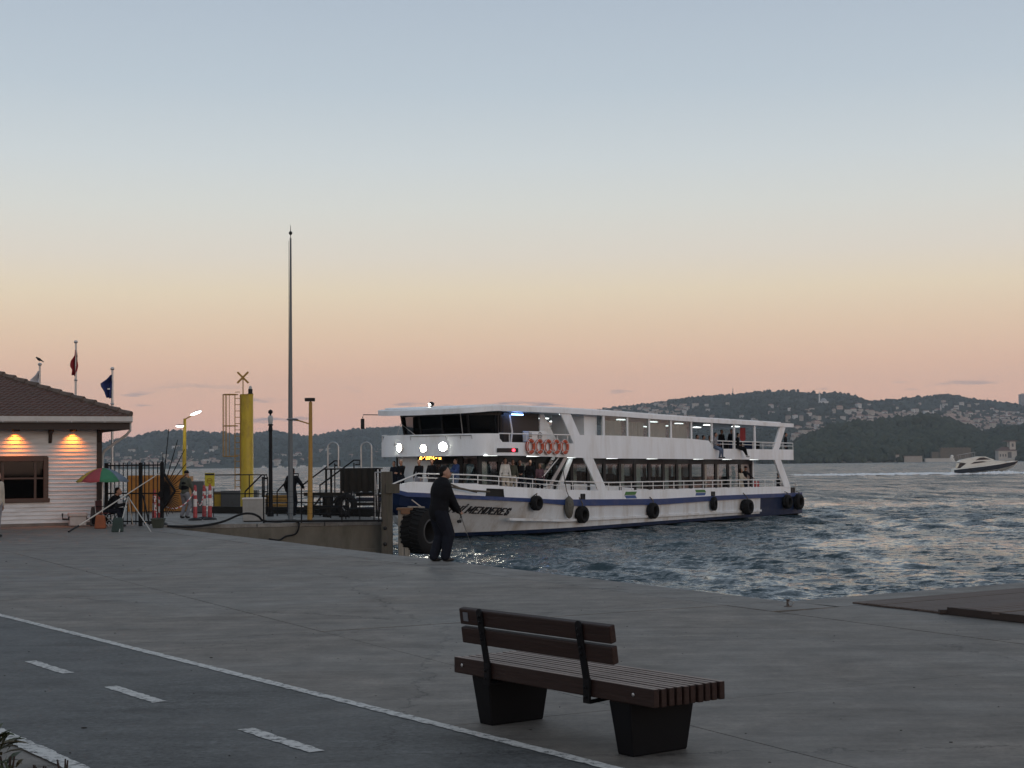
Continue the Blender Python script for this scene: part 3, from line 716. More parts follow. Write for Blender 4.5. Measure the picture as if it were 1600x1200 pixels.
# ---- wheelhouse
zw0 = lambda x: zft - .12; TWB = T(799)
wi = outline(.62, 10, TWB); wi = wi[1:-1] if wi[1][0] < TWB else wi
wpts = [(TWB, -(HB - .62)), (TF + 2.0, -(HB - .62)), (TF + .92, -(HB - 1.5)), (TF + .72, -.55), (TF + .72, .75), (TF + .95, HB - 1.45), (TF + 2.1, HB - .62), (TWB, HB - .62)]
zr_ = zrb(TF + 1, 0) - .02
for i in range(len(wpts) - 1):
    (x0, y0), (x1, y1) = wpts[i], wpts[i + 1]; zb_, zt_ = zft - .05, zr_ - .1
    lean = lambda x, y: (x - .22 * (1 if x < TF + 1.5 else .5), y * 1.03)
    (X0, Y0), (X1, Y1) = lean(x0, y0), lean(x1, y1)
    d = Vector((x1 - x0, y1 - y0, 0)).normalized() * .06
    pn = MB().add([(x0 + d.x, y0 + d.y, zb_), (x1 - d.x, y1 - d.y, zb_), (X1 - d.x, Y1 - d.y, zt_), (X0 + d.x, Y0 + d.y, zt_)], [(0, 1, 2, 3)]).build('wheelhouse_window', M_GL_DARK, ferry, False)
    MB().bar((x0, y0, zft - .6), (x0, y0, zb_), .09, .09).bar((x0, y0, zb_), (X0, Y0, zt_ + .1), .09, .09).bar((x0, y0, zb_), (x1, y1, zb_), .08, .1).bar((X0, Y0, zt_ + .05), (X1, Y1, zt_ + .05), .08, .2).build('window_frame', M_DARK, pn, False)
    MB().hexa([Vector(p) for p in ((x0, y0, zb_f(x0, y0) + .1), (x1, y1, zb_f(x1, y1) + .1), (x1 + .05, y1 * .98, zb_f(x1, y1) + .1), (x0 + .05, y0 * .98, zb_f(x0, y0) + .1), (x0, y0, zb_ - .05), (x1, y1, zb_ - .05), (x1 + .05, y1 * .98, zb_ - .05), (x0 + .05, y0 * .98, zb_ - .05))]).build('wheelhouse_wall', M_WH, ferry, False)
zd = zb_f(TWB, 0) + .11
# cabin behind the wheelhouse with a dark wooden side
TCE = T(868)
mb = MB()
for sg in (-1, 1): mb.b2((TWB + .75, sg * (HB - .95), zd), (TCE, sg * (HB - 1.0), zr_))
mb.b2((TWB + .05, -HB + 1.0, zd), (TWB + .1, HB - 1.0, zr_)); mb.b2((TCE - .05, -HB + 1.0, zd), (TCE, HB - 1.0, zr_))
mb.build('cabin_wall', M_WOOD_IN, ferry, False)
for sg in (-1, 1):
    dr = MB().b2((TWB + .02, sg * (HB - .93), zd), (TWB + .72, sg * (HB - .98), zr_ - .1)).build('cabin_door', M_DARK, ferry, False)
    MB().b2((TWB + .14, sg * (HB - .915), zd + .9), (TWB + .6, sg * (HB - .925), zr_ - .25)).build('door_pane', M_GL_DARK, dr, False)
MB().b2((TF + 1.4, -.9, zd), (TF + 1.8, 1.2, zft + .15)).b2((TF + 2.5, -.4, zd), (TF + 3.0, .2, zft + .45)).build('helm_console', M_DARK, ferry, False, .03)
MB().tube([(TWB + 1.0, -HB + .8, zr_ - .1), (TWB + 1.05, -HB + .75, zr_ - .5), (TWB + 1.2, -HB + .78, zr_ - .9), (TWB + 1.0, -HB + .72, zd + .5)], .05, 8).build('rolled_cover', M_WHITE, ferry)
MB().b2((T(816), -HB + .5, zr_ - .12), (T(832), -HB + .6, zr_ - .06)).build('blue_strip_light', E_BLUE, ferry, False)
# AC unit
ac = MB().b2((T(831), -HB + .12, z_ut(T(840)) + .05), (T(858), -HB + .52, z_ut(T(840)) + .55)).build('air_conditioner', M_WHITE, ferry, False, .03)
MB().torus(((T(831) + T(858)) / 2 + .15, -HB + .115, z_ut(T(840)) + .31), .18, .02, (0, 1, 0), 20, 6).torus(((T(831) + T(858)) / 2 + .15, -HB + .115, z_ut(T(840)) + .31), .09, .015, (0, 1, 0), 16, 6).build('fan_grille', M_DARK, ac)
for k in range(5): MB().b2((T(831) - .01, -HB + .15, z_ut(T(840)) + .1 + k * .085), (T(831) + .2, -HB + .11, z_ut(T(840)) + .14 + k * .085)).build('vent_slot', M_DARK, ac, False)
# rail over the low part of the upper bulwark
mb = MB()
for sg in (-1, 1):
    mb.tube([(T(781), sg * (HB - .03), zft), (T(896) + .1, sg * (HB - .03), z_ut(T(897.5)))], .03, 6)
    for px in (781, 797, 824, 848, 872, 888): mb.tube([(T(px), sg * (HB - .03), z_ut(T(px)) - .05), (T(px), sg * (HB - .03), lerp(zft, z_ut(T(897.5)), (T(px) - T(781)) / (T(896) - T(781))))], .022, 6)
    for zz in (0, -.18):
        if zz == 0: mb.build('upper_railing', M_WHITE, ferry); mb = MB()
        mb.tube([(T(1111), sg * (HB - .03), z_ut(T(1108)) + zz), (T(1240), sg * (HB - .03), FL(1240, 692.5)[1] + zz)], .03 if zz == 0 else .02, 6)
    for px in np.linspace(1115, 1240, 9): mb.tube([(T(px), sg * (HB - .03), z_ut(T(1200)) - .05), (T(px), sg * (HB - .03), lerp(z_ut(T(1108)), FL(1240, 692.5)[1], (T(px) - T(1111)) / (T(1240) - T(1111))))], .022, 6)
    mb.build('upper_railing', M_WHITE, ferry); mb = MB()
mb.tube([(T(1240), -HB + .03, FL(1240, 692.5)[1]), (T(1240), HB - .03, FL(1240, 692.5)[1])], .03, 6)
mb.tube([(T(1240), -HB + .03, FL(1240, 692.5)[1] - .2), (T(1240), HB - .03, FL(1240, 692.5)[1] - .2)], .02, 6)
mb.build('upper_railing', M_WHITE, ferry); mb = MB()
fo = [p for p in outline(.04, 24) if p[1] > 2.3 and p[0] < T(800)]
mb.tube([(x, y, zft) for x, y in fo] + [(T(800), HB - .04, zft)], .035, 6)
for x, y in fo[::3]: mb.tube([(x, y, zft - .36), (x, y, zft)], .03, 6)
mb.build('upper_railing', M_WHITE, ferry)
mb = MB(); go = [p for p in outline(-.05, 40) if -2.6 < p[1] < .9 and p[0] < T(800)]
mb.tube([(x, y, zft - .08) for x, y in go], .018, 6)
for x, y in go[::3]: mb.tube([(x, y, zft - .08), (x + .05, y, zft - .25)], .014, 5)
mb.build('front_grab_rail', M_STEEL, ferry)
MB().b2((T(1240) - .05, -HB + .01, z_ub(T(1240)) + .02), (T(1240), HB - .01, z_ut(T(1240)))).build('stern_bulwark', M_WH, ferry, False)
# ---- slanted pillars (port and starboard)
def slab(name, quad, y0, y1, mat=M_WH, sgs=(-1, 1)):
    q = [FL(*p) for p in quad]
    for sg in sgs: MB().prism(q, y0, y1, lambda u, v, w_: (u, sg * w_, v)).build(name, mat, ferry, False, .015)
slab('slanted_pillar', [(875, 643), (892, 646.5), (907, 681), (904, 694), (897, 694)], HB - .09, HB - .005)
slab('slanted_pillar', [(912, 715), (927, 715), (950, 768), (936, 768)], HB - .09, HB - .01)
slab('slanted_pillar', [(1219, 667), (1228, 667), (1217, 704), (1208, 704)], HB - .12, HB - .005)
slab('slanted_pillar', [(1210, 717), (1220, 717), (1236, 762), (1226, 762)], HB - .12, HB - .005)
slab('slanted_pillar', [(903, 716), (909, 716), (890, 767), (883, 767)], HB - .6, HB - .5)
for sg in (-1, 1):
    q = [FL(*p) for p in ((868, 646), (873, 646), (896, 692), (868, 690))]
    MB().prism(q, HB - .95, HB - .9, lambda u, v, w_: (u, sg * w_, v)).build('side_screen', M_WH, ferry, False)
# ---- upper saloon: pillars, panes with curtains, open stern deck
cols = [945, 982, 1016, 1050, 1082, 1114, 1149, 1181]
for sg in (-1, 1):
    for k, px in enumerate(cols):
        MB().b2((T(px) - .08, sg * (HB - .10), z_ut(T(px)) - .02 if px < 1110 else z_ub(T(px)) + .1), (T(px) + .08, sg * (HB - .02), z_rb(T(px)) + .05)).build('window_post', M_WH, ferry, False)
    for k in range(4):
        a_, b_ = T(cols[k]) + .08, T(cols[k + 1]) - .08
        pn = MB().b2((a_, sg * (HB - .06), z_ut(a_) - .05), (b_, sg * (HB - .065), z_rb(b_) + .1)).build('saloon_window', M_GL, ferry, False)
        vs = []; n = 26
        mb = MB()
        for i in range(n + 1):
            x = lerp(a_ + .05, b_ - .05, i / n); y = sg * (HB - .28 + .035 * math.sin(i * 2.1 + k) + .02 * math.sin(i * .7)); vs += [(x, y, z_ut(a_) - .2), (x, y, z_rb(b_) - .15 - .06 * abs(math.sin(i * .5)))]
        mb.add(vs, [(2 * i, 2 * i + 1, 2 * i + 3, 2 * i + 2) for i in range(n)]); mb.build('curtain', M_CURT, ferry)
    MB().b2((T(925), sg * (HB - .5), z_ub(T(925)) + .1), (T(945), sg * (HB - .45), z_rb(T(940)))).build('saloon_wall', M_WH, ferry, False)
for y0, y1 in ((-HB + .5, -1.0), (1.0, HB - .5)): MB().b2((T(925), y0, z_ub(T(925)) + .12), (T(925) + .05, y1, z_rb(T(925)))).build('saloon_bulkhead', M_WH, ferry, False)
for k, t_ in enumerate(np.arange(T(950), T(1205), 1.05)):
    for y in (-1.7, 1.7):
        z0 = z_ub(t_) + .12; sb = MB().b2((t_, y - .95, z0 + .3), (t_ + .42, y + .95, z0 + .42)).b2((t_ + .38, y - .95, z0 + .4), (t_ + .46, y + .95, z0 + .95)).b2((t_ + .1, y - .8, z0), (t_ + .3, y - .7, z0 + .3)).b2((t_ + .1, y + .7, z0), (t_ + .3, y + .8, z0 + .3)).build('bench_seat', M_NAVY if k % 2 else M_DARK, ferry, False)
def clight(x, y, z, lx=.9, ly=.16, m=E_STRIP): return MB().b2((x - lx / 2, y - ly / 2, z - .03), (x + lx / 2, y + ly / 2, z)).build('ceiling_light', m, ferry, False)
for px in (775, 842, 899, 965, 1027, 1099, 1144, 1186): clight(T(px), -HB + .32, z_ub(T(px)) + .025); px > 800 and clight(T(px), HB - .32, z_ub(T(px)) + .025)
for px in (956, 1009, 1058, 1098, 1142, 1185):
    clight(T(px), -1.9, z_rb(T(px)) - .02, .7, .2); clight(T(px) - .3, .6, z_rb(T(px)) - .02, .7, .2); clight(T(px), 2.4, z_rb(T(px)) - .02, .7, .2)
clight(T(895), -HB + .5, z_rb(T(895)) - .0, .5, .2)
# ---- lower saloon: sill wall, dark posts, panes
TL0, TL1, YI = FL(622, 720, HB - .95)[0], T(1196), HB - .95
wx = list(np.linspace(TL0, TL1, 19))
for sg in (-1, 1):
    mb = MB()
    for i in range(18): mb.hexa([Vector(p) for p in ((wx[i], sg * YI, z_deck(wx[i])), (wx[i + 1], sg * YI, z_deck(wx[i + 1])), (wx[i + 1], sg * (YI - .06), z_deck(wx[i + 1])), (wx[i], sg * (YI - .06), z_deck(wx[i])), (wx[i], sg * YI, z_deck(wx[i]) + .5), (wx[i + 1], sg * YI, z_deck(wx[i + 1]) + .5), (wx[i + 1], sg * (YI - .06), z_deck(wx[i + 1]) + .5), (wx[i], sg * (YI - .06), z_deck(wx[i]) + .5))])
    mb.build('saloon_sill_wall', M_WH, ferry, False)
    for i in range(19):
        MB().b2((wx[i] - .13, sg * (YI + .01), z_deck(wx[i])), (wx[i] + .13, sg * (YI - .08), z_ub(wx[i]) + .05)).build('saloon_post', M_DARK, ferry, False)
        if i < 18:
            a_, b_ = wx[i] + .13, wx[i + 1] - .13; pn = MB().b2((a_, sg * (YI - .03), z_deck(a_) + .45), (b_, sg * (YI - .035), z_ub(b_) - .25)).build('saloon_window', M_GL, ferry, False)
            MB().b2((a_, sg * (YI), z_ub(b_) - .27), (b_, sg * (YI - .07), z_ub(b_) + .04)).build('window_head', M_DARK, pn, False)
            if i % 3 != 1:
                mb = MB(); vs = []; w0 = random.uniform(.25, .55); n = 10
                for j in range(n + 1):
                    x = lerp(a_ + .1, a_ + .1 + (b_ - a_) * w0, j / n); y = sg * (YI - .16 + .03 * math.sin(j * 2.2)); vs += [(x, y, z_deck(a_) + .5), (x, y, z_ub(b_) - .25)]
                mb.add(vs, [(2 * j, 2 * j + 1, 2 * j + 3, 2 * j + 2) for j in range(n)]); mb.build('curtain', M_CURT, ferry)
for i, t_ in enumerate(np.arange(T(930), T(1170), 1.1)):
    for y in (-1.5, 1.5):
        z0 = z_deck(t_); MB().b2((t_, y - .75, z0 + .35), (t_ + .45, y + .75, z0 + .46)).b2((t_ + .4, y - .75, z0 + .4), (t_ + .5, y + .75, z0 + 1.15)).b2((t_ + .1, y - .6, z0), (t_ + .35, y + .6, z0 + .35)).build('bench_seat', M_DARK, ferry, False)
# front bulkhead with panel, glass and door; foredeck side screen
fx = TL0 - .05; print('bulkhead', fx, 'TF', TF, 'TB', TB)
for y0, y1, m_, nm in ((-YI, -YI + .9, M_GL, 'front_window'), (-YI + .9, -YI + 1.5, M_DARK, 'front_door'), (-YI + 1.5, .2, M_GL, 'front_window'), (.2, YI, M_WH, 'front_panel')):
    MB().b2((fx - .05, y0 + .03, 2.0 if m_ != M_GL else 2.6), (fx, y1 - .03, zfb - .02)).build(nm, m_, ferry, False)
mb = MB().b2((fx - .06, -YI, 2.0), (fx, -YI + .9, 2.6)).b2((fx - .06, -YI + 1.5, 2.0), (fx, .2, 2.6))
mb.build('front_dado', M_WH, ferry, False)
MB().b2((fx - .1, -YI + .9, 3.5), (fx - .06, .3, zfb)).build('front_header', M_DARK, ferry, False)
MB().b2((T(895), -1.2, 2), (T(895) + .1, 1.5, 3.7)).build('inner_bulkhead', M_DARK, ferry, False)
# stairs from the side deck to the upper deck
(xa, za), (xb, zb__) = FL(888, 716), FL(855, 766)
stair = MB()
for y in (-HB + .12, -HB + .85): stair.bar((xb, y, zb__ - .15), (xa, y, za + .1), .05, .22)
stair = stair.build('staircase', M_STEEL, ferry, False)
for k in range(8):
    f = (k + .5) / 8; MB().b2((lerp(xb, xa, f) - .12, -HB + .14, lerp(zb__ - .15, za, f) - .02), (lerp(xb, xa, f) + .12, -HB + .83, lerp(zb__ - .15, za, f) + .02)).build('step', M_DARK, stair, False)
MB().tube([(xb - .1, -HB + .12, zb__ + .7), (xa - .1, -HB + .12, za + .4)], .025, 6).build('handrail', M_WHITE, stair)
# aft lower deck: white wall with door, red locker
MB().b2((T(1196), -YI, z_deck(28)), (T(1196) + .3, -YI + .6, z_ub(28))).b2((T(1196), YI - .6, z_deck(28)), (T(1196) + .3, YI, z_ub(28))).build('aft_wall', M_WH, ferry, False)
M_RED = S('red_locker', (.35, .03, .03), .5, .15)
MB().b2((T(1199), -HB + 1.0, z_deck(28)), (T(1209), -HB + 1.7, z_deck(28) + .85)).build('red_locker', M_RED, ferry, False, .03)
# ---- openings and marks on the bulwark
def patch(name, quad, mat, off=.012, th=.02, sgs=(-1,)):
    q = [FL(*p) for p in quad]
    for sg in sgs: return MB().prism(q, 0, th, lambda u, v, w_: (u, sg * (bd(u) + off + w_), v)).build(name, mat, ferry, False)
for q in ([(777, 764), (795, 765), (796, 777), (776, 776)], [(907, 772), (913, 772), (913, 783), (907, 783)], [(1111, 768.5), (1116, 768.5), (1116, 776.5), (1111, 776.5)], [(1237, 762), (1243, 762), (1243, 770), (1237, 770)]):
    h_ = patch('fairlead', q, M_DARK, -.01, .03); c = [FL(*p) for p in q]
    MB().tube([(u, -(bd(u) + .03), v) for u, v in c], .03, 6, closed=True).build('fairlead_rim', M_DARK, h_)
M_GREEN = S('arrow_green', (.045, .16, .035), .5, .1); M_BLUE = S('arrow_blue', (.03, .085, .25), .5, .1)
for x in (976, 1086):
    dy = -3 if x > 1000 else 0
    if x < 1000: patch('arrow_decal', [(977.5, 768.2), (995, 768), (992.5, 773.2), (975.5, 773.6)], M_GREEN, .004, .006); patch('arrow_decal', [(975.5, 774.2), (992.5, 773.8), (995, 778.6), (978.5, 779)], M_BLUE, .004, .006)
    else: patch('arrow_decal', [(1086, 765.2), (1101, 765), (1103, 769.2), (1087.5, 769.6)], M_GREEN, .004, .006); patch('arrow_decal', [(1087.5, 770.2), (1103, 769.8), (1101, 774), (1086.5, 774.4)], M_BLUE, .004, .006)
lx, lz = FL(1037, 814); MB().torus((lx, -(HB - .12), lz), .17, .018, (0, 1, 0), 20, 6).b2((lx - .27, -(HB - .1), lz - .015), (lx + .27, -(HB - .13), lz + .015)).build('load_line_mark', M_DARK, ferry)
nx, nz_ = FL(793, 703.5); nav = MB().b2((nx - .85, -HB - .03, nz_ - .1), (nx + .85, -HB + .01, nz_ + .1)).build('light_panel', M_DARK, ferry, False, .07)
MB().ell((nx + .45, -HB - .03, nz_), (.12, .05, .07)).build('red_lamp', E_RED, nav)
# ---- lettering on the bow: slab-serif italic capitals
GLY = {'F': [((0, 0), (0, 1)), ((0, 1), (.62, 1)), ((0, .52), (.45, .52))], 'E': [((0, 0), (0, 1)), ((0, 1), (.62, 1)), ((0, .52), (.45, .52)), ((0, 0), (.62, 0))],
       'T': [((.35, 0), (.35, 1)), ((0, 1), (.7, 1))], 'H': [((0, 0), (0, 1)), ((.62, 0), (.62, 1)), ((0, .5), (.62, .5))], 'I': [((.1, 0), (.1, 1)), ((.1, 1.22), (.1, 1.34))],
       'M': [((0, 0), (0, 1)), ((0, 1), (.38, .25)), ((.38, .25), (.76, 1)), ((.76, 1), (.76, 0))], 'N': [((0, 0), (0, 1)), ((0, 1), (.62, 0)), ((.62, 0), (.62, 1))],
       'D': [((0, 0), (0, 1)), ((0, 1), (.38, 1)), ((.38, 1), (.6, .75)), ((.6, .75), (.6, .25)), ((.6, .25), (.38, 0)), ((.38, 0), (0, 0))],
       'R': [((0, 0), (0, 1)), ((0, 1), (.45, 1)), ((.45, 1), (.6, .86)), ((.6, .86), (.6, .66)), ((.6, .66), (.45, .52)), ((.45, .52), (0, .52)), ((.3, .52), (.66, 0))],
       'S': [((.6, .82), (.42, 1)), ((.42, 1), (.16, 1)), ((.16, 1), (.02, .8)), ((.02, .8), (.12, .58)), ((.12, .58), (.5, .42)), ((.5, .42), (.6, .22)), ((.6, .22), (.44, 0)), ((.44, 0), (.18, 0)), ((.18, 0), (0, .2))], ' ': []}
WID = {'M': .98, 'I': .42, ' ': .35, 'T': .86}
def lettering(text, x0, x1, zf, h, mat, name):
    tot = sum(WID.get(c, .82) for c in text); k = (x1 - x0) / tot; cur = x0; n = 0
    for c in text:
        mb = MB()
        segs = list(GLY[c])
        for (a_, b_) in list(segs):
            if abs(a_[0] - b_[0]) < .01 and abs(a_[1] - b_[1]) > .6:
                for y in (0, 1): segs.append(((a_[0] - .09, y), (a_[0] + .09, y)))
        for (a_, b_) in segs:
            def P_(q):
                x = cur + (q[0] * .84 + .2 * q[1]) * k; return Vector((x, -(hull_b(x, zf(x) + q[1] * h) + .012), zf(x) + q[1] * h))
            p, q = P_(a_), P_(b_); vert = abs(a_[0] - b_[0]) < .4
            e = (q - p).normalized() * .03; mb.bar(p - e, q + e, .02, (.17 if vert else .095) * h / .42, (1, 0, 0) if vert else (0, 0, 1))
        if segs: mb.build('hull_letter', mat, ferry, False)
        cur += WID.get(c, .82) * k
def hull_b(t_, z):
    zt = z_str_b(t_); s_ = min(1, max(0, z / zt)); return lerp(bw(t_), bd(t_), s_ ** (1.1 if t_ < 2 else .5))
def t_hull(px, py):
    t_ = T(px)
    for _ in range(6): x, z = FL(px, py, -hull_b(t_, 1.3)); t_ = x
    return t_, z
(xa, za), (xb, zb2) = t_hull(731, 801), t_hull(799, 804.5); sx = (xb - xa)
xm0 = xa - sx * (4.9 / 5.76)
lettering('FETHI MENDERES', xa - sx * ((.82 * 4 + .2 + .35 - .4) / 6.3), xb, lambda x: za + (zb2 - za) * (x - xa) / (xb - xa), .28, S('letter_black', (.014, .014, .018), .5), 'lettering')
# ---- bow lights, destination sign, roof lamp, mirror
def fr_pt(px, py):
    """front of the upper bulwark"""
    best = None
    for (x, y) in dense(outline(-.02, 60), .1):
        q = proj(fw(x, y, 4.3))
        if x < TC + .2 and (best is None or abs(q[0] - px) < best[0]): best = (abs(q[0] - px), x, y)
    x, y = best[1:]; p = fw(x, y, 0); return x, y, At(px, py, p.y).z - WATER
for px, py, r in ((625, 699.5, .19), (663.5, 700.5, .16), (692, 698, .2)):
    x, y, z = fr_pt(px, py); d = Vector((x - TC - 2.5, y, 0)).normalized()
    ang = Matrix.Rotation(math.atan2(d.y, d.x), 3, 'Z') @ Matrix.Rotation(pi / 2, 3, 'Y')
    fl_ = MB().lathe([(.05, -.05), (r + .02, .0), (r + .03, .1), (r, .11)], 20, (x, y, z), ang).build('floodlight', M_WHITE, ferry)
    MB().lathe([(0.0001, .085), (r * .7, .1), (r, .105)], 20, (x + d.x * .012, y + d.y * .012, z), ang).build('floodlight_lens', E_FLOOD, fl_)
x, y, z = fr_pt(668, 714); x += .25
sgn = MB().b2((x, y - .75, z - .16), (x + .1, y + .75, z + .18)).build('destination_sign', M_DARK, ferry, False)
mb = MB(); rr = random.Random(4)
for k in range(7):                # blurred run of amber lamps
    for j in range(5):
        for i in range(3):
            if rr.random() < .62: mb.b2((x - .012, y - .66 + k * .19 + i * .05, z - .12 + j * .052), (x - .002, y - .625 + k * .19 + i * .05, z - .085 + j * .052))
mb.build('sign_lamp', E_LED, sgn, False)
x, y, z = TF + .5, 0, zrb(TF + .5, 0) + .31
rl = MB().lathe([(.07, 0), (.07, .04), (.14, .07), (.15, .17), (.09, .23), (.001, .25)], 16, (x, y, z)).build('roof_lamp', M_DARK, ferry)
MB().ell((x - .11, y, z + .12), (.05, .07, .07)).build('lamp_lens', E('roof_lamp_glow', (1, .96, .85), 40), rl)
zz = zrb(TF, 3) + .05; mr = MB().tube([(TF + .6, HB - .6, zz), (TF - .25, HB + .15, zz + .02), (TF - .25, HB + .2, zz - .15)], .02, 6).build('mirror_arm', M_DARK, ferry)
MB().box((TF - .25, HB + .2, zz - .42), (.07, .2, .5)).build('mirror', M_DARK, mr, False, .02)
MB().tube([(TF + .65, -1.75, zft - .2), (TF + .4, -1.78, zrb(TF, 0))], .022, 6).build('signal_staff', M_STEEL, ferry)
MB().tube([(TF + .05, 1.9, zft - .5), (TF + .2, 1.6, zft + .55), (TF + .6, .9, zft - .1)], .025, 6).build('wiper_arm', M_STEEL, ferry)
MB().bar((TB + 1.5, -1.5, z_deck(0) + .02), (TB + 1.5, 1.5, z_deck(0) + .02), .3, .3).build('bow_step', M_DECK, ferry, False)
# mooring bitt with rope on the bow
MB().tube([(TB + 1.2, -1.75, 2.28), (TB + 1.35, -1.95, 2.62), (TB + 1.9, -2.2, 2.45), (TB + 2.6, -2.75, 2.28), (TB + 3.6, -3.1, 2.2)], .045, 7).tube([(TB + 1.4, -1.9, 2.3), (TB + 1.6, -2.05, 2.7), (TB + 2.2, -2.4, 2.4), (TB + 3.0, -2.8, 2.2)], .045, 7).build('mooring_rope', S('rope', (.09, .08, .065), .9), ferry)
MB().box((TB + 1.45, -2.02, 2.22), (.55, .22, .42)).build('bow_roller', S('roller_grey', (.12, .11, .09), .7), ferry, False, .05)
zz = z_rail(TS); MB().tube([(TS - 2.2, -HB + .2, 2.1), (TS - .3, -HB + .5, 2.1), (TS - .3, HB - .5, 2.1), (TS - 2.2, HB - .2, 2.1)], .03, 6).tube([(TS - .3, -HB + .5, 1.4), (TS - .3, -HB + .5, 2.1)], .03, 6).tube([(TS - .3, 0, 1.4), (TS - .3, 0, 2.1)], .03, 6).tube([(TS - .3, HB - .5, 1.4), (TS - .3, HB - .5, 2.1)], .03, 6).build('stern_railing', M_STEEL, ferry)
mb = MB(); vs = []; n = 8
for i in range(n + 1):
    f = i / n; zt_ = z_rb(T(1172)) - .15; vs += [(T(1168) + f * .75, -HB + .45 + .06 * math.sin(f * 9), zt_), (T(1168) + f * .75 + .05, -HB + .47 + .05 * math.sin(f * 8 + 1), zt_ - .65 - .25 * math.sin(f * 3))]
mb.add(vs, [(2 * i, 2 * i + 1, 2 * i + 3, 2 * i + 2) for i in range(n)]).build('hanging_flag', S('ferry_flag_red', (.22, .02, .022), .8), ferry)
# ---- things hung on the ferry: lifebuoys, tyre fenders, rope fender, flag
for k, px in enumerate((826.4, 840, 853.7, 866.2, 879.6)):
    x, z = FL(px, 697.5 + .25 * k); y = -HB - .09
    t0 = thing('lifebuoy', f"orange lifebuoy with white bands on the ferry's upper rail, {('leftmost', 'second from left', 'middle', 'second from right', 'rightmost')[k]} of five", 'lifebuoy', fw(x, y, z), ferry.rotation_euler.z, 'orange lifebuoys hung on the ferry')
    MB().torus((0, 0, 0), .29, .085, (0, 1, 0), 28, 10, .75).build('ring', M_ORANGE, t0)
    mb = MB()
    for a_ in range(4):
        c, s_ = math.cos(a_ * pi / 2 + .78), math.sin(a_ * pi / 2 + .78); vs = []
        MB_ = [Vector((c * .25, 0, s_ * .25))]
        mb.torus((c * .29, 0, s_ * .29), .085, .014, (-s_, 0, c), 12, 5)
    mb.build('band', M_WHITE, t0)
    MB().torus((0, -.06, 0), .38, .012, (0, 1, 0), 28, 5).build('grab_line', M_WHITE, t0)
TY = [(834, 786, .36, 'small tyre fender high near the ferry bow lettering'), (905, 804, .43, "low-hanging tyre fender below the ferry's diagonal pillar"), (1015, 798, .43, 'tyre fender hanging on the middle of the ferry side'), (1112, 787, .40, 'thin tilted tyre fender just left of the thick stern-side tyre'), (1161, 792, .46, 'thick tyre fender where the white hull meets navy'), (1226, 784, .44, 'left of the two tyres on the navy stern'), (1246, 784, .5, 'big rearmost tyre at the ferry stern')]
for k, (px, py, r, lab) in enumerate(TY):
    x, z = FL(px, py); b_ = hull_b(x, z) if k else hull_b(x, z); thk = .13 if k == 3 else .19
    if k == 4: thk = .26
    t0 = thing('tyre_fender', lab, 'tyre', fw(x, -(b_ + thk + .03), z), ferry.rotation_euler.z + (.25 if k == 3 else 0), 'tyres hung along the ferry side')
    pr = [(r * .52, -thk * .8), (r * .6, -thk), (r * .86, -thk), (r, -thk * .6), (r, thk * .6), (r * .86, thk), (r * .6, thk), (r * .52, thk * .8), (r * .52, -thk * .8)]
    MB().lathe(pr[:-1] + [pr[0]], 26, (0, 0, 0), Matrix.Rotation(pi / 2, 3, 'X')).build('carcass', M_TYRE, t0)
    MB().tube([(0, .02, r * .5), (.03, -.02, r + .1), (.02, thk, z_str_t(x) - z + .1)], .03, 6).build('rope', MATS['rope'], t0)
x, z = FL(877, 733); x2, z2 = FL(884, 800)
t0 = thing('rope_fender', 'frayed grey rope fender dangling from the ferry rail below the stairs', 'fender', fw(x2, -HB - .2, z2), ferry.rotation_euler.z)
MB().tube([(x - x2, .1, z - z2), (lerp(x - x2, 0, .6), .05, (z - z2) * .5), (.02, .02, .75)], .022, 6).build('line', MATS['rope'], t0)
MB().lathe([(.04, .78), (.2, .62), (.26, .3), (.2, -.05), (.13, -.25), (.03, -.32)], 9, (0, 0, 0)).build('frayed_end', S('frayed_rope', (.10, .095, .08), .95, .4, 12, .8), t0)
# ================================================================== PEOPLE
SKIN = S('skin', (.30, .17, .12), .6, .08, 9, .05)
def cloth(name, c, r=.9): return S('cloth_' + name, c, r, .22, 14, .35, spec=.15)
C_BLK, C_NAVY, C_GREY, C_WHITE, C_BLUE, C_DK = cloth('black', (.0065, .007, .009)), cloth('navy', (.009, .011, .018)), cloth('grey', (.2, .2, .22)), cloth('white', (.55, .54, .52)), cloth('blue', (.035, .06, .16)), cloth('charcoal', (.03, .03, .033))
C_BEIGE, C_JEAN, C_RED, C_PURP, C_OLIVE = cloth('beige', (.42, .38, .32)), cloth('jean', (.10, .13, .19)), cloth('red', (.3, .03, .03)), cloth('mauve', (.12, .07, .09)), cloth('olive', (.07, .075, .06))
HAIR_D, HAIR_B = S('hair_dark', (.007, .006, .0055), .75, .3, 30, .5, spec=.2), S('hair_brown', (.04, .024, .016), .75, .3, 30, .5, spec=.2)
M_SHOE, M_SHOEW = S('shoe_black', (.014, .013, .013), .5), S('shoe_white', (.5, .5, .5), .6)
M_EYE, M_LIP = S('eye_dark', (.012, .01, .01), .2, .05), S('lips', (.25, .10, .09), .5, .05)
def ik(a, b, l1, l2, hint):
    a, b, h = Vector(a), Vector(b), Vector(hint); d = b - a; L = min(d.length, (l1 + l2) * .999); dn = d.normalized()
    x = (l1 * l1 - l2 * l2 + L * L) / (2 * L); y = math.sqrt(max(0, l1 * l1 - x * x)); h = h - dn * h.dot(dn)
    return a + dn * x + h.normalized() * y, a + dn * L
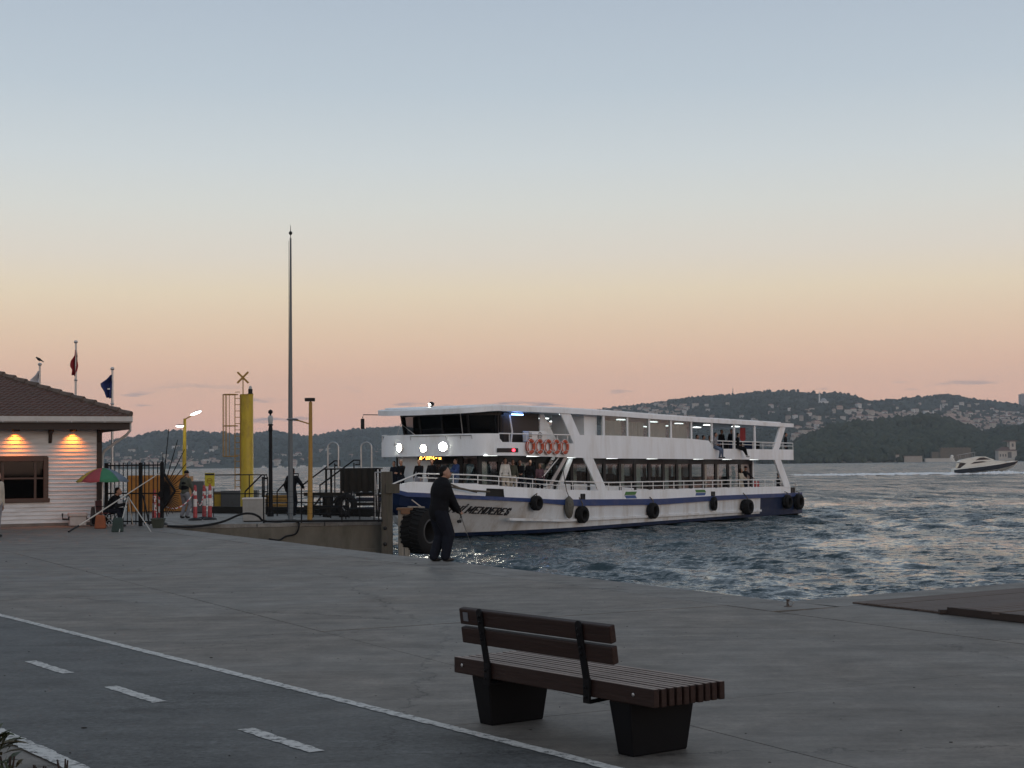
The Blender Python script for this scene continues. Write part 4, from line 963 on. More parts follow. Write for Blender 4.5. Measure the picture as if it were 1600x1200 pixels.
def cap(mb, a, b, r0, r1, n=10):
    a, b = Vector(a), Vector(b); d = (b - a); k = max(2, 3); pts, rs = [], []
    dn = d.normalized()
    for f, s_ in ((-1, .05), (-.75, .66), (-.4, .92), (0, 1)): pts.append(a + dn * r0 * f); rs.append(r0 * s_)
    for f, s_ in ((0, 1), (.4, .92), (.75, .66), (1, .05)): pts.append(b + dn * r1 * f); rs.append(r1 * s_)
    mb.tube(pts, rs, n)
def frame(z, f):
    z = Vector(z).normalized(); f = Vector(f); y = (f - z * f.dot(z)).normalized(); x = y.cross(z); return Matrix((x, y, z)).transposed()
def person(label, loc, rz=0, H=1.72, hip=None, lean=0, side=0, hands=None, feet=None, look=(0, -1, -.05), top=C_BLK, bot=C_NAVY, shoes=M_SHOE, hair=HAIR_D, cap_m=None, longhair=False, skirt=0, vox=.017, parent_rot=None, vest=None, group=None, bulk=1.0, fingers=None, seated=False, hipw=.052, legk=1.0):
    """one figure: continuous body; jacket, trousers, shoes and hair are its children. faces local -Y; lengths in units of H"""
    t0 = thing('person', label, 'person', loc, rz, group); t0.scale = (H, H, H)
    hip = Vector(hip or (0, 0, .52)); up = Vector((math.sin(side), -math.sin(lean), math.cos(lean)))
    up.normalize(); xr = Vector((1, 0, 0))
    chest = hip + up * .2; sh = hip + up * .295; nk = hip + up * .325; fwd = Vector(look).normalized()
    hd = nk + up * .03 + Vector((fwd.x * .025, fwd.y * .03, .062 + fwd.z * .02))
    hands = hands or [(-.15, -.03, .46), (.15, -.03, .46)]; feet = feet or [(-.06, 0, .04), (.06, .02, .04)]
    body, tp, bt = MB(), MB(), MB(); F3 = frame(up, (0, -1, 0)); HF = frame((0, 0, 1), fwd)
    # trunk
    for m_, k in ((body, .86), (tp, 1.0 * bulk)):
        m_.ell(hip + up * .02, (.088 * k, .066 * k, .09 * k), 14, 9, F3); m_.ell(hip + up * .11, (.083 * k, .063 * k, .1 * k), 14, 9, F3)
        m_.ell(chest + up * .01, (.1 * k, .07 * k, .105 * k), 14, 9, F3); m_.ell(sh - up * .02, (.098 * k, .055 * k, .048 * k), 14, 8, F3)
        cap(m_, sh, nk + up * .005, .042 * (1 if m_ is tp else .85), .036 * (1 if m_ is tp else .85))
    cap(body, nk - up * .02, hd, .034, .034)
    # head: skull, face, jaw, nose, ears
    body.ell(hd + HF @ Vector((0, -.008, .012)), (.043, .053, .055), 16, 12, HF); body.ell(hd + HF @ Vector((0, .022, -.02)), (.036, .034, .046), 14, 10, HF)
    body.ell(hd + HF @ Vector((0, .03, -.048)), (.022, .02, .016), 10, 8, HF)
    body.ell(hd + HF @ Vector((0, .056, -.012)), (.009, .013, .017), 8, 6, HF)
    for sx in (-1, 1): body.ell(hd + HF @ Vector((sx * .044, -.006, -.008)), (.006, .012, .017), 8, 6, HF)
    out_h = []
    for i, sx in enumerate((-1, 1)):
        S_ = sh + Vector((sx * .098, 0, -.012)); el_, hn = ik(S_, hands[i], .172, .158, (sx * .7, .9, -.5) if not fingers else fingers.get('hint', (sx * .5, .9, -.6)))
        out_h.append((el_, hn))
        cap(body, S_, el_, .03, .025); cap(body, el_, hn, .024, .016)
        cap(tp, S_ - Vector((sx * .01, 0, 0)), el_, .042 * min(bulk, 1.25), .035 * min(bulk, 1.25)); cap(tp, el_, el_.lerp(hn, .9), .034 * min(bulk, 1.25), .026 * min(bulk, 1.25))
        d = (hn - el_).normalized(); pf = Vector(fingers['pf'][i]) if fingers else d     # finger direction
        pn_ = (Vector(fingers['pn'][i]) if fingers else Vector((-sx, .2, 0)))             # palm normal
        side_ = pf.cross(pn_).normalized(); pn_ = side_.cross(pf).normalized(); c = hn + d * .018
        body.ell(c + pf * .012, (.021, .010, .026), 10, 8, frame(pf, pn_))
        curl = fingers['curl'] if fingers else .45
        for q in range(4):
            ln = (.04, .046, .043, .034)[q]; p0 = c + pf * .03 + side_ * (.0165 - .011 * q); seg = p0; dirv = pf.copy()
            for s_ in range(3):
                dirv = (dirv * math.cos(curl * (.6 + .35 * s_)) + pn_ * math.sin(curl * (.6 + .35 * s_))).normalized(); pnl = pn_
                nx_ = seg + dirv * ln * (.46, .31, .25)[s_]; cap(body, seg, nx_, .0056 - .0005 * s_, .0052 - .0005 * s_, 7); seg = nx_
        th = c + side_ * .019; t1 = th + (side_ * .6 + pf * .5 + pn_ * .5).normalized() * .022; cap(body, th, t1, .0068, .0062, 7); cap(body, t1, t1 + (pf * .8 + pn_ * .6).normalized() * .02, .006, .005, 7)
    shm = MB()
    for i, sx in enumerate((-1, 1)):
        hp = hip + Vector((sx * hipw, 0, -.01)); ft = Vector(feet[i]); fa = ft + Vector((0, .015, .012))
        kn, an = ik(hp, fa, .245, .245, (sx * .12, -1, .25))
        cap(body, hp, kn, .046, .033); cap(body, kn, an, .034, .022)
        cap(bt, hp, kn, .061 * legk, .046 * legk); cap(bt, kn, an + Vector((0, 0, .008)), .045 * legk, .036 * legk)
        toe = Vector((sx * .012, -.075, -.022))
        body.ell(an + Vector((0, -.03, -.022)), (.024, .055, .018))
        shm.ell(an + Vector((sx * .004, -.034, -.026)), (.030, .074, .024), 12, 8); shm.ell(an + Vector((0, .008, -.01)), (.028, .036, .036), 12, 8)
    bt.ell(hip + up * .0, (.092, .07, .075), 14, 9, F3)
    def rm(o, v_):
        m_ = o.modifiers.new('remesh', 'REMESH'); m_.mode = 'VOXEL'; m_.voxel_size = v_; m_.use_smooth_shade = True
        q = o.modifiers.new('smooth', 'SMOOTH'); q.factor = .5; q.iterations = 3
    bo = body.build('body', SKIN, t0); rm(bo, min(vox, .012) * .62)
    jo = tp.build('jacket', top, t0); rm(jo, vox * .72)
    to = bt.build('trousers', bot, t0); rm(to, vox * .72)
    so_ = shm.build('shoes', shoes, t0); rm(so_, .009)
    if vest:
        vm_ = MB(); vm_.ell(hip + up * .12, (.092, .073, .115), 14, 9, F3); vm_.ell(chest + up * .01, (.107, .078, .1), 14, 9, F3); vo = vm_.build('vest', vest, t0); rm(vo, .012)
    hr = MB(); cut = HF
    if cap_m:
        hr.ell(hd + HF @ Vector((0, -.006, .03)), (.05, .061, .046), 16, 10, HF); hr.ell(hd + HF @ Vector((0, .06, .026)), (.036, .034, .008), 12, 6, HF); hr.build('cap', cap_m, t0)
    else:
        hr.ell(hd + HF @ Vector((0, -.02, .03)), (.0455, .05, .046), 18, 12, HF); hr.ell(hd + HF @ Vector((0, -.034, -.004)), (.042, .032, .045), 14, 10, HF)
        if longhair:
            cap(hr, hd + HF @ Vector((0, -.035, .02)), hd + HF @ Vector((0, -.04, -.11)), .044, .04)
            for sx in (-1, 1): cap(hr, hd + HF @ Vector((sx * .036, -.01, .01)), hd + HF @ Vector((sx * .045, .0, -.1)), .018, .02)
        ho = hr.build('hair', hair, t0); rm(ho, .006)
    for sx in (-1, 1): MB().ell(hd + HF @ Vector((sx * .0165, .0505, .004)), (.0065, .004, .0045), 8, 6).build('eye', M_EYE, t0)
    MB().ell(hd + HF @ Vector((0, .052, -.036)), (.014, .006, .0035), 8, 6, HF).build('mouth', M_LIP, t0)
    t0['hand'] = [tuple(h[1]) for h in out_h][1]
    return t0
# ---- the angler on the quay edge
AP = G(688, 877.5); AZ = math.radians(116)
angler = person('man in dark jacket and trousers fishing with a rod at the quay edge', AP, AZ, 1.76, hip=(.0, .015, .528), lean=.15, legk=1.42, look=(-.42, -.9, -.2), top=C_BLK, bot=C_NAVY, hair=HAIR_D, vox=.011, bulk=1.55,
    hands=[(-.075, -.20, .50), (.045, -.235, .485)], feet=[(-.055, -.05, .037), (.05, .04, .037)],
    fingers=dict(pf=[(.75, -.45, -.3), (-.75, -.45, -.3)], pn=[(.1, -.35, .9), (.1, -.35, .9)], curl=1.15, hint=(.0, .8, -.6)))
Mx = Matrix.Translation(AP) @ Matrix.Rotation(AZ, 4, 'Z') @ Matrix.Scale(1.76, 4)
hR = Mx @ Vector((.01, -.245, .478)); hL = Mx @ Vector((-.04, -.222, .492))
rod = thing('fishing_rod', 'dark fishing rod with reel held by the man at the quay edge', 'fishing rod', hR)
tip = At(736, 851, 31.8); d = (tip - hR).normalized(); butt = -d * .34
MB().tube([butt, -d * .2, d * .05, d * .16], [.014, .013, .014, .011], 8).build('handle', S('cork_dark', (.02, .018, .016), .7), rod)
MB().tube([d * .16, d * .9, tip - hR], [.011, .008, .005], 6).build('blank', S('rod_grey', (.16, .16, .16), .4), rod)
sd = Vector((0, 0, -1)); rc = d * .02 + Vector((-.03, -.03, -.10)); ax = Vector((.55, -.8, .1)).normalized(); Mr = frame(ax, (0, 0, 1))
rl = MB().tube([d * .02, d * .02 + Vector((-.02, -.02, -.06))], .007, 6).lathe([(.018, -.04), (.03, -.036), (.03, -.02), (.02, -.016), (.02, .016), (.032, .02), (.034, .034), (.012, .045)], 16, rc, Mr).build('reel', M_DARK, rod)
MB().tube([rc - ax * .04, rc - ax * .06 + Vector((.02, .01, -.03)), rc - ax * .075 + Vector((.03, .02, -.05))], .005, 6).build('crank', M_STEEL, rl)
MB().tube([tip - hR, tip - hR + Vector((.25, .5, -1.2)), Vector((tip.x + .5, tip.y + 1.2, WATER)) - hR], .0012, 4).build('line', S('fishing_line', (.4, .4, .4), .3), rod)
for k in range(4): MB().torus(d * (.35 + .42 * k) + Vector((0, 0, -.015)), .012, .0025, d, 10, 5).build('guide', M_STEEL, rod)
# ---- people about the landing
pL = At(-6, 800, 41.0); person('person in a pale coat walking in from the left edge', (pL.x, pL.y, 0), math.radians(60), 1.74, top=C_BEIGE, bot=C_GREY, hands=[(-.14, -.10, .47), (.15, .02, .47)], feet=[(-.06, -.12, .04), (.06, .14, .045)], bulk=1.15)
V_ = G(176, 822.5)
person('seated vendor in black bent forward under the striped parasol', (V_.x, V_.y, 0), math.radians(82), 1.72, hip=(0, .1, .27), lean=.55, look=(0, -.8, -.55), top=C_BLK, bot=C_NAVY, hands=[(-.07, -.26, .40), (.06, -.26, .41)], feet=[(-.07, -.2, .035), (.06, -.14, .035)], bulk=1.12)
PV_ = V_
Pc = G(289, 810)
person('person with black cap, dark vest and pale trousers standing among the striped posts', Pc, math.radians(150), 1.68, cap_m=C_BLK, top=C_OLIVE, vest=C_BLK, bot=C_GREY, hands=[(-.14, -.14, .50), (.12, -.16, .56)], lean=.08, look=(.3, -1, -.2), bulk=1.1)
Pp = At(455.5, 790, 56); person('dark-clothed person leaning on the railing behind the tall grey pole', (Pp.x, Pp.y, 0), math.radians(170), 1.72, top=C_BLK, bot=C_NAVY, hands=[(-.22, -.14, .58), (.14, -.12, .5)], lean=.18, bulk=1.2)
# ---- people on the ferry
FZ = ferry.rotation_euler.z
def onf(px, y, z, dx=0):
    x = FL(px, 725, y)[0] + dx; return fw(x, y, z)
def fp(label, px, y, z, face, **k): return person(label, onf(px, y, z), face, vox=.02, group=k.pop('group', 'passengers on the ferry'), **k)
A_CAM = 0.0      # facing the camera
fp('man with white hair and dark jacket folding his arms at the ferry bow', 627, 1.5, 2.0, -.5, top=C_BLK, hair=cloth('whitehair', (.5, .49, .47)), hands=[(.05, -.12, .62), (-.05, -.13, .64)], H=1.72)
fp('dark-haired figure half hidden left of the arms-folded man on the ferry bow', 616, 2.2, 2.0, -.4, top=C_NAVY, H=1.66)
fp('man in black standing left below the orange destination sign', 655, .2, 2.0, -.3, top=C_BLK, bot=C_GREY, H=1.72, hands=[(-.14, -.05, .5), (.1, -.14, .5)])
fp('man in black standing right below the orange destination sign', 675, -.35, 2.0, -.2, top=C_BLK, bot=C_DK, H=1.74, hands=[(-.1, -.12, .52), (.14, -.1, .5)])
fp('man in a blue hooded jacket looking at his hands on the ferry bow', 713, -1.5, 2.0, -1.0, top=C_BLUE, bot=C_JEAN, H=1.75, hands=[(-.06, -.22, .68), (.06, -.22, .68)], look=(0, -1, -.4), hair=HAIR_B, bulk=1.15)
YW = -HB + .5
fp('man in an open jacket and white shirt at the ferry rail', 789, YW, 2.0, .25, top=C_WHITE, vest=None, bot=C_BEIGE, H=1.74, hair=HAIR_D)
fp('person in grey-blue jacket right beside the white-shirted man', 801, YW + .1, 2.0, .2, top=C_OLIVE, bot=C_BEIGE, H=1.68)
fp('person in black looking down at the ferry rail, left of a pair', 812, YW + .1, 2.0, .1, top=C_BLK, H=1.66, look=(0, -1, -.4), hands=[(-.05, -.18, .6), (.05, -.18, .6)])
fp('person in black at the ferry rail next to the long-haired girl', 828, YW + .1, 2.0, .2, top=C_BLK, H=1.66)
fp('long-haired girl in mauve top at the ferry rail near the stairs', 843, YW, 1.95, .1, top=C_PURP, H=1.52, longhair=True, hair=HAIR_B)
zu = lambda px: z_ub(T(px)) + .12
sit = dict(hip=(0, 0, .27), feet=[(-.06, -.27, .04), (.06, -.27, .04)], hands=[(-.08, -.2, .33), (.08, -.2, .33)], seated=True)
fp('leftmost dark seated passenger in the open upper deck', 1089, -2.0, zu(1089) + .02, 1.2, top=C_BLK, H=1.7, **sit)
fp('middle dark seated passenger of three in the open upper deck', 1099, -1.9, zu(1099), 1.3, top=C_DK, H=1.72, **sit)
fp('rightmost dark seated passenger of three in the open upper deck', 1109, -2.1, zu(1109), 1.1, top=C_BLK, H=1.7, hair=HAIR_B, **sit)
fp('dark standing passenger left in the second open bay of the upper deck', 1128, -.6, zu(1128), .6, top=C_BLK, H=1.72)
fp('dark standing passenger beside the upper-deck post', 1144, -1.2, zu(1144), -.6, top=C_NAVY, H=1.76)
dang = dict(hip=(0, .0, .02), feet=[(-.05, -.19, -.34), (.06, -.25, -.33)], hands=[(-.13, -.1, .1), (.14, -.1, .1)])
zr = FL(1120, 701)[1]
fp('passenger in jeans sitting on the upper-deck edge, legs dangling', 1118, -HB + .02, zr + .07, FZ + .1, top=C_GREY, bot=C_JEAN, shoes=M_SHOE, H=1.7, **dang)
fp('passenger in black trousers and white shoes, legs dangling from the upper deck', 1153, -HB + .02, zr + .07, FZ + .75, top=C_BLK, bot=C_BLK, shoes=M_SHOEW, H=1.74, hip=(0, 0, .02), feet=[(-.05, -.32, -.28), (.06, -.36, -.30)], hands=[(-.13, -.1, .1), (.14, -.1, .1)])
fp('dark figure at the rear rail of the upper deck', 1228, -1.6, zu(1228), 1.2, top=C_BLK, H=1.66)
fp('long-haired woman in beige coat leaning on the lower rear rail', 1157, -HB + .45, z_deck(23), .9, top=C_BEIGE, bot=C_BEIGE, H=1.62, longhair=True, hands=[(-.08, -.2, .6), (.1, -.2, .6)], bulk=1.15)
fp('man in black cap embracing the woman in beige on the lower deck', 1164, -HB + .6, z_deck(23), .7, top=C_BLK, H=1.76, cap_m=C_BLK, hands=[(-.2, -.15, .62), (.18, -.22, .58)])
fp('dark figure sitting at the lower stern beside the red locker', 1215, -1.9, z_deck(28), 1.5, top=C_BLK, H=1.75, **sit)
# ================================================================== BENCH
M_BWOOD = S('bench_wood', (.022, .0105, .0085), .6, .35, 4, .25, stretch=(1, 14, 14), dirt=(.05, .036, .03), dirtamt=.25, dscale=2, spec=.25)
M_BTOP_LIT = S('bench_wood_lit_top', (.23, .18, .155), .6, .35, 4, .25, stretch=(1, 14, 14), dirt=(.05, .034, .028), dirtamt=.6, dscale=3, spec=.3)  # paler copy of the bench wood: light on the slat tops put into the colour
M_BIRON = S('bench_iron', (.004, .0045, .006), .6, .2, 8, .1, spec=.15)
RL, RR = G(709, 1026, .45), G(1022, 1078, .45); bx = (RR - RL); bx.z = 0; BL = bx.length; bx.normalize()
bench = thing('park_bench', 'dark wooden slatted bench with black metal legs in the foreground', 'bench', (RL.x, RL.y, 0), math.atan2(bx.y, bx.x))
SW, NS = .60, 10; pitch = SW / NS
# local: x along the bench, y = forward (away from the backrest) = +Y
s0 = None
for k in range(NS):
    if s0 is None:
        mb = MB().b2((0, 0, .338), (BL, .042, .45)); s0 = mb.build('seat_slat', [M_BWOOD, M_BTOP_LIT], bench, False, .007); o = s0
        for p_ in s0.data.polygons: p_.material_index = 1 if p_.normal.z > .9 else 0  # upward faces take the paler wood, so the lit top is painted in
    else: o = dup(s0, 'seat_slat', bench)
    o.location = (random.uniform(-.004, .004), k * pitch + .004, random.uniform(-.0015, .0015))
lean = .13
def bk(z): return -.02 - (z - .45) * .13
for z0, z1 in ((.565, .675), (.695, .805)):
    m_ = MB(); ym = lambda z: bk(z)
    m_.hexa([Vector(p) for p in ((.16, ym(z0), z0), (.16 + 1.62, ym(z0), z0), (.16 + 1.62, ym(z0) + .045, z0 + .012), (.16, ym(z0) + .045, z0 + .012), (.16, ym(z1), z1), (.16 + 1.62, ym(z1), z1), (.16 + 1.62, ym(z1) + .045, z1 + .012), (.16, ym(z1) + .045, z1 + .012))])
    b_o = m_.build('back_slat', M_BWOOD, bench, False, .008)
    if z0 > .6: MB().box((.24, bk(.752) - .004, .752), (.055, .004, .06), Matrix.Rotation(math.atan(.13), 3, 'X')).build('plate', S('plate_grey', (.13, .14, .16), .4, .1), b_o, False)
for x in (.42, 1.49):
    m_ = MB(); m_.bar((x, -.012, .30), (x, -.012, .46), .062, .018, (0, 1, 0)); m_.bar((x, -.012, .44), (x, bk(.79) - .012, .79), .062, .014, (0, 1, 0)); m_.bar((x, -.012, .305), (x, .16, .315), .06, .014)
    m_.lathe([(.031, -.007), (.031, .007)], 16, (x, bk(.79) - .012, .79), Matrix.Rotation(pi / 2, 3, 'X'))
    br = m_.build('back_bracket', M_BIRON, bench, False, .003)
    for z in (.34, .40, .61, .65, .73, .77): MB().ell((x, (bk(z) if z > .5 else -.012) - .02, z), (.011, .006, .011)).build('bolt', M_BIRON, br)
for x in (.10, BL - .19): MB().ell((x, -.001, .4), (.012, .004, .012)).build('slat_bolt', M_STEEL, bench)
for x0 in (.17, BL - .46):
    x1 = x0 + .21; m_ = MB(); t_ = .035
    m_.hexa([Vector(p) for p in ((x0 + .03, .075, .0), (x1 - .03, .075, .0), (x1 - .03, SW - .075, .0), (x0 + .03, SW - .075, 0), (x0, .03, .337), (x1, .03, .337), (x1, SW - .03, .337), (x0, SW - .03, .337))])
    lg = m_.build('leg', M_BIRON, bench, False, .012)
    MB().b2((x0 + .035, .08, 0), (x1 - .035, SW - .08, .012)).build('foot_plate', M_BIRON, lg, False, .003)
# ================================================================== LANDING BUILDING
B0 = G(156, 820); BX = Vector((.9, .436, 0)).normalized(); BY = Vector((-BX.y, BX.x, 0))
def BW(px, py, y=0.0):
    d = ray(px, py); P = B0 + BY * y; k = (P - CAM).dot(BY) / d.dot(BY); q = CAM + d * k - B0; return q.dot(BX), q.z
M_CLAP = S('white_clapboard', (.56, .57, .59), .7, .12, 3, .2, dirt=(.22, .19, .17), dirtamt=.6, dscale=1.4, stretch=(.5, 1, 5))
M_BROWN = S('dark_brown_timber', (.030, .020, .017), .6, .25, 5, .15, spec=.3)
M_FRAME = S('window_brown', (.04, .016, .010), .55, .25, 6, .15)
M_TILE = S('clay_tile', (.085, .047, .040), .8, .35, 5, .3, dirt=(.07, .062, .052), dirtamt=.7, dscale=2.5)
M_GUT = S('gutter_white', (.42, .42, .42), .5, .1, 4, .05, dirt=(.25, .24, .23), dirtamt=.5)
hut = thing('landing_building', 'white clapboard ferry building with brown tiled roof and orange wall lamps', 'building', B0, math.atan2(BX.y, BX.x))
WL, WD, WH = 13.0, 9.0, BW(100, 669)[1]
wx0, wz1 = BW(0, 714)[0], BW(60, 714)[1]; wx1, wz0 = BW(74, 780)[0], BW(60, 780)[1]; wx0 -= .5
nb = 24; bh = (WH - .1) / nb
for k in range(nb):
    z0, z1 = .1 + k * bh, .1 + (k + 1) * bh
    segs = [(-WL, -.11)] if z1 < wz0 or z0 > wz1 else [(-WL, wx0), (wx1, -.11)]
    for a_, b_ in segs:
        jt = random.uniform(.001, .006)
        MB().hexa([Vector(p) for p in ((a_, -.036 - jt, z0), (b_, -.036 - jt, z0), (b_, 0, z0), (a_, 0, z0), (a_, -.012, z1 - .003), (b_, -.012, z1 - .003), (b_, 0, z1 - .003), (a_, 0, z1 - .003))]).build('clapboard', M_CLAP, hut, False)
MB().b2((-WL, .15, 0), (-.12, WD, WH)).build('core_wall', M_BROWN, hut, False)
MB().b2((-WL, .0, 0), (wx0, .15, WH)).b2((wx1, .0, 0), (-.12, .15, WH)).b2((wx0, .0, 0), (wx1, .15, wz0)).b2((wx0, .0, wz1), (wx1, .15, WH)).build('wall', S('wall_backing', (.12, .10, .095), .9), hut, False)
MB().b2((-.12, .02, 0), (-.02, WD, WH)).build('side_wall', M_CLAP, hut, False)
MB().b2((-WL, -.06, 0), (-.1, .0, .1)).build('plinth', S('plinth_concrete', (.14, .12, .11), .9, .3, 4), hut, False)
MB().b2((-.11, -.07, 0), (.05, .09, WH)).build('corner_post', M_BROWN, hut, False, .01)
win = MB().b2((wx0 - .02, -.075, wz0 - .02), (wx0 + .10, .06, wz1)).b2((wx1 - .13, -.075, wz0 - .02), (wx1 + .02, .06, wz1)).b2((wx0 + .1, -.075, wz1 - .13), (wx1 - .13, .06, wz1 + .02)).b2((wx0 - .05, -.10, wz0 - .1), (wx1 + .06, .06, wz0 + .03)).build('window', M_FRAME, hut, False, .008)
zm = (wz0 + wz1) / 2; xm = lerp(wx0, wx1, .3); xn = BW(55, 740)[0]
for x in (xm, xn): MB().b2((x - .035, -.02, wz0 + .03), (x + .035, .03, wz1 - .13)).build('mullion', M_FRAME, win, False)
MB().b2((wx0 + .1, -.015, zm - .03), (wx1 - .13, .025, zm + .02)).build('transom', M_FRAME, win, False)
xs_ = [wx0 + .1, xm - .035, xm + .035, xn - .035, xn + .035, wx1 - .13]
for i in range(3):
    for a_, b_ in ((wz0 + .03, zm - .03), (zm + .02, wz1 - .13)): MB().b2((xs_[2 * i], .0, a_), (xs_[2 * i + 1], .006, b_)).build('pane', M_GL_DARK, win, False)
MB().b2((xn + .0, .02, wz0 + .04), (xn + .35, .12, wz0 + .16)).build('paper_stack', S('paper', (.3, .28, .27), .8, .3, 12), win, False)
# eave: beam, brackets, gutter, soffit
OV = .8; ZE = BW(100, 660, -OV)[1]
MB().b2((-WL, -OV + .06, ZE - .22), (.78, -OV + .16, ZE)).build('fascia', M_BROWN, hut, False)
MB().b2((-WL, -OV + .16, ZE - .06), (.78, WD, ZE - .02)).b2((.70, -OV + .16, ZE - .22), (.78, WD, ZE - .06)).build('soffit', M_BROWN, hut, False)
gz0, gz1 = ZE + .0, BW(100, 650.5, -OV)[1]
MB().prism([(-OV - .09, gz1), (-OV - .09, gz0 + .04), (-OV - .05, gz0), (-OV + .05, gz0), (-OV + .05, gz1), (-OV + .02, gz1), (-OV + .02, gz0 + .05), (-OV - .06, gz0 + .05), (-OV - .06, gz1)], -WL, .84, lambda u, v, w_: (w_, u, v)).build('gutter', M_GUT, hut, False)
for k in range(9): MB().b2((-8.2 + k * 1.02, -OV - .1, gz0 - .005), (-8.17 + k * 1.02, -OV - .085, gz1 + .01)).build('gutter_joint', M_GUT, hut, False)
for px in (-40, 78, 154):
    x = BW(px, 680)[0] if px != 154 else -.03
    MB().prism([(-.04, WH + .02), (-.5, WH + .02), (-.5, WH - .1), (-.16, WH - .2), (-.1, WH - .42), (-.04, WH - .48)], x - .05, x + .05, lambda u, v, w_: (w_, u, v)).build('bracket', M_BROWN, hut, False, .008)
MB().tube([(.80, -OV + .1, ZE + .02), (.80, -OV + .12, ZE - .25), (.72, -OV + .25, ZE - .38), (.15, .08, WH - .72), (.1, .15, WH - .9), (.1, .15, .1)], .045, 8).build('downpipe', M_GUT, hut)
# hipped roof with tile courses and ridge caps
pt_ = math.tan(math.radians(22)); ex, ey = .80, -OV - .02; RZ = gz1 - .02
def rp_(u, v): return Vector((u, v, RZ + pt_ * min(v - ey, ex - u)))
run = (WD + 2 * OV) / 2; crest = 4.6
mb = MB(); hip_t = crest
A1, A2 = (ex, ey), (-WL - .5, ey)
mb.add([(ex, ey, RZ - .02), (-WL, ey, RZ - .02), (-WL, ey + crest, RZ + crest * pt_ - .02), (ex - crest, ey + crest, RZ + crest * pt_ - .02)], [(0, 1, 2, 3)])
mb.add([(ex, ey, RZ - .02), (ex - crest, ey + crest, RZ + crest * pt_ - .02), (ex - crest, ey + 2 * crest, RZ - .02 + crest * pt_ * .98), (ex, ey + 2 * crest, RZ - .02)], [(0, 1, 2, 3)])
roof = mb.build('roof', M_TILE, hut, False)
mb = MB(); course = .24; nw = .2; cv = math.cos(math.radians(22)); nseg = 4
ncz = int(crest / cv / course)
for c in range(ncz):
    v0 = c * course * cv; v1 = (c + 1) * course * cv + .03
    u_end = ex - v0 - .02; cols_ = int((u_end + 10.5) / nw)
    vs, fs = [], []; idx = 0
    for i in range(cols_ * nseg + 1):
        u = u_end - i * nw / nseg; ph = (i % nseg) / nseg
        h = .045 * (0.5 - .5 * math.cos(2 * pi * ph)) + .012
        lim = max(0.0, min(1.0, (ex - u - v0) / (v1 - v0))) if ex - u < v1 else 1
        vv = lerp(v0, v1, lim)
        vs += [(u, ey + v0, RZ + v0 * pt_ + h + .045), (u, ey + vv, RZ + vv * pt_ + h - .0)]
        vs.append((u, ey + v0, RZ + v0 * pt_ + .0))
    for i in range(cols_ * nseg):
        a_ = 3 * i; fs += [(a_, a_ + 1, a_ + 4, a_ + 3), (a_ + 2, a_, a_ + 3, a_ + 5)]
    mb.add(vs, fs)
o = mb.build('tile_courses', M_TILE, roof, True, ang=50); o['kind'] = 'stuff'
M_RIDGE = S('ridge_tile', (.09, .066, .055), .85, .4, 4, .4, dirt=(.14, .125, .11), dirtamt=.7, dscale=3)
for k in range(15):
    f0, f1 = k * .31, k * .31 + .36
    a_ = Vector((ex - f0, ey + f0, RZ + f0 * pt_ + .06 + .022)); b_ = Vector((ex - f1, ey + f1, RZ + f1 * pt_ + .055))
    MB().tube([a_ + Vector((0, 0, random.uniform(-.01, .012))), a_.lerp(b_, .5), b_], [.115, .10, .09], 8).build('ridge_tile', M_RIDGE, roof)
# wall lamps and their light
E_AMB = E('amber_lamp', (1, .38, .04), 14)
for k, px in enumerate((25, 115)):
    x, z = BW(px, 668.5, -.22); z = WH - .06
    lp_ = thing('wall_lamp', ('lit amber downlight under the eave above the window', 'lit amber downlight under the eave right of the window')[k], 'lamp', B0 + BX * x + BY * -.2 + Vector((0, 0, z)), hut.rotation_euler.z, 'amber lamps under the eave')
    MB().lathe([(.05, .06), (.11, .03), (.12, -.03), (.09, -.05)], 16).build('housing', M_BROWN, lp_)
    MB().lathe([(.0001, -.045), (.085, -.048)], 16).build('lens', E_AMB, lp_)
    L_ = bpy.data.lights.new('wall_lamp_light', 'SPOT'); L_.energy = 85; L_.color = (1, .22, .015); L_.spot_size = math.radians(120); L_.spot_blend = 1; L_.shadow_soft_size = .06
    lo = bpy.data.objects.new('wall_lamp_light', L_); COL.objects.link(lo); lo.parent = lp_; lo.location = (0, 0, -.07); lo.rotation_euler = (math.radians(14), 0, 0)
pp = MB().tube([(BW(97, 810)[0], -.08, BW(97, 802)[1]), (BW(97, 810)[0], -.08, BW(97, 811)[1]), (BW(142, 811)[0], -.08, BW(142, 811)[1])], .025, 6).build('wall_pipe', M_DARK, hut)
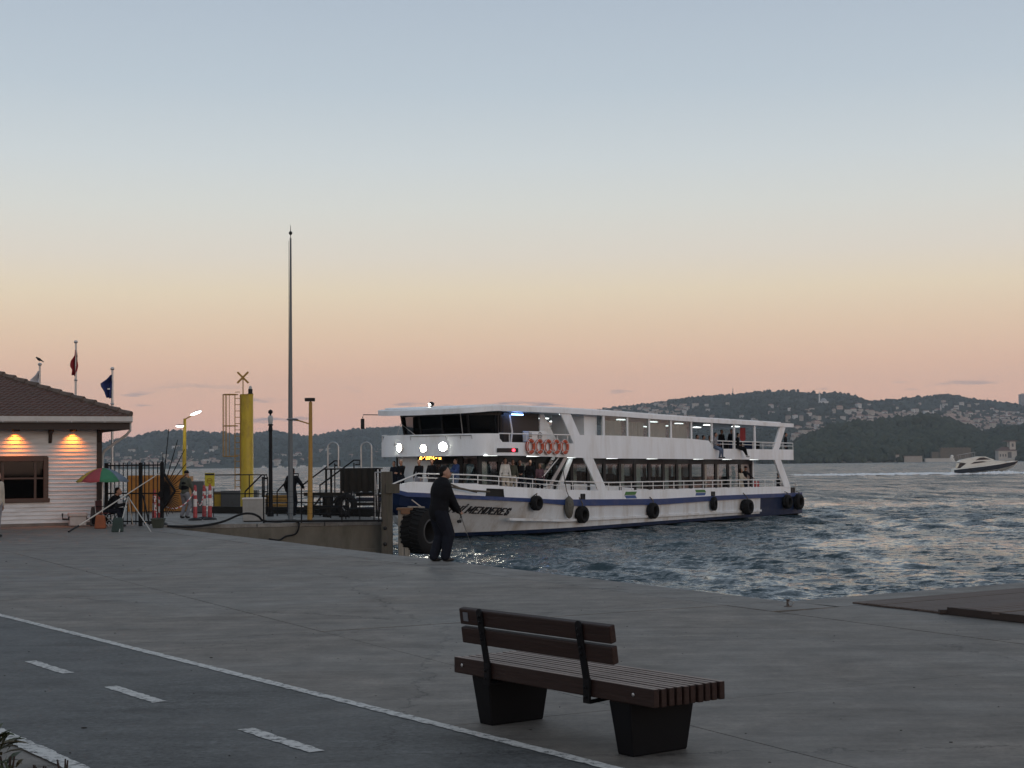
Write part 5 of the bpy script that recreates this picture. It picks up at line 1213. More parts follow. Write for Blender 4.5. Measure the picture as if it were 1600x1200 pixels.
# ================================================================== VENDOR'S PITCH
V = PV_
para = thing('parasol', 'faded striped parasol in yellow, red, green and blue', 'parasol', G(160, 823))
zc = At(157, 752, para.location.y).z; R_ = .80; zt = At(157, 731, para.location.y).z
PC4 = [S('parasol_yellow', (.34, .25, .04), .8, .1), S('parasol_red', (.26, .04, .05), .8, .1), S('parasol_green', (.03, .15, .075), .8, .1), S('parasol_blue', (.11, .15, .20), .8, .1)]
order = [1, 2, 3, 0, 1, 2, 3, 0]
for k in range(8):
    a0 = -pi / 2 - pi / 4 + (k) * pi / 4 + .15; vs, fs = [], []; ns, nr = 4, 5
    for i in range(ns + 1):
        for j in range(nr + 1):
            f = j / nr; a_ = a0 + (pi / 4) * i / ns; sag = -.03 * math.sin(pi * i / ns) * f; r = R_ * f * (1 - .035 * math.sin(pi * i / ns))
            vs.append((r * math.cos(a_), r * math.sin(a_), lerp(zt, zc, f ** 1.9) + sag))
    for i in range(ns):
        for j in range(nr): q = i * (nr + 1) + j; fs.append((q, q + 1, q + nr + 2, q + nr + 1))
    o = MB().add(vs, fs).build('panel', PC4[order[k]], para); sd_ = o.modifiers.new('thick', 'SOLIDIFY'); sd_.thickness = .006
    MB().tube([(0, 0, zt - .02), (R_ * .5 * math.cos(a0), R_ * .5 * math.sin(a0), lerp(zt, zc, .27) - .012), (R_ * math.cos(a0), R_ * math.sin(a0), zc - .01)], .006, 5).build('rib', M_STEEL, para)
MB().tube([(0, 0, 0), (0, 0, zt + .05)], .018, 8).build('pole', M_STEEL, para)
ch = thing('folding_chair', 'low folding chair with dark red seat under the vendor', 'chair', V, math.radians(82))
MB().b2((-.26, .0, .40), (.26, .46, .425)).build('seat', S('chair_red', (.09, .02, .022), .8), ch, False, .01)
MB().b2((-.26, .44, .5), (.26, .46, .80)).build('backrest', MATS['chair_red'], ch, False, .01)
for sx in (-.25, .25):
    MB().tube([(sx, .02, .42), (sx, .42, .0)], .012, 6).build('leg', M_STEEL, ch); MB().tube([(sx, .48, .82), (sx, .44, .42), (sx, .0, .0)], .012, 6).build('leg', M_STEEL, ch)
    MB().tube([(sx, .46, .62), (sx, .05, .62), (sx, .03, .42)], .012, 6).build('armrest', M_DARK, ch)
ppx = thing('paper_sheet', 'pale sheet of paper held by the seated vendor', 'paper', At(187, 787, V.y), .5)
MB().box((0, 0, 0), (.2, .01, .26), Matrix.Rotation(-.5, 3, 'X')).build('sheet', S('paper_white', (.5, .52, .55), .8, .2), ppx, False)
# tripod with the long pole
tp0 = At(200, 775, V.y - .3); tg = G(196, 829)
trip = thing('tripod', 'white tripod holding up the long pole', 'tripod', (tp0.x, tp0.y, 0))
M_PALE = S('pale_tube', (.42, .40, .36), .5, .15, 6)
for (px, py) in ((186, 832), (236, 831), (208, 822), (174, 818)):
    f = G(px, py) - Vector((tp0.x, tp0.y, 0)); MB().tube([(0, 0, tp0.z - .02), f], [.018, .013], 7).build('leg', M_PALE if px in (186, 236) else M_OL if False else M_PALE, trip)
MB().lathe([(.05, -.05), (.06, 0), (.03, .05)], 10, (0, 0, tp0.z - .02)).build('head', M_DARK, trip)
pa, pb = G(107, 832), At(256, 735, V.y - .2); pm = At(200, 775, V.y - .3)
lp0 = thing('long_pole', 'long pale pole with dark grip leaning over the tripod', 'pole', pa)
dv = (pb - pa); MB().tube([dv * .1, dv], [.021, .013], 8).build('shaft', M_PALE, lp0); MB().tube([dv * 0 + Vector((0, 0, .02)), dv * .1], .027, 8).build('grip', M_DARK, lp0)
# bags and boxes
def at_g(px, py): return G(px, py)
bp = thing('backpack', 'grey and black backpack propped against the corner post', 'backpack', at_g(150, 822), .3)
MB().hexa([Vector(p) for p in ((-.2, -.12, .0), (.2, -.12, 0), (.2, .12, 0), (-.2, .12, 0), (-.15, -.06, .62), (.13, -.06, .58), (.12, .08, .58), (-.14, .08, .62))]).build('bag', S('pack_grey', (.06, .055, .055), .9, .4, 7, .4), bp, False, .06)
MB().box((0, -.15, .2), (.28, .1, .26)).build('pocket', C_BLK, bp, False, .04); MB().tube([(-.05, 0, .6), (0, 0, .68), (.05, 0, .6)], .012, 6).build('handle', C_BLK, bp)
for sx in (-.1, .1): MB().tube([(sx, .09, .55), (sx, .16, .35), (sx, .1, .1)], .02, 6).build('strap', C_BLK, bp)
ob = thing('orange_bag', 'orange shopping bag on the ground by the backpack', 'bag', at_g(157, 826))
MB().hexa([Vector(p) for p in ((-.17, -.1, 0), (.17, -.1, 0), (.17, .1, 0), (-.17, .1, 0), (-.13, -.05, .42), (.12, -.05, .39), (.13, .06, .39), (-.14, .06, .43))]).build('bag', S('bag_orange', (.22, .065, .025), .8, .25, 6, .4), ob, False, .04)
MB().tube([(-.06, 0, .4), (-.04, 0, .5), (.04, 0, .5), (.06, 0, .39)], .01, 6).build('handle', MATS['bag_orange'], ob)
gb = thing('green_bag', 'dark green tool bag standing below the tripod', 'bag', at_g(183, 831))
MB().hexa([Vector(p) for p in ((-.15, -.1, 0), (.17, -.1, 0), (.17, .1, 0), (-.15, .1, 0), (-.1, -.06, .4), (.15, -.06, .4), (.15, .06, .4), (-.1, .06, .4))]).build('bag', S('bag_green', (.022, .04, .036), .85, .3, 7, .3), gb, False, .03)
MB().tube([(-.05, 0, .4), (0, 0, .5), (.08, 0, .4)], .012, 6).build('handle', C_BLK, gb)
wb = thing('storage_box', 'off-white plastic box with lid by the clapboard wall', 'box', at_g(121, 822.5), .42)
MB().b2((-.25, -.16, .02), (.25, .16, .3)).build('tub', S('box_pinkwhite', (.40, .36, .35), .6, .15), wb, False, .03); MB().b2((-.29, -.19, .3), (.29, .19, .42)).build('lid', MATS['box_pinkwhite'], wb, False, .04)
for sx in (-1, 1): MB().b2((sx * .25 - .03, -.05, .2), (sx * .25 + .03, .05, .3)).build('catch', M_DARK, wb, False)
# ================================================================== GATE AND SPIKED GUARD
M_IRON = S('black_iron', (.006, .0065, .008), .6, .2, 6, .1, spec=.2)
ga, gb_ = G(166, 821.5), G(253, 822.5); gd = (gb_ - ga); gl = gd.length; gdn = gd.normalized()
gate = thing('iron_gate', 'black iron bar gate between the building and the pier', 'gate', ga, math.atan2(gdn.y, gdn.x))
GH = At(210, 724, (ga.y + gb_.y) / 2).z
for x in (0, gl * .62, gl): MB().b2((x - .05, -.04, 0), (x + .05, .04, GH + .02)).build('post', M_IRON, gate, False, .006)
for z in (.14, GH * .52, GH - .06): MB().b2((0, -.018, z - .022), (gl, .018, z + .022)).build('cross_rail', M_IRON, gate, False)
br0 = None
for k in range(1, 13):
    x = gl * k / 13
    if br0 is None: br0 = MB().tube([(0, 0, .05), (0, 0, GH + .03)], .016, 6).build('bar', M_IRON, gate); o = br0
    else: o = dup(br0, 'bar', gate)
    o.location = (x, 0, 0)
MB().tube([(gl * .66, 0, GH * .5), (gl * .82, -.1, .05)], .025, 6).build('drop_bolt', M_IRON, gate)
fan = thing('spiked_guard', 'black fan of iron spikes fixed to the end of the gate', 'fence guard', gb_, gate.rotation_euler.z)
fc = At(255, 772, gb_.y).z
rr = random.Random(9)
for k in range(27):
    a_ = math.radians(lerp(89, -74, k / 26)); ln = .62 + .12 * rr.random()
    if k in (0, 1, 3, 5, 7, 9): ln = (1.25, 2.0, 1.75, 1.6, 1.3, 1.1)[(0, 1, 3, 5, 7, 9).index(k)]
    MB().tube([(.05, -.05, fc), (.05 + math.cos(a_) * ln, -.05, fc + math.sin(a_) * ln)], [.022, .012], 5).build('spike', M_IRON, fan)
MB().lathe([(.1, -.05), (.1, .05)], 14, (.03, -.05, fc), Matrix.Rotation(pi / 2, 3, 'X')).tube([(.0, 0, .0), (.0, 0, fc + 1.0)], .035, 8).build('hub', M_IRON, fan)
MB().bar((.08, -.09, fc + .72), (.58, -.09, fc + .1), .05, .05).bar((.58, -.09, fc + .1), (.02, -.09, fc - .55), .05, .05).build('brace', M_IRON, fan, False)
pot = thing('plant_pot', 'dark green square planter at the foot of the gate end', 'planter', at_g(247, 825))
MB().hexa([Vector(p) for p in ((-.13, -.13, 0), (.13, -.13, 0), (.13, .13, 0), (-.13, .13, 0), (-.17, -.17, .24), (.17, -.17, .24), (.17, .17, .24), (-.17, .17, .24))]).build('tub', S('pot_green', (.03, .038, .027), .8), pot, False, .01); MB().b2((-.185, -.185, .24), (.185, .185, .29)).build('rim', MATS['pot_green'], pot, False, .01)
MB().ell((0, 0, .28), (.15, .15, .03)).build('soil', M_BROWN, pot)
# ================================================================== STRIPED POSTS, SIGN, ORANGE CONTAINER
M_PRED, M_PWH = S('post_red', (.36, .055, .06), .6, .15), S('post_white', (.55, .53, .52), .6, .12)
def striped(px, py, h, label):
    p = G(px, py); t0 = thing('striped_post', label, 'traffic post', p, 0, 'red and white striped posts on the pier')
    MB().lathe([(.24, 0), (.24, .03), (.2, .07), (.07, .09)], 16).build('base', M_DARK, t0)
    n = 8
    for k in range(n):
        z0, z1 = .08 + (h - .1) * k / n, .08 + (h - .1) * (k + 1) / n; r = lerp(.07, .05, k / n)
        m_ = M_PRED if k < 3 or k == 5 or k == 7 else M_PWH
        MB().lathe([(r, z0), (r * 1.04, z0 + .01), (r * 1.04, z1 - .01), (r, z1)], 12).build('red_band' if m_ is M_PRED else 'white_band', m_, t0)
    MB().ell((0, 0, h), (.05, .05, .04)).torus((0, 0, h + .03), .035, .012, (0, 1, 0), 12, 6).build('knob', M_PRED, t0); return p, h
ps = [striped(305, 813, 1.12, 'striped red and white post right of the capped person'), striped(319, 811, 1.10, 'left post of the pair under the yellow notice'), striped(328, 812, 1.14, 'right post of the pair under the yellow notice'),
      striped(241, 818, 1.02, 'striped post behind the gate near the orange container'), striped(250, 820, .9, 'short striped post right behind the green planter')]
def chain(a, b, label):
    p = Vector((a[0].x, a[0].y, a[1] - .08)); q = Vector((b[0].x, b[0].y, b[1] - .08)); t0 = thing('barrier_chain', label, 'chain', p)
    L = (q - p); n = 18; links = MB()
    mid = None
    for k in range(n):
        f0, f1 = k / n, (k + 1) / n; a_ = L * f0 + Vector((0, 0, -.55 * (4 * f0 * (1 - f0)) ** .9)); b_ = L * f1 + Vector((0, 0, -.55 * (4 * f1 * (1 - f1)) ** .9))
        m_ = MB().tube([a_, b_], .02, 6).build('link', M_PWH if k % 2 else M_PRED, t0)
chain(ps[0], ps[1], 'red and white chain from the single post to the notice post'); chain(ps[3], ps[4], 'red and white chain between the two posts by the gate'); chain(ps[3], ps[0], 'long red and white chain behind the capped person')
sg0 = thing('notice_board', 'small yellow notice on a stand behind the striped posts', 'sign', G(327, 808))
zs_ = At(327, 763, sg0.location.y).z; zt = At(327, 739, sg0.location.y).z
MB().b2((-.16, -.01, zs_), (.19, .01, zt)).build('panel', S('sign_yellow', (.42, .36, .03), .6, .1), sg0, False)
MB().b2((-.15, -.014, zt - .085), (.18, -.011, zt - .02)).build('header_band', M_DARK, sg0, False)
MB().torus((.015, -.014, lerp(zs_, zt, .48)), .09, .012, (0, 1, 0), 16, 5, .3).b2((-.06, -.016, lerp(zs_, zt, .47)), (.09, -.012, lerp(zs_, zt, .52))).build('emblem', S('sign_ochre', (.22, .13, .01), .7), sg0)
MB().b2((-.16, -.014, zs_ + .0), (.19, -.011, zs_ + .07)).build('footer_band', M_PWH, sg0, False)
for x in (-.12, .15): MB().tube([(x, 0.02, 0), (x, .02, zs_ + .1)], .015, 6).build('leg', M_DARK, sg0)
oc = thing('orange_container', 'orange steel container behind the iron gate', 'container', G(199, 801), math.radians(6))
M_OR = S('container_orange', (.36, .15, .02), .6, .15, 3, .15, dirt=(.14, .06, .02), dirtamt=.6)
ow = (G(281, 800) - G(199, 800)).length; oh = At(240, 743, oc.location.y).z
MB().b2((0, 0, .12), (ow, 1.8, oh - .06)).build('body', M_OR, oc, False)
for x in (.04, ow * .33, ow * .66, ow - .04): MB().b2((x - .05, -.06, .08), (x + .05, .0, oh)).build('post', M_OR, oc, False)
for z in (.1, oh - .05): MB().b2((0, -.05, z - .06), (ow, -.001, z + .06)).build('edge_beam', M_OR, oc, False)
for k in range(6): MB().b2((ow * .12, -.055, .3 + k * .2), (ow * .28, -.03, .36 + k * .2)).build('rung', M_OR, oc, False)
for k in range(10): MB().b2((ow * .36 + k * ow * .03, -.03, .2), (ow * .375 + k * ow * .03, -.001, oh - .12)).build('rib', M_OR, oc, False)
# ================================================================== POLES, LAMPS, BEACON
M_YEL = S('beacon_yellow', (.42, .30, .012), .5, .12, 2.5, .08, dirt=(.15, .075, .02), dirtamt=.75, dscale=2.2, stretch=(1, 1, .5))
M_YEL2 = S('pole_ochre', (.30, .17, .03), .55, .15, 4)
M_GREYP = S('pole_grey', (.105, .12, .13), .5, .1, 5, .05)
tpb = G(454, 812.5); tpo = thing('tall_pole', 'tall tapering grey flagpole with ball finial, no flag', 'pole', tpb)
TH = At(458, 372, tpb.y).z
MB().tube([(0, 0, 0), (.01, 0, TH * .4), (.03, 0, TH)], [.088, .07, .03], 14).build('shaft', M_GREYP, tpo)
MB().lathe([(.012, TH - .02), (.012, TH + .1), (.05, TH + .13), (.062, TH + .17), (.05, TH + .21), (.012, TH + .24), (.008, TH + .42), (.001, TH + .45)], 12, (.03, 0, 0)).build('finial', M_DARK, tpo)
MB().lathe([(.19, 0), (.19, .03), (.12, .04)], 16).build('base_plate', M_GREYP, tpo); MB().tube([(-.07, -.02, 1.2), (-.03, -.02, TH - .1)], .006, 5).build('halyard', M_DARK, tpo)
yb = G(484, 815); yo = thing('ochre_pole', 'ochre post with small camera head and side lamp arm', 'pole', yb); YH = At(486, 628, yb.y).z
MB().tube([(0, 0, 0), (.03, 0, YH * .5), (.04, 0, YH)], [.085, .07, .055], 12).build('shaft', M_YEL2, yo); MB().lathe([(.14, 0), (.14, .04), (.09, .05)], 12).build('base_plate', M_YEL2, yo)
MB().b2((-.14, -.09, YH + .02), (.18, .09, YH + .13)).tube([(.04, 0, YH - .02), (.04, 0, YH + .05)], .03, 8).build('camera_head', M_DARK, yo, True, .01)
am = MB().tube([(.03, 0, YH - .72), (-.35, 0, YH - .6), (-.62, 0, YH - .56)], .022, 7).build('lamp_arm', M_YEL2, yo)
MB().ell((-.55, 0, YH - .56), (.2, .07, .04)).build('lamp_head', M_GREYP, am)
bb = G(423, 807); bo_ = thing('black_lamp_post', 'black post with clear lantern and cap on the pier', 'lamp post', bb); BH = At(423, 665, bb.y).z
MB().tube([(0, 0, 0), (0, 0, .15), (0, 0, .16), (0, 0, BH - .2), (0, 0, BH - .18), (0, 0, BH)], [.11, .11, .078, .062, .085, .06], 14).build('shaft', M_IRON, bo_)
MB().lathe([(.10, BH), (.10, BH + .02), (.07, BH + .06)], 14).build('collar', M_IRON, bo_)
MB().lathe([(.07, BH + .06), (.09, BH + .16), (.095, BH + .3), (.06, BH + .36)], 14).build('lantern_glass', S('lantern_frost', (.34, .36, .37), .3, .1), bo_)
MB().lathe([(.03, BH + .36), (.035, BH + .42), (.085, BH + .46), (.08, BH + .53), (.03, BH + .57), (.001, BH + .58)], 14).build('cap', M_IRON, bo_)
# beacon
bcp = At(386, 790, 61.0); bc = thing('beacon_tower', 'yellow cylindrical beacon with caged ladder, cross topmark and lantern', 'beacon', (bcp.x, bcp.y, 0)); yB = bcp.y
BCH = At(388, 616, yB).z; mpx = yB / 2400
MB().lathe([(.28, 0), (.26, .05), (.25, BCH - .03), (.265, BCH - .02), (.265, BCH), (.001, BCH + .005)], 28).build('tower', M_YEL, bc)
XL = -(388 - 374.5) * mpx - .02
for dx in (-.09, .12): MB().tube([(XL + dx, -.12, .9), (XL + dx, -.12, BCH - .02)], .02, 6).build('ladder_stile', M_YEL2, bc)
for k in range(16): MB().tube([(XL - .09, -.12, 1.0 + k * .25), (XL + .12, -.12, 1.0 + k * .25)], .014, 5).build('rung', M_YEL2, bc)
x2 = XL - (374.5 - 352) * mpx; zc0, zc1 = At(360, 713, yB).z, BCH
for (x, y) in ((x2, -.1), (lerp(x2, XL, .35), -.38), (lerp(x2, XL, .35), .2), (lerp(x2, XL, .12), -.28), (lerp(x2, XL, .12), .1)): MB().tube([(x, y, zc0), (x, y, zc1)], .014, 5).build('cage_bar', M_YEL2, bc)
for z in (zc0, lerp(zc0, zc1, .49), zc1 - .01): MB().tube([(XL, -.28, z), (lerp(x2, XL, .35), -.38, z), (lerp(x2, XL, .12), -.28, z), (x2, -.1, z), (lerp(x2, XL, .12), .1, z), (lerp(x2, XL, .35), .2, z), (XL, .08, z)], .02, 6).build('cage_hoop', M_YEL2, bc)
zx = At(380, 590, yB).z; xx = -(386 - 380) * mpx
MB().tube([(xx, 0, BCH), (xx, 0, zx)], .022, 8).build('topmark_staff', M_YEL2, bc)
for a_ in (pi / 4, -pi / 4): MB().box((xx, -.02 if a_ > 0 else -.05, zx), (.62, .03, .075), Matrix.Rotation(a_, 3, 'Y')).build('topmark_arm', M_YEL2, bc, False)
lx_ = (391.5 - 386) * mpx
MB().lathe([(.11, BCH), (.11, BCH + .03), (.085, BCH + .04), (.09, BCH + .2), (.07, BCH + .21)], 14, (lx_, 0, 0)).build('lantern_base', M_DARK, bc); MB().lathe([(.06, BCH + .2), (.065, BCH + .28), (.05, BCH + .32), (.001, BCH + .33)], 14, (lx_, 0, 0)).build('lantern_glass', MATS['lantern_frost'], bc)
# double street lamp
slp = At(288, 760, 66.0); sl_ = thing('street_lamp', 'yellow street lamp with two lit heads beyond the gate', 'street lamp', (slp.x, slp.y, 0)); ys = slp.y; m6 = ys / 2400
SH = At(289, 654, ys).z; E_LAMP = E('street_lamp_glow', (1, .98, .93), 9)
MB().tube([(0, 0, 0), (0, 0, SH * .5), (.02, 0, SH)], [.10, .085, .06], 12).build('pole', M_YEL, sl_)
a1 = MB().tube([(.02, 0, SH - .03), (.2, 0, SH + .06), (12 * m6, 0, At(300, 649, ys).z)], .028, 7).build('arm', M_YEL2, sl_)
z1 = At(306, 645.5, ys).z; hd_ = MB().ell((18 * m6, 0, z1 + .02), (.28, .13, .06), 14, 8, Matrix.Rotation(-.35, 3, 'Y')).build('lamp_head', M_GREYP, a1); MB().ell((18 * m6, -.03, z1 - .0), (.26, .12, .055), 14, 8, Matrix.Rotation(-.35, 3, 'Y')).build('lamp_lens', E_LAMP, sl_)
z2 = At(288, 667, ys).z; a2 = MB().tube([(0, 0, z2 + .05), (-.05, -.3, z2 + .08), (-.06, -.5, z2 + .06)], .025, 7).build('arm', M_YEL2, sl_)
MB().ell((-.06, -.62, z2 + .05), (.17, .3, .045)).build('lamp_head', M_GREYP, a2); MB().ell((-.06, -.62, z2 + .02), (.16, .28, .05)).build('lamp_lens', E_LAMP, sl_)
# ---- flagpoles behind the building
M_FLAGS = [S('flag_white', (.48, .50, .55), .8, .1), S('flag_red', (.24, .012, .018), .8, .1), S('flag_blue', (.015, .028, .13), .8, .1)]
def flagpole(px, ytop, yA, d, fl, lab, flab, poly, m_):
    p = At(px, 800, d); t0 = thing('flagpole', lab, 'flagpole', (p.x, p.y, 0)); H_ = At(px, ytop + 4, d).z
    MB().tube([(0, 0, 0), (0, 0, H_)], [.055, .035], 10).build('pole', M_STEEL, t0); MB().ell((0, 0, H_ + .04), (.075, .075, .06)).build('ball', M_STEEL, t0)
    k = d / 2400
    zc = At(px, yA, d).z; MB().ell((0, 0, zc), (.07, .07, .035)).build('collar', M_STEEL, t0)
    # cloth hanging in folds: outline in photo pixels around the pole, rippled in depth
    f0 = thing('flag', flab, 'flag', (p.x, p.y, 0)); n, m = 14, 16; vs, fs = [], []
    ys_ = [q[0] for q in poly]; lo = [q[1] for q in poly]; hi = [q[2] for q in poly]
    for i in range(n + 1):
        y = lerp(ys_[0], ys_[-1], i / n); a_, b_ = np.interp(y, ys_, lo), np.interp(y, ys_, hi); z = At(px, y, d).z
        for j in range(m + 1):
            f = j / m; x = (lerp(a_, b_, f) - px) * k; vs.append((x, .16 * math.sin(f * 9 + i * .35) * (1 - f * .55), z + .02 * math.sin(f * 7)))
    for i in range(n):
        for j in range(m): q = i * (m + 1) + j; fs.append((q, q + 1, q + m + 2, q + m + 1))
    o = MB().add(vs, fs).build('cloth', m_, f0); sd_ = o.modifiers.new('thick', 'SOLIDIFY'); sd_.thickness = .008
    return t0, f0
flagpole(61, 567, 620, 56, 0, 'steel flagpole with a bird on top behind the roof', 'white flag on the leftmost pole above the roof', [(580, 58, 61.5), (588, 51, 61), (594, 44, 61), (598, 45, 61), (603, 48, 61), (612, 55, 61)], M_FLAGS[0])
flagpole(117.5, 532, 594, 56, 1, 'tallest steel flagpole behind the roof', 'dark red flag hanging limp on the tallest pole', [(547, 116.5, 118), (556, 115, 120), (565, 108, 121), (572, 108, 122), (578, 113, 120), (587, 113, 117.5)], M_FLAGS[1])
fpb, fbl = flagpole(175, 574, 631, 54, 2, 'steel flagpole standing at the corner of the building', 'blue flag flapping left on the pole by the corner', [(586, 172, 175), (592, 165, 175), (599, 154, 175), (604, 156, 175), (612, 163, 174), (622, 168, 173)], M_FLAGS[2])
MB().box(((171.5 - 175) * 54 / 2400, -.2, At(175, 608, 54).z), (.09, .01, .05)).build('star_mark', M_PWH, fbl, False)
bp_ = At(61, 563, 56); bird = thing('bird', 'dark bird perched on the leftmost flagpole', 'bird', bp_); bird.scale = (.62, .62, .62)
MB().ell((0, 0, .06), (.15, .08, .085), 12, 8, Matrix.Rotation(.5, 3, 'Y')).ell((-.13, 0, .16), (.055, .05, .055)).tube([(.1, 0, .02), (.28, 0, -.1)], [.05, .02], 7).build('body', M_DARK, bird)
MB().tube([(-.17, 0, .16), (-.24, 0, .145)], [.018, .004], 6).build('beak', M_DARK, bird)
for sy in (-.03, .03): MB().tube([(.02, sy, .0), (.02, sy, -.06)], .008, 5).build('leg', M_DARK, bird)
# ================================================================== PIER FURNITURE
def box_thing(name, lab, cat, px0, px1, py0, py1, dep, m_, lid=None, rz=0, parts=0):
    p, q = G(px0, py1), G(px1, py1); t0 = thing(name, lab, cat, p, rz); W = (px1 - px0) * p.y / 2400; Hh = At(px0, py0, p.y).z
    MB().b2((0, 0, .03), (W, dep, Hh - (.05 if lid else 0))).build('body', m_, t0, False, .015)
    if lid: MB().b2((-.02, -.02, Hh - .05), (W + .02, dep + .02, Hh)).build('lid', lid, t0, False, .01)
    for k in range(parts): MB().b2((W * (k + .08) / parts, -.012, .12), (W * (k + .92) / parts, -.001, Hh - .1)).build('door', m_, t0, False, .006)
    MB().b2((.03, .03, 0), (W - .03, dep - .03, .03)).build('foot', M_DARK, t0, False)
    return t0
M_CAB, M_CABW = S('cabinet_grey', (.06, .065, .07), .6, .2, 5), S('cabinet_pale', (.27, .27, .26), .6, .15, 4, .1, dirt=(.16, .15, .13), dirtamt=.5)
box_thing('pale_cabinet', 'pale grey box cabinet with white lid at the pier edge', 'cabinet', 379, 411, 778, 815.5, .5, M_CABW, M_PWH)
box_thing('grey_cabinet', 'dark grey twin-door cabinet behind the pale one', 'cabinet', 345, 376, 767, 797, .5, M_CAB, None, 0, 2)
box_thing('grey_cabinet', 'wide dark grey cabinet in front of the beacon foot', 'cabinet', 378, 402, 766, 795, .5, M_CAB, None, 0, 1)
box_thing('yellow_bin', 'small yellow and grey bin behind the striped posts', 'bin', 334, 346, 768, 797, .5, S('bin_yellow', (.30, .21, .02), .6, .2), M_CAB)
box_thing('screen_board', 'dark grey panel standing behind the capped person', 'panel', 299, 318, 752, 802, .2, M_CAB)
def rail_thing(lab, pts, hs, z1, rails=(1, .5), r=.022, posts=None, name='railing'):
    t0 = thing(name, lab, 'railing', pts[0]); o0 = Vector(pts[0])
    P_ = [Vector(p) - o0 for p in pts]
    for f in rails: MB().tube([p + Vector((0, 0, z1 * f)) for p in P_], r, 6).build('rail', M_IRON, t0)
    L = sum((P_[i + 1] - P_[i]).length for i in range(len(P_) - 1)); n = posts or max(2, int(L / hs)); acc = []
    for k in range(n + 1):
        s_ = L * k / n; i = 0
        while i < len(P_) - 2 and s_ > (P_[i + 1] - P_[i]).length + 1e-6: s_ -= (P_[i + 1] - P_[i]).length; i += 1
        q = P_[i].lerp(P_[i + 1], s_ / (P_[i + 1] - P_[i]).length); MB().tube([q, q + Vector((0, 0, z1))], r, 6).build('post', M_IRON, t0)
    return t0
def Gd(px, d): p = At(px, 750, d); return Vector((p.x, p.y, 0))
rail_thing('black pipe railing along the far side of the pier under the beacon', [Gd(334, 60.5), Gd(400, 59.8), Gd(413, 58.6)], 1.4, At(370, 742, 60).z)
rail_thing('black pipe railing between the black lamp and the tall pole', [Gd(416, 57), Gd(520, 55.5)], 1.0, At(470, 774, 56).z + .05, (1, .6, .25))
rail_thing('low black railing right of the ochre pole', [Gd(488, 53), Gd(545, 52.5)], .75, At(510, 776, 53).z, (1, .55, .2))
def stair_rail(lab, pts, d, posts):
    q = [At(x, y, d) for x, y in pts]; t0 = thing('stair_handrail', lab, 'handrail', (q[0].x, q[0].y, 0)); o0 = Vector((q[0].x, q[0].y, 0))
    MB().tube([p - o0 for p in q], .028, 7).build('handrail', M_IRON, t0)
    for (x, y) in posts: p = At(x, y, d) - o0; MB().tube([p, (p.x, p.y, 0)], .024, 6).build('post', M_IRON, t0)
stair_rail('sloping black handrail just left of the pale cabinet', [(383, 768), (409, 742), (417, 742), (417, 747), (411, 747)], 54, [(383, 768), (410, 745)])
stair_rail('sloping black handrail left of the tall pole', [(433, 768), (459, 740), (466, 740), (466, 746), (460, 746)], 55.5, [(433, 768), (459, 743)])
stair_rail('sloping black handrail rising behind the ochre pole', [(470, 760), (523, 720), (531, 720), (531, 727), (524, 727)], 56, [(471, 759), (523, 724)])
stair_rail('sloping black handrail in front of the dark platform', [(499, 759), (553, 719), (562, 719), (562, 726), (555, 726)], 55, [(500, 758), (553, 723)])
rail_thing('short black post with cross bars beside the first stair handrail', [Gd(412, 55.2), Gd(418, 55.2)], .2, At(415, 745, 55.2).z, (.95, .62, .3), .02, 1, 'ladder_post')
# stack of ochre crates
M_CRATE = S('crate_ochre', (.25, .14, .03), .75, .3, 4, .3)
for k, (px, py, wpx, lab) in enumerate(((412, 797, 21, 'lower left ochre crate between lamp and tall pole'), (434, 797, 17, 'lower right ochre crate next to the tall pole'), (412, 784, 38, 'long upper ochre crate on the two lower crates'))):
    base = G(412, 799.5); d = base.y; p = At(px, py, d); z0 = 0 if k < 2 else .33; W = wpx * d / 2400
    t0 = thing('crate', lab, 'crate', (p.x, p.y, z0), 0, 'ochre crates stacked on the pier')
    for j in range(3): MB().b2((0, -.02, .02 + j * .105), (W, .0, .105 + j * .105)).build('slat', M_CRATE, t0, False, .006)
    for x in (.0, W - .05): MB().b2((x, -.045, 0), (x + .05, -.021, .325)).build('batten', M_CRATE, t0, False)
    MB().b2((.02, .0, .01), (W - .02, .5, .32)).build('inner_box', M_BROWN, t0, False)
# boarding platform with hoops
pd_ = 54.5; pz = At(545, 731.5, pd_).z; p0, p1 = At(506, 731, pd_), At(592, 731, pd_)
plat = thing('boarding_platform', 'dark raised boarding platform with two silver hoops', 'platform', (p0.x, p0.y, 0)); W = p1.x - p0.x; M_TARP = S('dark_tarpaulin', (.018, .017, .015), .85, .35, 2.5, .5, spec=.2)
MB().b2((0, -.1, pz - .05), (W, 1.6, pz)).build('top_plate', M_IRON, plat, False, .01)
for x in (.08, W * .42, W - .1):
    for y in (0, 1.5): MB().tube([(x, y, 0), (x, y, pz - .05)], .04, 7).build('leg', M_IRON, plat)
x0, x1 = 26 * pd_ / 2400, 80 * pd_ / 2400; zb = At(550, 770, pd_).z
vs = []; n = 18; mb = MB()
for i in range(n + 1):
    x = lerp(x0, x1, i / n); y = -.14 + .035 * math.sin(i * 1.9); vs += [(x, y, pz - .03), (x + .02 * math.sin(i), y - .03, lerp(pz, zb, .5)), (x, y + .02 * math.sin(i * 2.3), zb + .06 * math.sin(i * 1.3))]
mb.add(vs, sum([[(3 * i, 3 * i + 1, 3 * i + 4, 3 * i + 3), (3 * i + 1, 3 * i + 2, 3 * i + 5, 3 * i + 4)] for i in range(n)], [])); mb.build('tarpaulin', M_TARP, plat)
MB().b2((x0 + .05, -.05, zb + .05), (x1 - .05, .9, pz - .06)).build('crate_core', M_TARP, plat, False)
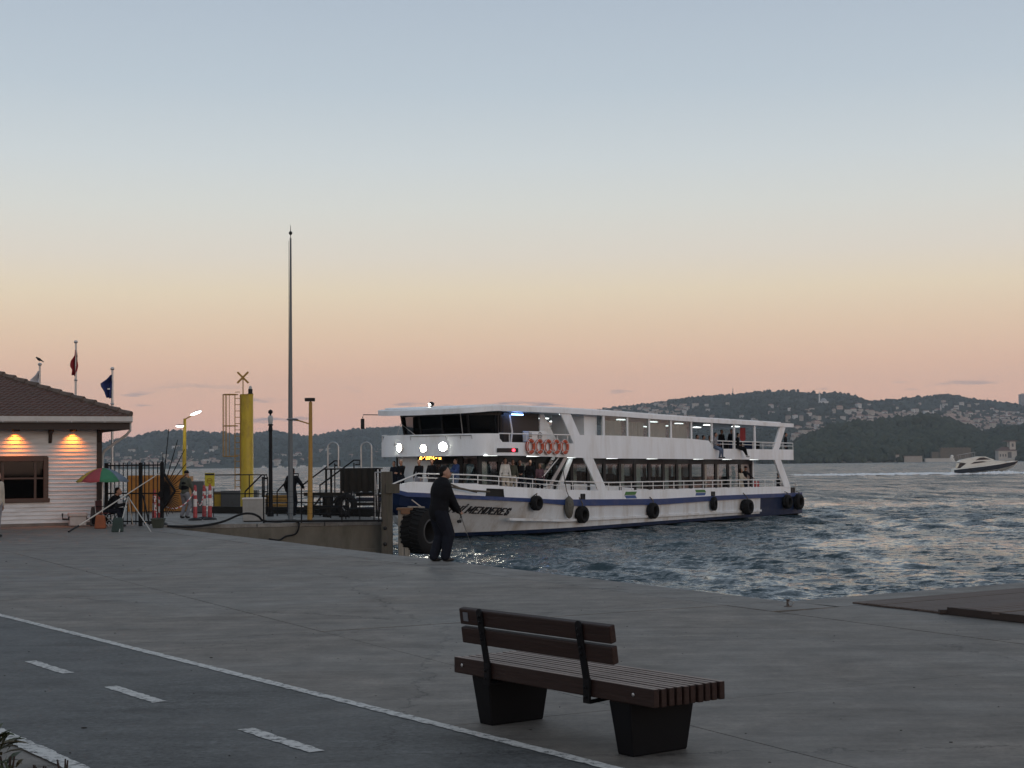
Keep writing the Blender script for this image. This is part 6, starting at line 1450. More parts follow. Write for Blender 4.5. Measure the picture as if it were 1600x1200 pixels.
for k, px in enumerate((519.5, 571.5)):
    xc = (px - 506) * pd_ / 2400; hw = 8.2 * pd_ / 2400; zt_ = At(px, 691, pd_).z; pts = [(xc - hw, .2, pz)] + [(xc - hw * math.cos(a_), .2, zt_ - hw + hw * math.sin(a_)) for a_ in np.linspace(0, pi, 9)] + [(xc + hw, .2, pz)]
    MB().tube(pts, .03, 7).build('hoop', M_STEEL, plat)
dt = thing('spare_tyre', 'black tyre lying against the platform foot', 'tyre', At(541, 789, 53.6)); dt.location.z = .42
MB().torus((0, 0, 0), .3, .12, (.35, 1, 0), 24, 10).build('carcass', M_TYRE, dt); MB().torus((0.05, -.06, .0), .2, .02, (.35, 1, 0), 20, 6).build('rim', M_STEEL, dt)
M_BLUEP = S('pallet_blue', (.02, .028, .06), .8, .3)
pl = thing('dark_pallet_stack', 'dark blue-grey pallets piled under the platform', 'pallets', G(556, 806))
for k in range(5): MB().b2((0, 0, .02 + k * .17), (1.0 - .03 * (k % 2), .7, .12 + k * .17)).build('pallet', M_BLUEP if k % 2 else M_DARK, pl, False, .01)
# wire fence along the pier lip
wf0, wf1 = G(411, 817.5) + Vector((0, .12, 0)), G(597, 816) + Vector((0, .12, 0)); wd_ = (wf1 - wf0); wf = thing('wire_fence', 'thin wire fence with slim posts along the pier lip', 'fence', wf0); nW = 6
zW = At(500, 765, wf0.y).z
for k in range(nW): MB().tube([Vector((0, 0, .12 + (zW - .15) * k / (nW - 1))), wd_ * .5 + Vector((0, 0, .1 + (zW - .15) * k / (nW - 1))), wd_ + Vector((0, 0, .12 + (zW - .15) * k / (nW - 1)))], .0065, 4).build('wire', M_IRON, wf)
for f in (0, .32, .66, .97): MB().tube([wd_ * f, wd_ * f + Vector((0, 0, zW))], .024, 6).build('post', M_IRON, wf)
for k in range(22): MB().tube([wd_ * (.66 + .31 * k / 22) + Vector((0, 0, .1)), wd_ * (.66 + .31 * k / 22) + Vector((0, 0, zW - .03))], .004, 4).build('wire', M_IRON, wf)
MB().bar((0, 0, .05), wd_ + Vector((0, 0, .05)), .05, .07).build('bottom_rail', M_IRON, wf, False)
kb0, kb1, kb2 = Gd(333, 59.6), Gd(470, 57.4), Gd(600, 53.2)
kb = thing('timber_kerb', 'dark timber kerb along the far edge of the pier', 'kerb', kb0)
for a_, b_ in ((kb0, kb1), (kb1, kb2)): MB().bar(a_ - kb0 + Vector((0, 0, .14)), b_ - kb0 + Vector((0, 0, .14)), .25, .26).build('beam', M_TARP, kb, False, .02)
rail_thing('low black rail in front of the piled pallets', [Gd(540, 51.6), Gd(584, 51.0)], .6, At(560, 770, 51.3).z, (1, .7, .4))
for k, (px, d_, lab) in enumerate(((497, 54.2, 'black timber trestle right of the ochre pole'), (523, 53.8, 'black timber trestle under the sloping handrails'))):
    tr = thing('timber_trestle', lab, 'trestle', Gd(px, d_), 0, 'black trestles on the pier')
    for x in (-.22, .22): MB().b2((x - .06, -.06, 0), (x + .06, .06, .85)).build('leg', M_TARP, tr, False)
    for z in (.35, .8): MB().b2((-.5, -.07, z - .06), (.5, .07, z + .06)).build('beam', M_TARP, tr, False)
    MB().bar((-.2, -.09, .3), (.2, -.09, .82), .06, .06).build('brace', M_TARP, tr, False)
# end column, lattice
M_WEATH = S('weathered_timber', (.075, .066, .053), .85, .35, 4, .4, stretch=(4, 4, .5), dirt=(.045, .05, .03), dirtamt=.8, dscale=1.3)
ecp = G(604, 815.5); ec = thing('pier_end_column', 'thick weathered timber column at the pier end', 'column', (ecp.x, ecp.y + .2, 0)); EH = At(604, 737, ecp.y).z
MB().b2((-.17, -.17, -1.9), (.17, .17, EH)).build('shaft', M_WEATH, ec, False, .02); MB().b2((-.02, -.24, .9), (.42, -.17, 1.2)).build('side_board', M_WEATH, ec, False, .01)
for z in (-.7, -.2): MB().ell((-.05, -.18, z), (.06, .04, .06)).build('bolt_head', M_DARK, ec)
lt = thing('lattice_panel', 'pale steel lattice panel left of the end column', 'panel', Gd(586, 50.6)); zl0, zl1 = 1.0, At(590, 738, 50.6).z
for a_, b_ in (((0, 0, zl1), (.12, 0, .1)), ((.32, 0, zl1), (.16, 0, .1)), ((0, 0, zl1), (.32, 0, zl1)), ((0.02, 0, zl1 * .55), (.3, 0, zl1 * .55)), ((.32, 0, zl1), (.32, 0, 0)), ((0, 0, zl1), (0, 0, 0))): MB().tube([a_, b_], .018, 6).build('strut', M_STEEL, lt)
# timber pile with cap and the big tyre
pp_ = At(632, 830, 49.2); pile = thing('fender_pile', 'bleached timber pile with brown cap beam beside the big tyre', 'pile', (pp_.x, pp_.y, 0)); k9 = 49.2 / 2400
zt0 = At(632, 797, 49.2).z
for k, (a_, b_) in enumerate(((-9.5, -.5), (.3, 8.3))): MB().b2((a_ * k9, -.1, -3), (b_ * k9, .1, zt0 - (.0 if k == 0 else .04))).build('post', S('bleached_timber', (.26, .24, .21), .85, .4, 4, .4, stretch=(5, 5, .5), dirt=(.07, .05, .035), dirtamt=.8, dscale=1.6), pile, False, .015)
MB().b2((-12 * k9, -.16, zt0), (13 * k9, .5, zt0 + .07)).build('cap_board', S('cap_timber', (.16, .085, .045), .8, .35, 4, .3), pile, False, .01); MB().b2((-5 * k9, -.2, zt0 - .12), (9 * k9, -.11, zt0 + .0)).build('cap_beam', MATS['cap_timber'], pile, False, .01)
MB().bar((.1, .2, zt0 + .1), (.62, .3, zt0 + .08), .25, .04).build('loose_board', MATS['bleached_timber'], pile, False); MB().bar((.22, .3, zt0 + .32), (.5, .35, zt0 + .1), .12, .03).build('loose_board', M_PALE, pile, False)
bt_ = thing('giant_tyre', 'huge black loader tyre hung as a fender at the pier corner', 'tyre', At(658, 829.5, 49.4)); R9, W9 = .74, .38
ax9 = Vector((.86, -.5, -.03)).normalized(); M9 = frame(ax9, (0, 0, 1))
pr = [(R9 * .46, -W9 * .85), (R9 * .55, -W9 * .95), (R9 * .8, -W9), (R9 * .94, -W9 * .85), (R9 * .95, -W9 * .3), (R9 * .95, W9 * .3), (R9 * .94, W9 * .85), (R9 * .8, W9), (R9 * .55, W9 * .95), (R9 * .46, W9 * .85), (R9 * .40, W9 * .7), (R9 * .40, -W9 * .7), (R9 * .46, -W9 * .85)]
MB().lathe(pr, 40, (0, 0, 0), M9).build('carcass', M_TYRE, bt_)
MB().torus(ax9 * W9 * .93, R9 * .5, .025, ax9, 36, 8).build('bead', S('bead_grey', (.06, .06, .062), .7), bt_)
lug = None
for k in range(26):
    for s_ in (-1, 1):
        a_ = 2 * pi * (k + .25 * s_) / 26; Rm = M9 @ Matrix.Rotation(a_, 3, 'Z')
        if lug is None: lug = MB().hexa([Vector(p) for p in ((R9 * .92, -.05, 0), (R9 * .92, .03, W9 * .95), (R9 * .92, .10, W9 * .95), (R9 * .92, .05, 0), (R9 * 1.0, -.04, .0), (R9 * .985, .035, W9 * .9), (R9 * .985, .095, W9 * .9), (R9 * 1.0, .04, 0))]).build('tread_lug', M_TYRE, bt_, False, .006); o = lug
        else: o = dup(lug, 'tread_lug', bt_)
        o.matrix_local = Rm.to_4x4() @ Matrix.Scale(s_, 4, (0, 0, 1))
# hoses
def hose(lab, pts, r): 
    q = [Vector(p) for p in pts]; t0 = thing('hose', lab, 'hose', q[0]); out = []
    for i in range(len(q) - 1):
        p0_, p1_, p2_, p3_ = q[max(i - 1, 0)], q[i], q[i + 1], q[min(i + 2, len(q) - 1)]
        for f in np.linspace(0, 1, 7)[:-1]: out.append(.5 * ((2 * p1_) + (p2_ - p0_) * f + (2 * p0_ - 5 * p1_ + 4 * p2_ - p3_) * f * f + (3 * p1_ - p0_ - 3 * p2_ + p3_) * f ** 3) - q[0])
    MB().tube(out + [q[-1] - q[0]], r, 8).build('tube', M_IRON, t0); return t0
hose('thick black hose arching along the pier lip', [At(262, 822, 46.9), At(300, 823, 47.6), At(345, 816, 48.2), At(375, 804, 48.5), At(392, 802.5, 48.6), At(404, 807, 48.7), At(413, 814, 48.9), At(440, 815, 49.2)], .036)
hose('thin black hose drooping down the pier wall', [At(424, 815, 48.8), At(462, 815, 48.9), At(467, 822, 48.75), At(462, 834, 48.75), At(447, 838, 48.7), At(436, 844, 48.6), At(420, 842, 48.5)], .028)
# ================================================================== FAR SHORE: HOUSES, MOSQUE, VILLA, FORT
HW = [S('house_wall_%d' % i, c, .8, .1, .3) for i, c in enumerate(((.52, .50, .47), (.46, .42, .37), (.42, .33, .29), (.56, .55, .54), (.36, .32, .28)))]
HR = [S('house_roof_%d' % i, c, .85, .2, .4) for i, c in enumerate(((.16, .075, .05), (.13, .08, .065), (.2, .1, .07)))]
M_HWIN = S('house_window', (.035, .038, .042), .4)
def house_mesh(k):
    rr = random.Random(k); w_, d_, h_ = rr.uniform(8, 15), rr.uniform(8, 11), rr.choice((5, 6, 8, 9)); mb = MB(); mb.k = 0; mb.b2((-w_ / 2, -d_ / 2, -4), (w_ / 2, d_ / 2, h_))
    mb.k = 1; e = .5; rh = rr.uniform(1.8, 3.2)
    if k % 3: mb.add([(-w_ / 2 - e, -d_ / 2 - e, h_), (w_ / 2 + e, -d_ / 2 - e, h_), (w_ / 2 + e, d_ / 2 + e, h_), (-w_ / 2 - e, d_ / 2 + e, h_), (-w_ / 4, 0, h_ + rh), (w_ / 4, 0, h_ + rh)], [(0, 1, 5, 4), (1, 2, 5), (2, 3, 4, 5), (3, 0, 4), (3, 2, 1, 0)])
    else: mb.b2((-w_ / 2 - .3, -d_ / 2 - .3, h_), (w_ / 2 + .3, d_ / 2 + .3, h_ + .6))
    mb.k = 2
    for f in range(int(h_ / 2.8)):
        for j in range(int(w_ / 2.6)):
            x = -w_ / 2 + 1.5 + j * 2.6
            if x < w_ / 2 - .8: mb.b2((x - .5, -d_ / 2 - .06, .9 + f * 2.8), (x + .5, -d_ / 2 + .05, 2.3 + f * 2.8))
    me = mb.build('house', [HW[k % 5], HR[k % 3], M_HWIN], None, False); return me
protos = [house_mesh(k) for k in range(12)]; used_p = [False] * 12
rh_ = random.Random(33)
REG = [(hillR, 945, 1075, 634, 652, 40, 'small pale house on the hillside just above the ferry roof', 'houses above the ferry roof'),
       (hillR, 1075, 1240, 628, 660, 16, 'lone pale house in the woods of the big hill', 'scattered houses in the hill woods'),
       (hillR, 1240, 1365, 632, 668, 30, 'pale house scattered below the hilltop mosque', 'houses below the mosque'),
       (hillR, 1240, 1300, 668, 690, 20, 'pale house crowded behind the ferry stern', 'houses behind the stern'),
       (hillR, 1335, 1475, 645, 664, 42, 'red-roofed town house on the crest behind the headland wood', 'town on the crest'),
       (hillR, 1470, 1610, 645, 676, 62, 'pale town house on the slope at the right edge', 'town at the right edge'),
       (hillR, 1375, 1560, 628, 645, 16, 'small white house high on the right-hand hill', 'houses high on the right hill'),
       (hillL, 165, 350, 700, 716, 16, 'pale house on the far slope behind the gate', 'houses on the far slope'),
       (hillL, 165, 345, 716, 729, 34, 'pale waterside house behind the gate and street lamp', 'waterside houses at left'),
       (hillL, 428, 485, 711, 729, 16, 'pale house beside the tall pole across the water', 'houses beside the tall pole'),
       (hillL, 485, 600, 704, 715, 8, 'pale house on the far slope behind the platform hoops', 'houses behind the hoops')]
nh = 0; extra = []
ORD = lambda n: str(n) + ('th' if 10 < n % 100 < 14 else {1: 'st', 2: 'nd', 3: 'rd'}.get(n % 10, 'th'))
for hill, x0, x1, y0, y1, n, lab, grp in REG:
    for i, px in enumerate(sorted(rh_.uniform(x0, x1) for _ in range(n))):
        py = rh_.uniform(y0, y1); k = rh_.randrange(12); p = hill.find(px, py)
        if not used_p[k]: o = protos[k]; used_p[k] = True
        else: o = protos[k].copy(); COL.objects.link(o)
        s_ = rh_.uniform(.55, 1.0); o.location = p + Vector((0, 0, 1.0)); o.rotation_euler = (0, 0, rh_.uniform(-.6, .6)); o.scale = (s_, s_, s_)
        tag(o, ('flat-roofed ' if k % 3 == 0 else 'hip-roofed ') + lab.replace('small ', '').replace('red-roofed ', '') + ', ' + ORD(i + 1) + ' from left', 'house', grp); nh += 1
for k in range(12):
    if not used_p[k]: bpy.data.objects.remove(protos[k])
# the rest of the dense town, too small and too many to pick apart
V_, F_ = [], []; off = 0
bv = np.array([(-1, -1, -.6), (1, -1, -.6), (1, 1, -.6), (-1, 1, -.6), (-1, -1, 1), (1, -1, 1), (1, 1, 1), (-1, 1, 1)]); bf = np.array([(0, 1, 5), (0, 5, 4), (1, 2, 6), (1, 6, 5), (2, 3, 7), (2, 7, 6), (3, 0, 4), (3, 4, 7), (4, 5, 6), (4, 6, 7)])
for hill, x0, x1, y0, y1, n in ((hillR, 1330, 1490, 646, 666, 120), (hillR, 1470, 1640, 645, 680, 170), (hillR, 940, 1080, 634, 655, 70), (hillL, 160, 345, 718, 730, 80), (hillR, 1240, 1300, 670, 690, 40)):
    for i in range(n):
        p = hill.find(rh_.uniform(x0, x1), rh_.uniform(y0, y1)); sc = np.array([rh_.uniform(2.5, 6), rh_.uniform(3, 5), rh_.uniform(2, 4)])
        V_.append(bv * sc + np.array(p) + np.array([0, 0, 2.0])); F_.append(bf + off); off += 8
tag(npmesh('distant_town', np.concatenate(V_), np.concatenate(F_), HW[2], False), 'mass of tiny distant buildings across the strait', 'buildings', None, 'stuff')
def minaret(t0, x, h, r):
    MB().lathe([(r * 1.3, -2), (r * 1.3, h * .12), (r, h * .15), (r, h * .62), (r * 1.6, h * .64), (r * 1.6, h * .67), (r * .85, h * .68), (r * .8, h * .84), (r * .95, h * .85), (.05, h)], 12, (x, 0, 0)).build('minaret', HW[3], t0)
p = hillR.find(1286, 634); k3 = p.y / 2400
mq = thing('hilltop_mosque', 'white mosque with tall minaret on the hilltop', 'mosque', p + Vector((0, 0, 2)))
MB().b2((-6, -8, -4), (13, 8, 7)).build('prayer_hall', HW[3], mq, False); MB().lathe([(7, 7), (7, 8.5), (6, 11), (3.5, 13.5), (.1, 14.6)], 16, (4, 0, 0)).build('dome', S('dome_grey', (.3, .31, .33), .6), mq); minaret(mq, -1.5 * k3 - 3, 30, 1.5)
for px, yt, yb_, lab in ((1430.5, 639, 651, 'white minaret above the red-roofed crest'), (1460, 641, 651, 'slim minaret right of the tall white one'), (1575, 643, 656, 'white minaret near the right edge of the town'), (1472, 632, 640, 'tiny minaret high on the right hill')):
    p = hillR.find(px, yb_); t0 = thing('minaret_tower', lab, 'minaret', p); minaret(t0, 0, (yb_ - yt) * p.y / 2400, 1.5)
for px, yt, lab in ((1147, 605, 'thin radio mast on the ridge above the ferry'), (1545, 621, 'lattice mast on the right-hand ridge')):
    p = hillR.pt(px, 1.0); h_ = At(px, yt, p.y).z - p.z; t0 = thing('radio_mast', lab, 'mast', p - Vector((0, 0, 3)))
    MB().lathe([(1.0, 0), (.35, h_ + 3)], 6).build('mast', M_GREYP, t0)
    for k in range(3): MB().b2((-1.6, -.3, h_ * (.45 + .2 * k)), (1.6, .3, h_ * (.45 + .2 * k) + .8)).build('antenna', M_GREYP, t0, False)
p = hillR.pt(1600, .97); h_ = At(1600, 616, p.y).z - p.z
sk = thing('tower_block', 'grey high-rise cut by the right edge of the frame', 'tower block', p - Vector((-4, 0, 4)))
MB().b2((-10, -10, 0), (12, 10, h_ + 4)).build('shaft', S('tower_grey', (.25, .27, .30), .5), sk, False)
for k in range(11): MB().b2((-10.1, -10.15, 6 + k * 3), (12.1, -9.95, 7.2 + k * 3)).build('window_band', M_HWIN, sk, False)
# villa and fort on the headland
def hp(px, q): return hillH.pt(px, q)
vd = hillH.dep(1570, 0) - 4; vp = At(1570, 717, vd); vz = At(1570, 717.5, vd).z; kk = 1800 / 2400
vil = thing('waterside_villa', 'cream villa with square tower on the shore behind the motor yacht', 'villa', (vp.x, vp.y, vz))
MB().b2((-12 * kk, -6, -3), (16 * kk, 6, 13 * kk)).build('wall', HW[1], vil, False)
MB().add([(-13.5 * kk, -7, 13 * kk), (17.5 * kk, -7, 13 * kk), (17.5 * kk, 7, 13 * kk), (-13.5 * kk, 7, 13 * kk), (-5 * kk, 0, 19 * kk), (8 * kk, 0, 19 * kk)], [(0, 1, 5, 4), (1, 2, 5), (2, 3, 4, 5), (3, 0, 4), (3, 2, 1, 0)]).build('roof', HR[1], vil, False)
MB().b2((6 * kk, -5, 13 * kk), (15 * kk, 5, 27 * kk)).build('tower', HW[1], vil, False); MB().b2((-1 * kk, -6, 27 * kk), (17 * kk, 6, 28.5 * kk)).build('tower_roof', HR[1], vil, False)
for x in (-9, -5, -1): MB().b2((x * kk - .8, -6.1, 4 * kk), (x * kk + .8, -5.9, 8 * kk)).build('window', M_HWIN, vil, False)
MB().b2((2 * kk, -6.1, 2 * kk), (8 * kk, -5.9, 11 * kk)).build('arch_window', M_HWIN, vil, False); MB().b2((9 * kk, -5.1, 19 * kk), (12 * kk, -4.9, 24 * kk)).build('window', M_HWIN, vil, False)
M_FORT = S('fort_stone', (.13, .105, .075), .9, .25, .2)
fz = At(1485, 717, 1790); ft = thing('old_fort', 'brown stone fort walls low on the headland shore', 'fort', (fz.x, fz.y, fz.z))
for a_, b_, h_, y in ((-30, -18, 11, 0), (-18, -8, 12, -3), (-14, 33, 17, 6)): MB().b2((a_ * kk, y - 4, -3), (b_ * kk, y + 4, h_ * kk)).build('wall', M_FORT, ft, False)
for k in range(9): MB().b2((-13 * kk + k * 5 * kk, 1.8, 16 * kk), (-11 * kk + k * 5 * kk, 4, 18.2 * kk)).build('merlon', M_FORT, ft, False)
for x0, x1, yt, yb_, lab, m_ in ((1376, 1404, 711, 718, 'low pale shed on the headland shore, left', HW[4]), (1412, 1440, 713, 718.5, 'low pale shed on the headland shore, right', HW[4]), (1242, 1282, 715, 719, 'long tan wall on the shore behind the stern', M_FORT), (1445, 1490, 717, 720, 'white quay strip below the fort', HW[0])):
    p = At(x0, yb_, 1775); t0 = thing('shore_shed' if 'shed' in lab else 'shore_wall', lab, 'shed' if 'shed' in lab else 'wall', p); W = (x1 - x0) * 1775 / 2400; H_ = (yb_ - yt) * 1775 / 2400
    MB().b2((0, -3, -4), (W, 3, H_)).build('wall', m_, t0, False); MB().b2((-.5, -3.5, H_), (W + .5, 3.5, H_ + .6)).build('coping', HR[1] if 'shed' in lab else m_, t0, False)
# ================================================================== BOATS
M_YW, M_YN, M_YG = S('yacht_white', (.66, .65, .60), .3, .05, 2), S('yacht_navy', (.012, .014, .022), .3, .1, 2), S('yacht_glass', (.03, .035, .04), .1, .05)
yp = G(1489, 741.5, WATER); yk = yp.y / 2400; YL = 100 * yk
ya = thing('motor_yacht', 'white and navy motor yacht speeding right with bow raised', 'yacht', (yp.x, yp.y, WATER), math.radians(-4)); ya.rotation_euler = (0, math.radians(-4.6), math.radians(-6))
stn = [0, .12, .3, .5, .7, .85, .94, 1.0]
bb_ = [2.1, 2.2, 2.25, 2.2, 1.85, 1.25, .65, .04]; kz = [-.6, -.6, -.6, -.55, -.35, .1, .6, 1.45]; cz = [.15, .15, .18, .25, .42, .7, 1.0, 1.5]; sz = [1.25, 1.3, 1.35, 1.45, 1.6, 1.75, 1.8, 1.8]
mb = MB()
for sg in (-1, 1):
    for i in range(7):
        rows_ = []
        for q in (i, i + 1): x = stn[q] * YL; rows_.append([(x, 0, kz[q]), (x, sg * bb_[q] * .88, cz[q]), (x, sg * bb_[q], lerp(cz[q], sz[q], .82)), (x, sg * bb_[q] * .97, sz[q])])
        for j in range(3): mb.k = (0, 1, 0)[j]; mb.add([rows_[0][j], rows_[1][j], rows_[1][j + 1], rows_[0][j + 1]], [(0, 1, 2, 3)])
mb.k = 0; mb.add([(0, -2.1 * .97, 1.25), (0, 2.1 * .97, 1.25), (0, 2.1 * .88, .15), (0, 0, -.6), (0, -2.1 * .88, .15)], [(0, 1, 2, 3, 4)])
for i in range(7): mb.add([(stn[i] * YL, -bb_[i] * .97, sz[i]), (stn[i + 1] * YL, -bb_[i + 1] * .97, sz[i + 1]), (stn[i + 1] * YL, bb_[i + 1] * .97, sz[i + 1]), (stn[i] * YL, bb_[i] * .97, sz[i])], [(0, 1, 2, 3)])
mb.build('hull', [M_YW, M_YN], ya, True, ang=25)
def yprism(nm, poly, y, m_, par=ya): return MB().prism([(u * YL, v) for u, v in poly], -y, y, lambda u, v, w_: (u, w_, v)).build(nm, m_, par, False, .06)
cab = yprism('cabin', [(.10, 1.3), (.86, 1.62), (.62, 2.35), (.56, 2.6), (.12, 2.55), (.20, 2.2)], 1.75, M_YW)
yprism('deckhouse', [(.12, 2.5), (.64, 2.4), (.50, 3.35), (.40, 3.5), (.14, 3.1), (.08, 2.7)], 1.6, M_YW)
for sg in (-1, 1):
    for nm, poly, y in (('side_window', [(.26, 2.0), (.52, 2.15), (.44, 2.42), (.32, 2.4)], 1.76), ('upper_window', [(.34, 2.72), (.58, 2.62), (.47, 3.22), (.41, 3.2)], 1.61)):
        MB().prism([(u * YL, v) for u, v in poly], y, y + .03, lambda u, v, w_: (u, sg * w_, v)).build(nm, M_YG, cab, False)
yprism('cockpit_shade', [(.06, 1.35), (.2, 1.4), (.2, 2.3), (.10, 2.4)], 1.5, M_YG)
yprism('bimini', [(.10, 4.05), (.36, 4.45), (.37, 4.52), (.10, 4.15)], 1.4, M_YN)
for x in (.13, .24, .34):
    for sg in (-1, 1): MB().tube([(x * YL, sg * 1.3, 3.0), (x * YL, sg * 1.3, 4.1 + (x - .1) * 1.5)], .04, 5).build('bimini_post', M_STEEL, ya)
MB().tube([(.04 * YL, -1.4, 2.7), (.0 * YL, -1.2, 3.7), (.0 * YL, 1.2, 3.7), (.04 * YL, 1.4, 2.7)], .12, 7).build('radar_arch', M_YW, ya); MB().ell((.01 * YL, -.5, 4.0), (.35, .35, .35)).build('radar_dome', M_YW, ya)
MB().tube([(.5 * YL, -1.9, 2.2), (.8 * YL, -1.3, 2.35), (.98 * YL, -.15, 2.45), (.8 * YL, 1.3, 2.35), (.5 * YL, 1.9, 2.2)], .03, 5).build('bow_rail', M_STEEL, ya)
# wake and spray
M_FOAM = S('sea_foam', (.72, .74, .76), .9, .15, 2)
g = np.random.default_rng(3); V_, F_ = [], []; off = 0
def blob(x, y, z, s):
    global off
    V_.append(ICO_V * (1 + g.normal(0, .22, (len(ICO_V), 1))) * np.array(s) + np.array([x, y, z])); F_.append(ICO_F + off); off += len(ICO_V)
for i in range(900):
    f = g.uniform(0, 1) ** .7; px = lerp(1232, 1492, f); d_ = yp.y + g.normal(0, 1) * lerp(11, 3.5, f) + lerp(26, 0, f); p = At(px, 740, d_); s_ = lerp(.35, .8, f) * g.uniform(.4, 1.2)
    blob(p.x, d_, WATER + .12 * f, (s_ * 2.2, s_ * 1.2, .10 + .28 * f * g.uniform(.3, 1)))
for i in range(420):
    f = g.uniform(-.1, 1.25); x = yp.x + f * YL * .9; sd = -1 if g.uniform() < .7 else 1; d_ = yp.y - f * 1.4 + sd * (2.2 + abs(g.normal(0, 1.0))); s_ = g.uniform(.25, .7)
    blob(x, d_, WATER + .1, (s_ * 1.7, s_, .15 + .5 * g.uniform(0, 1) * math.exp(-((f - .75) / .4) ** 2)))
tag(npmesh('yacht_wake', np.concatenate(V_), np.concatenate(F_), M_FOAM), 'white foaming wake and spray of the motor yacht', 'wake', None, 'stuff')
for k, (px, lp_) in enumerate(((438, 10), (455, 14), (474, 18), (412, 8), (508, 8))):
    p = G(px, 733.2, WATER); p = At(px, 732, 2800); bt2 = thing('moored_boat', ('small white boat across the water left of the tall pole', 'white boat across the water just behind the tall pole', 'long white boat across the water by the ochre pole', 'tiny boat across the water right of the black lamp', 'tiny boat across the water under the stair rails')[k], 'boat', (p.x, p.y, WATER), 0, 'boats moored along the far shore'); W = lp_ * 2800 / 2400
    MB().prism([(-W / 2, 0), (W / 2, 0), (W / 2 + 1.5, 1.8), (-W / 2, 1.6)], -2, 2, lambda u, v, w_: (u, w_, v)).build('hull', M_YW, bt2, False); MB().b2((-W * .3, -1.5, 1.6), (W * .2, 1.5, 4)).build('cabin', HW[3], bt2, False)
# ================================================================== QUAY DETAILS
M_PLANK = S('deck_plank', (.085, .06, .05), .8, .35, 3, .3, stretch=(1, 8, 8), dirt=(.11, .095, .085), dirtamt=.6, dscale=1.5)
dk0 = Vector((4.25, 19.45, 0)); dA = E_DIR.copy(); dB = R_DIR.copy()
dk = thing('wooden_deck', 'low weathered plank deck at the right quay edge', 'deck', dk0)
ramp = (Vector((4.86, 17.9, 0)) - dk0).length
n1 = int(ramp / .128)
def plank(name, a0, z0, z1, lng, start=.0):
    return MB().prism([(a0, start), (a0 + .118, start), (a0 + .118, lng), (a0, lng)], z0, z1, lambda u, v, w_: dA * u + dB * v + Vector((0, 0, w_))).build('plank', M_PLANK, dk, False, .004)
for k in range(n1): plank('plank', k * .128, .004, .026 + random.uniform(-.003, .003), 7.5, random.uniform(0, .02))
for k in range(36): plank('plank', ramp + .06 + k * .128, .062, .092 + random.uniform(-.004, .003), 7.5, random.uniform(-.03, .03) + .02)
MB().prism([(ramp, .0), (ramp + 5, 0), (ramp + 5, .05), (ramp, .05)], .004, .088, lambda u, v, w_: dA * u + dB * v + Vector((0, 0, w_))).build('edge_board', M_BROWN, dk, False, .004)
MB().prism([(ramp, .05), (ramp + .05, .05), (ramp + .05, 7.5), (ramp, 7.5)], .004, .088, lambda u, v, w_: dA * u + dB * v + Vector((0, 0, w_))).build('edge_board', M_BROWN, dk, False, .004)
MB().box(dA * (ramp - .06) + Vector((0, 0, .03)), (.10, .09, .055)).build('corner_block', M_BROWN, dk, False, .01)
cl = G(1231, 948); ct = thing('mooring_pin', 'small rusty mooring pin at the corner of the quay', 'mooring pin', cl)
MB().lathe([(.05, 0), (.05, .01), (.018, .014), (.016, .075), (.026, .08), (.026, .092), (.001, .096)], 12).build('pin', S('rust_iron', (.07, .055, .048), .6, .4, 20), ct); MB().torus((.035, -.02, .05), .028, .006, (.3, 1, .2), 14, 6).build('ring', M_STEEL, ct)
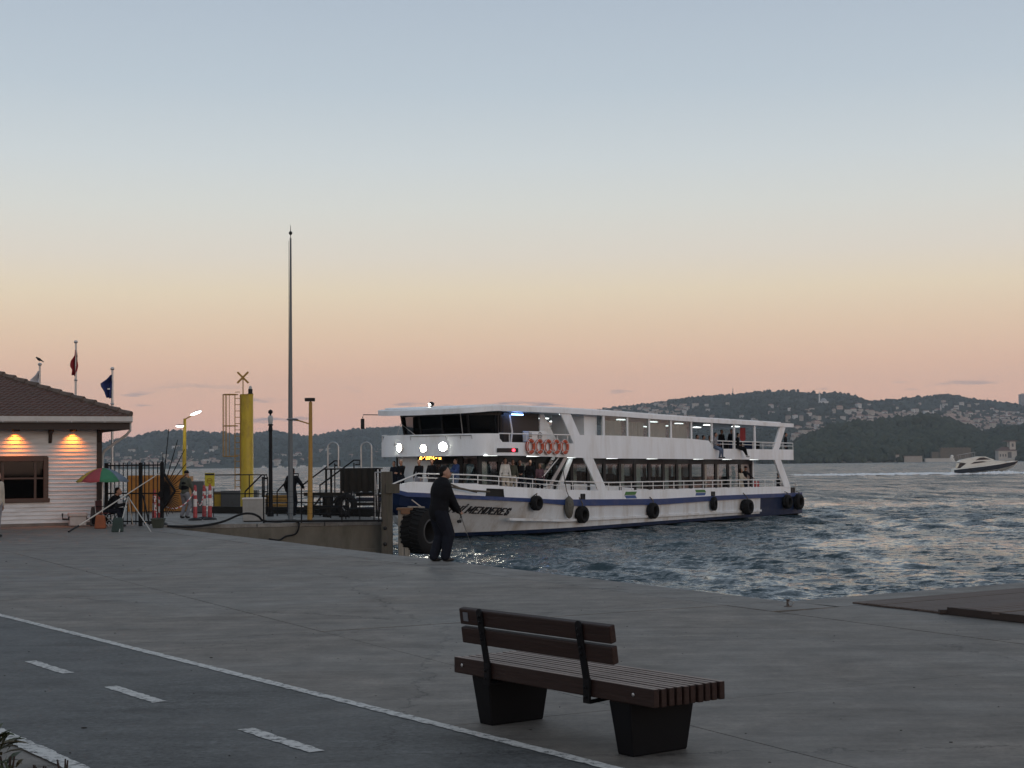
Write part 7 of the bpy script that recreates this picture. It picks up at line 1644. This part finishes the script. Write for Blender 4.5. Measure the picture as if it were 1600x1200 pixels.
# grit, twigs and flecks on the paving
V_, F_ = [], []; off = 0
for i in range(260):
    y_ = g.uniform(8, 32); x_ = g.uniform(-.36, .36) * y_
    if (Vector((x_, y_, 0)) - QC).dot(E_NRM) > -.2 and y_ > 19: continue
    s_ = g.uniform(.0025, .006) * (1.7 if g.uniform() < .08 else 1); blob(x_, y_, .013, (s_ * g.uniform(.8, 2.5), s_, s_ * .55))
tag(npmesh('ground_litter', np.concatenate(V_), np.concatenate(F_), S('litter_dark', (.03, .028, .026), .9, .4, 40)), 'scattered grit and twigs on the paving', 'litter', None, 'stuff')
# shrubs in the bottom left corner
M_LEAF = S('shrub_leaf', (.035, .05, .018), .6, .4, 12, .2); M_LEAF2 = S('shrub_leaf_brown', (.07, .055, .025), .65, .4, 12, .2)
def shrub(px, py, h, n, lab, ln, seed):
    r_ = random.Random(seed); p = At(px, py, 8.6); t0 = thing('shrub', lab, 'shrub', (p.x, p.y, 0))
    zt_ = p.z
    for k in range(n):
        a_ = r_.uniform(0, 2 * pi); tl = r_.uniform(.1, .9); base = Vector((r_.uniform(-.05, .05), r_.uniform(-.05, .05), max(.02, zt_ - h * r_.random() - .06))); d = Vector((math.cos(a_) * tl, math.sin(a_) * tl, .8 - .5 * tl)).normalized(); sd = d.cross(Vector((0, 0, 1))).normalized(); L_ = ln * r_.uniform(.6, 1.2); wd = L_ * .13; vs = []
        for f, w2 in ((0, .25), (.3, .9), (.6, 1), (.85, .55), (1, .02)): c = base + d * L_ * f + Vector((0, 0, -L_ * .45 * f * f)); vs += [c - sd * wd * w2, c + Vector((0, 0, -wd * .35 * w2)), c + sd * wd * w2]
        MB().add(vs, sum([[(3 * i, 3 * i + 1, 3 * i + 4, 3 * i + 3), (3 * i + 1, 3 * i + 2, 3 * i + 5, 3 * i + 4)] for i in range(4)], [])).build('leaf', M_LEAF if r_.random() < .7 else M_LEAF2, t0)
    for k in range(4): MB().tube([(0, 0, 0), (r_.uniform(-.05, .05), r_.uniform(-.05, .05), max(.05, zt_ * .95))], [.012, .005], 6).build('stem', M_BROWN, t0)
shrub(-6, 1133, .30, 46, 'spiky dark shrub cut by the left edge at the bottom corner', .16, 1); shrub(12, 1178, .2, 40, 'low bushy shrub in the bottom left corner', .10, 2); shrub(62, 1193, .12, 30, 'low leafy sprigs along the bottom edge near the left corner', .07, 4); shrub(101, 1185, .10, 30, 'small pale-tipped rosette plant at the bottom edge', .055, 3)
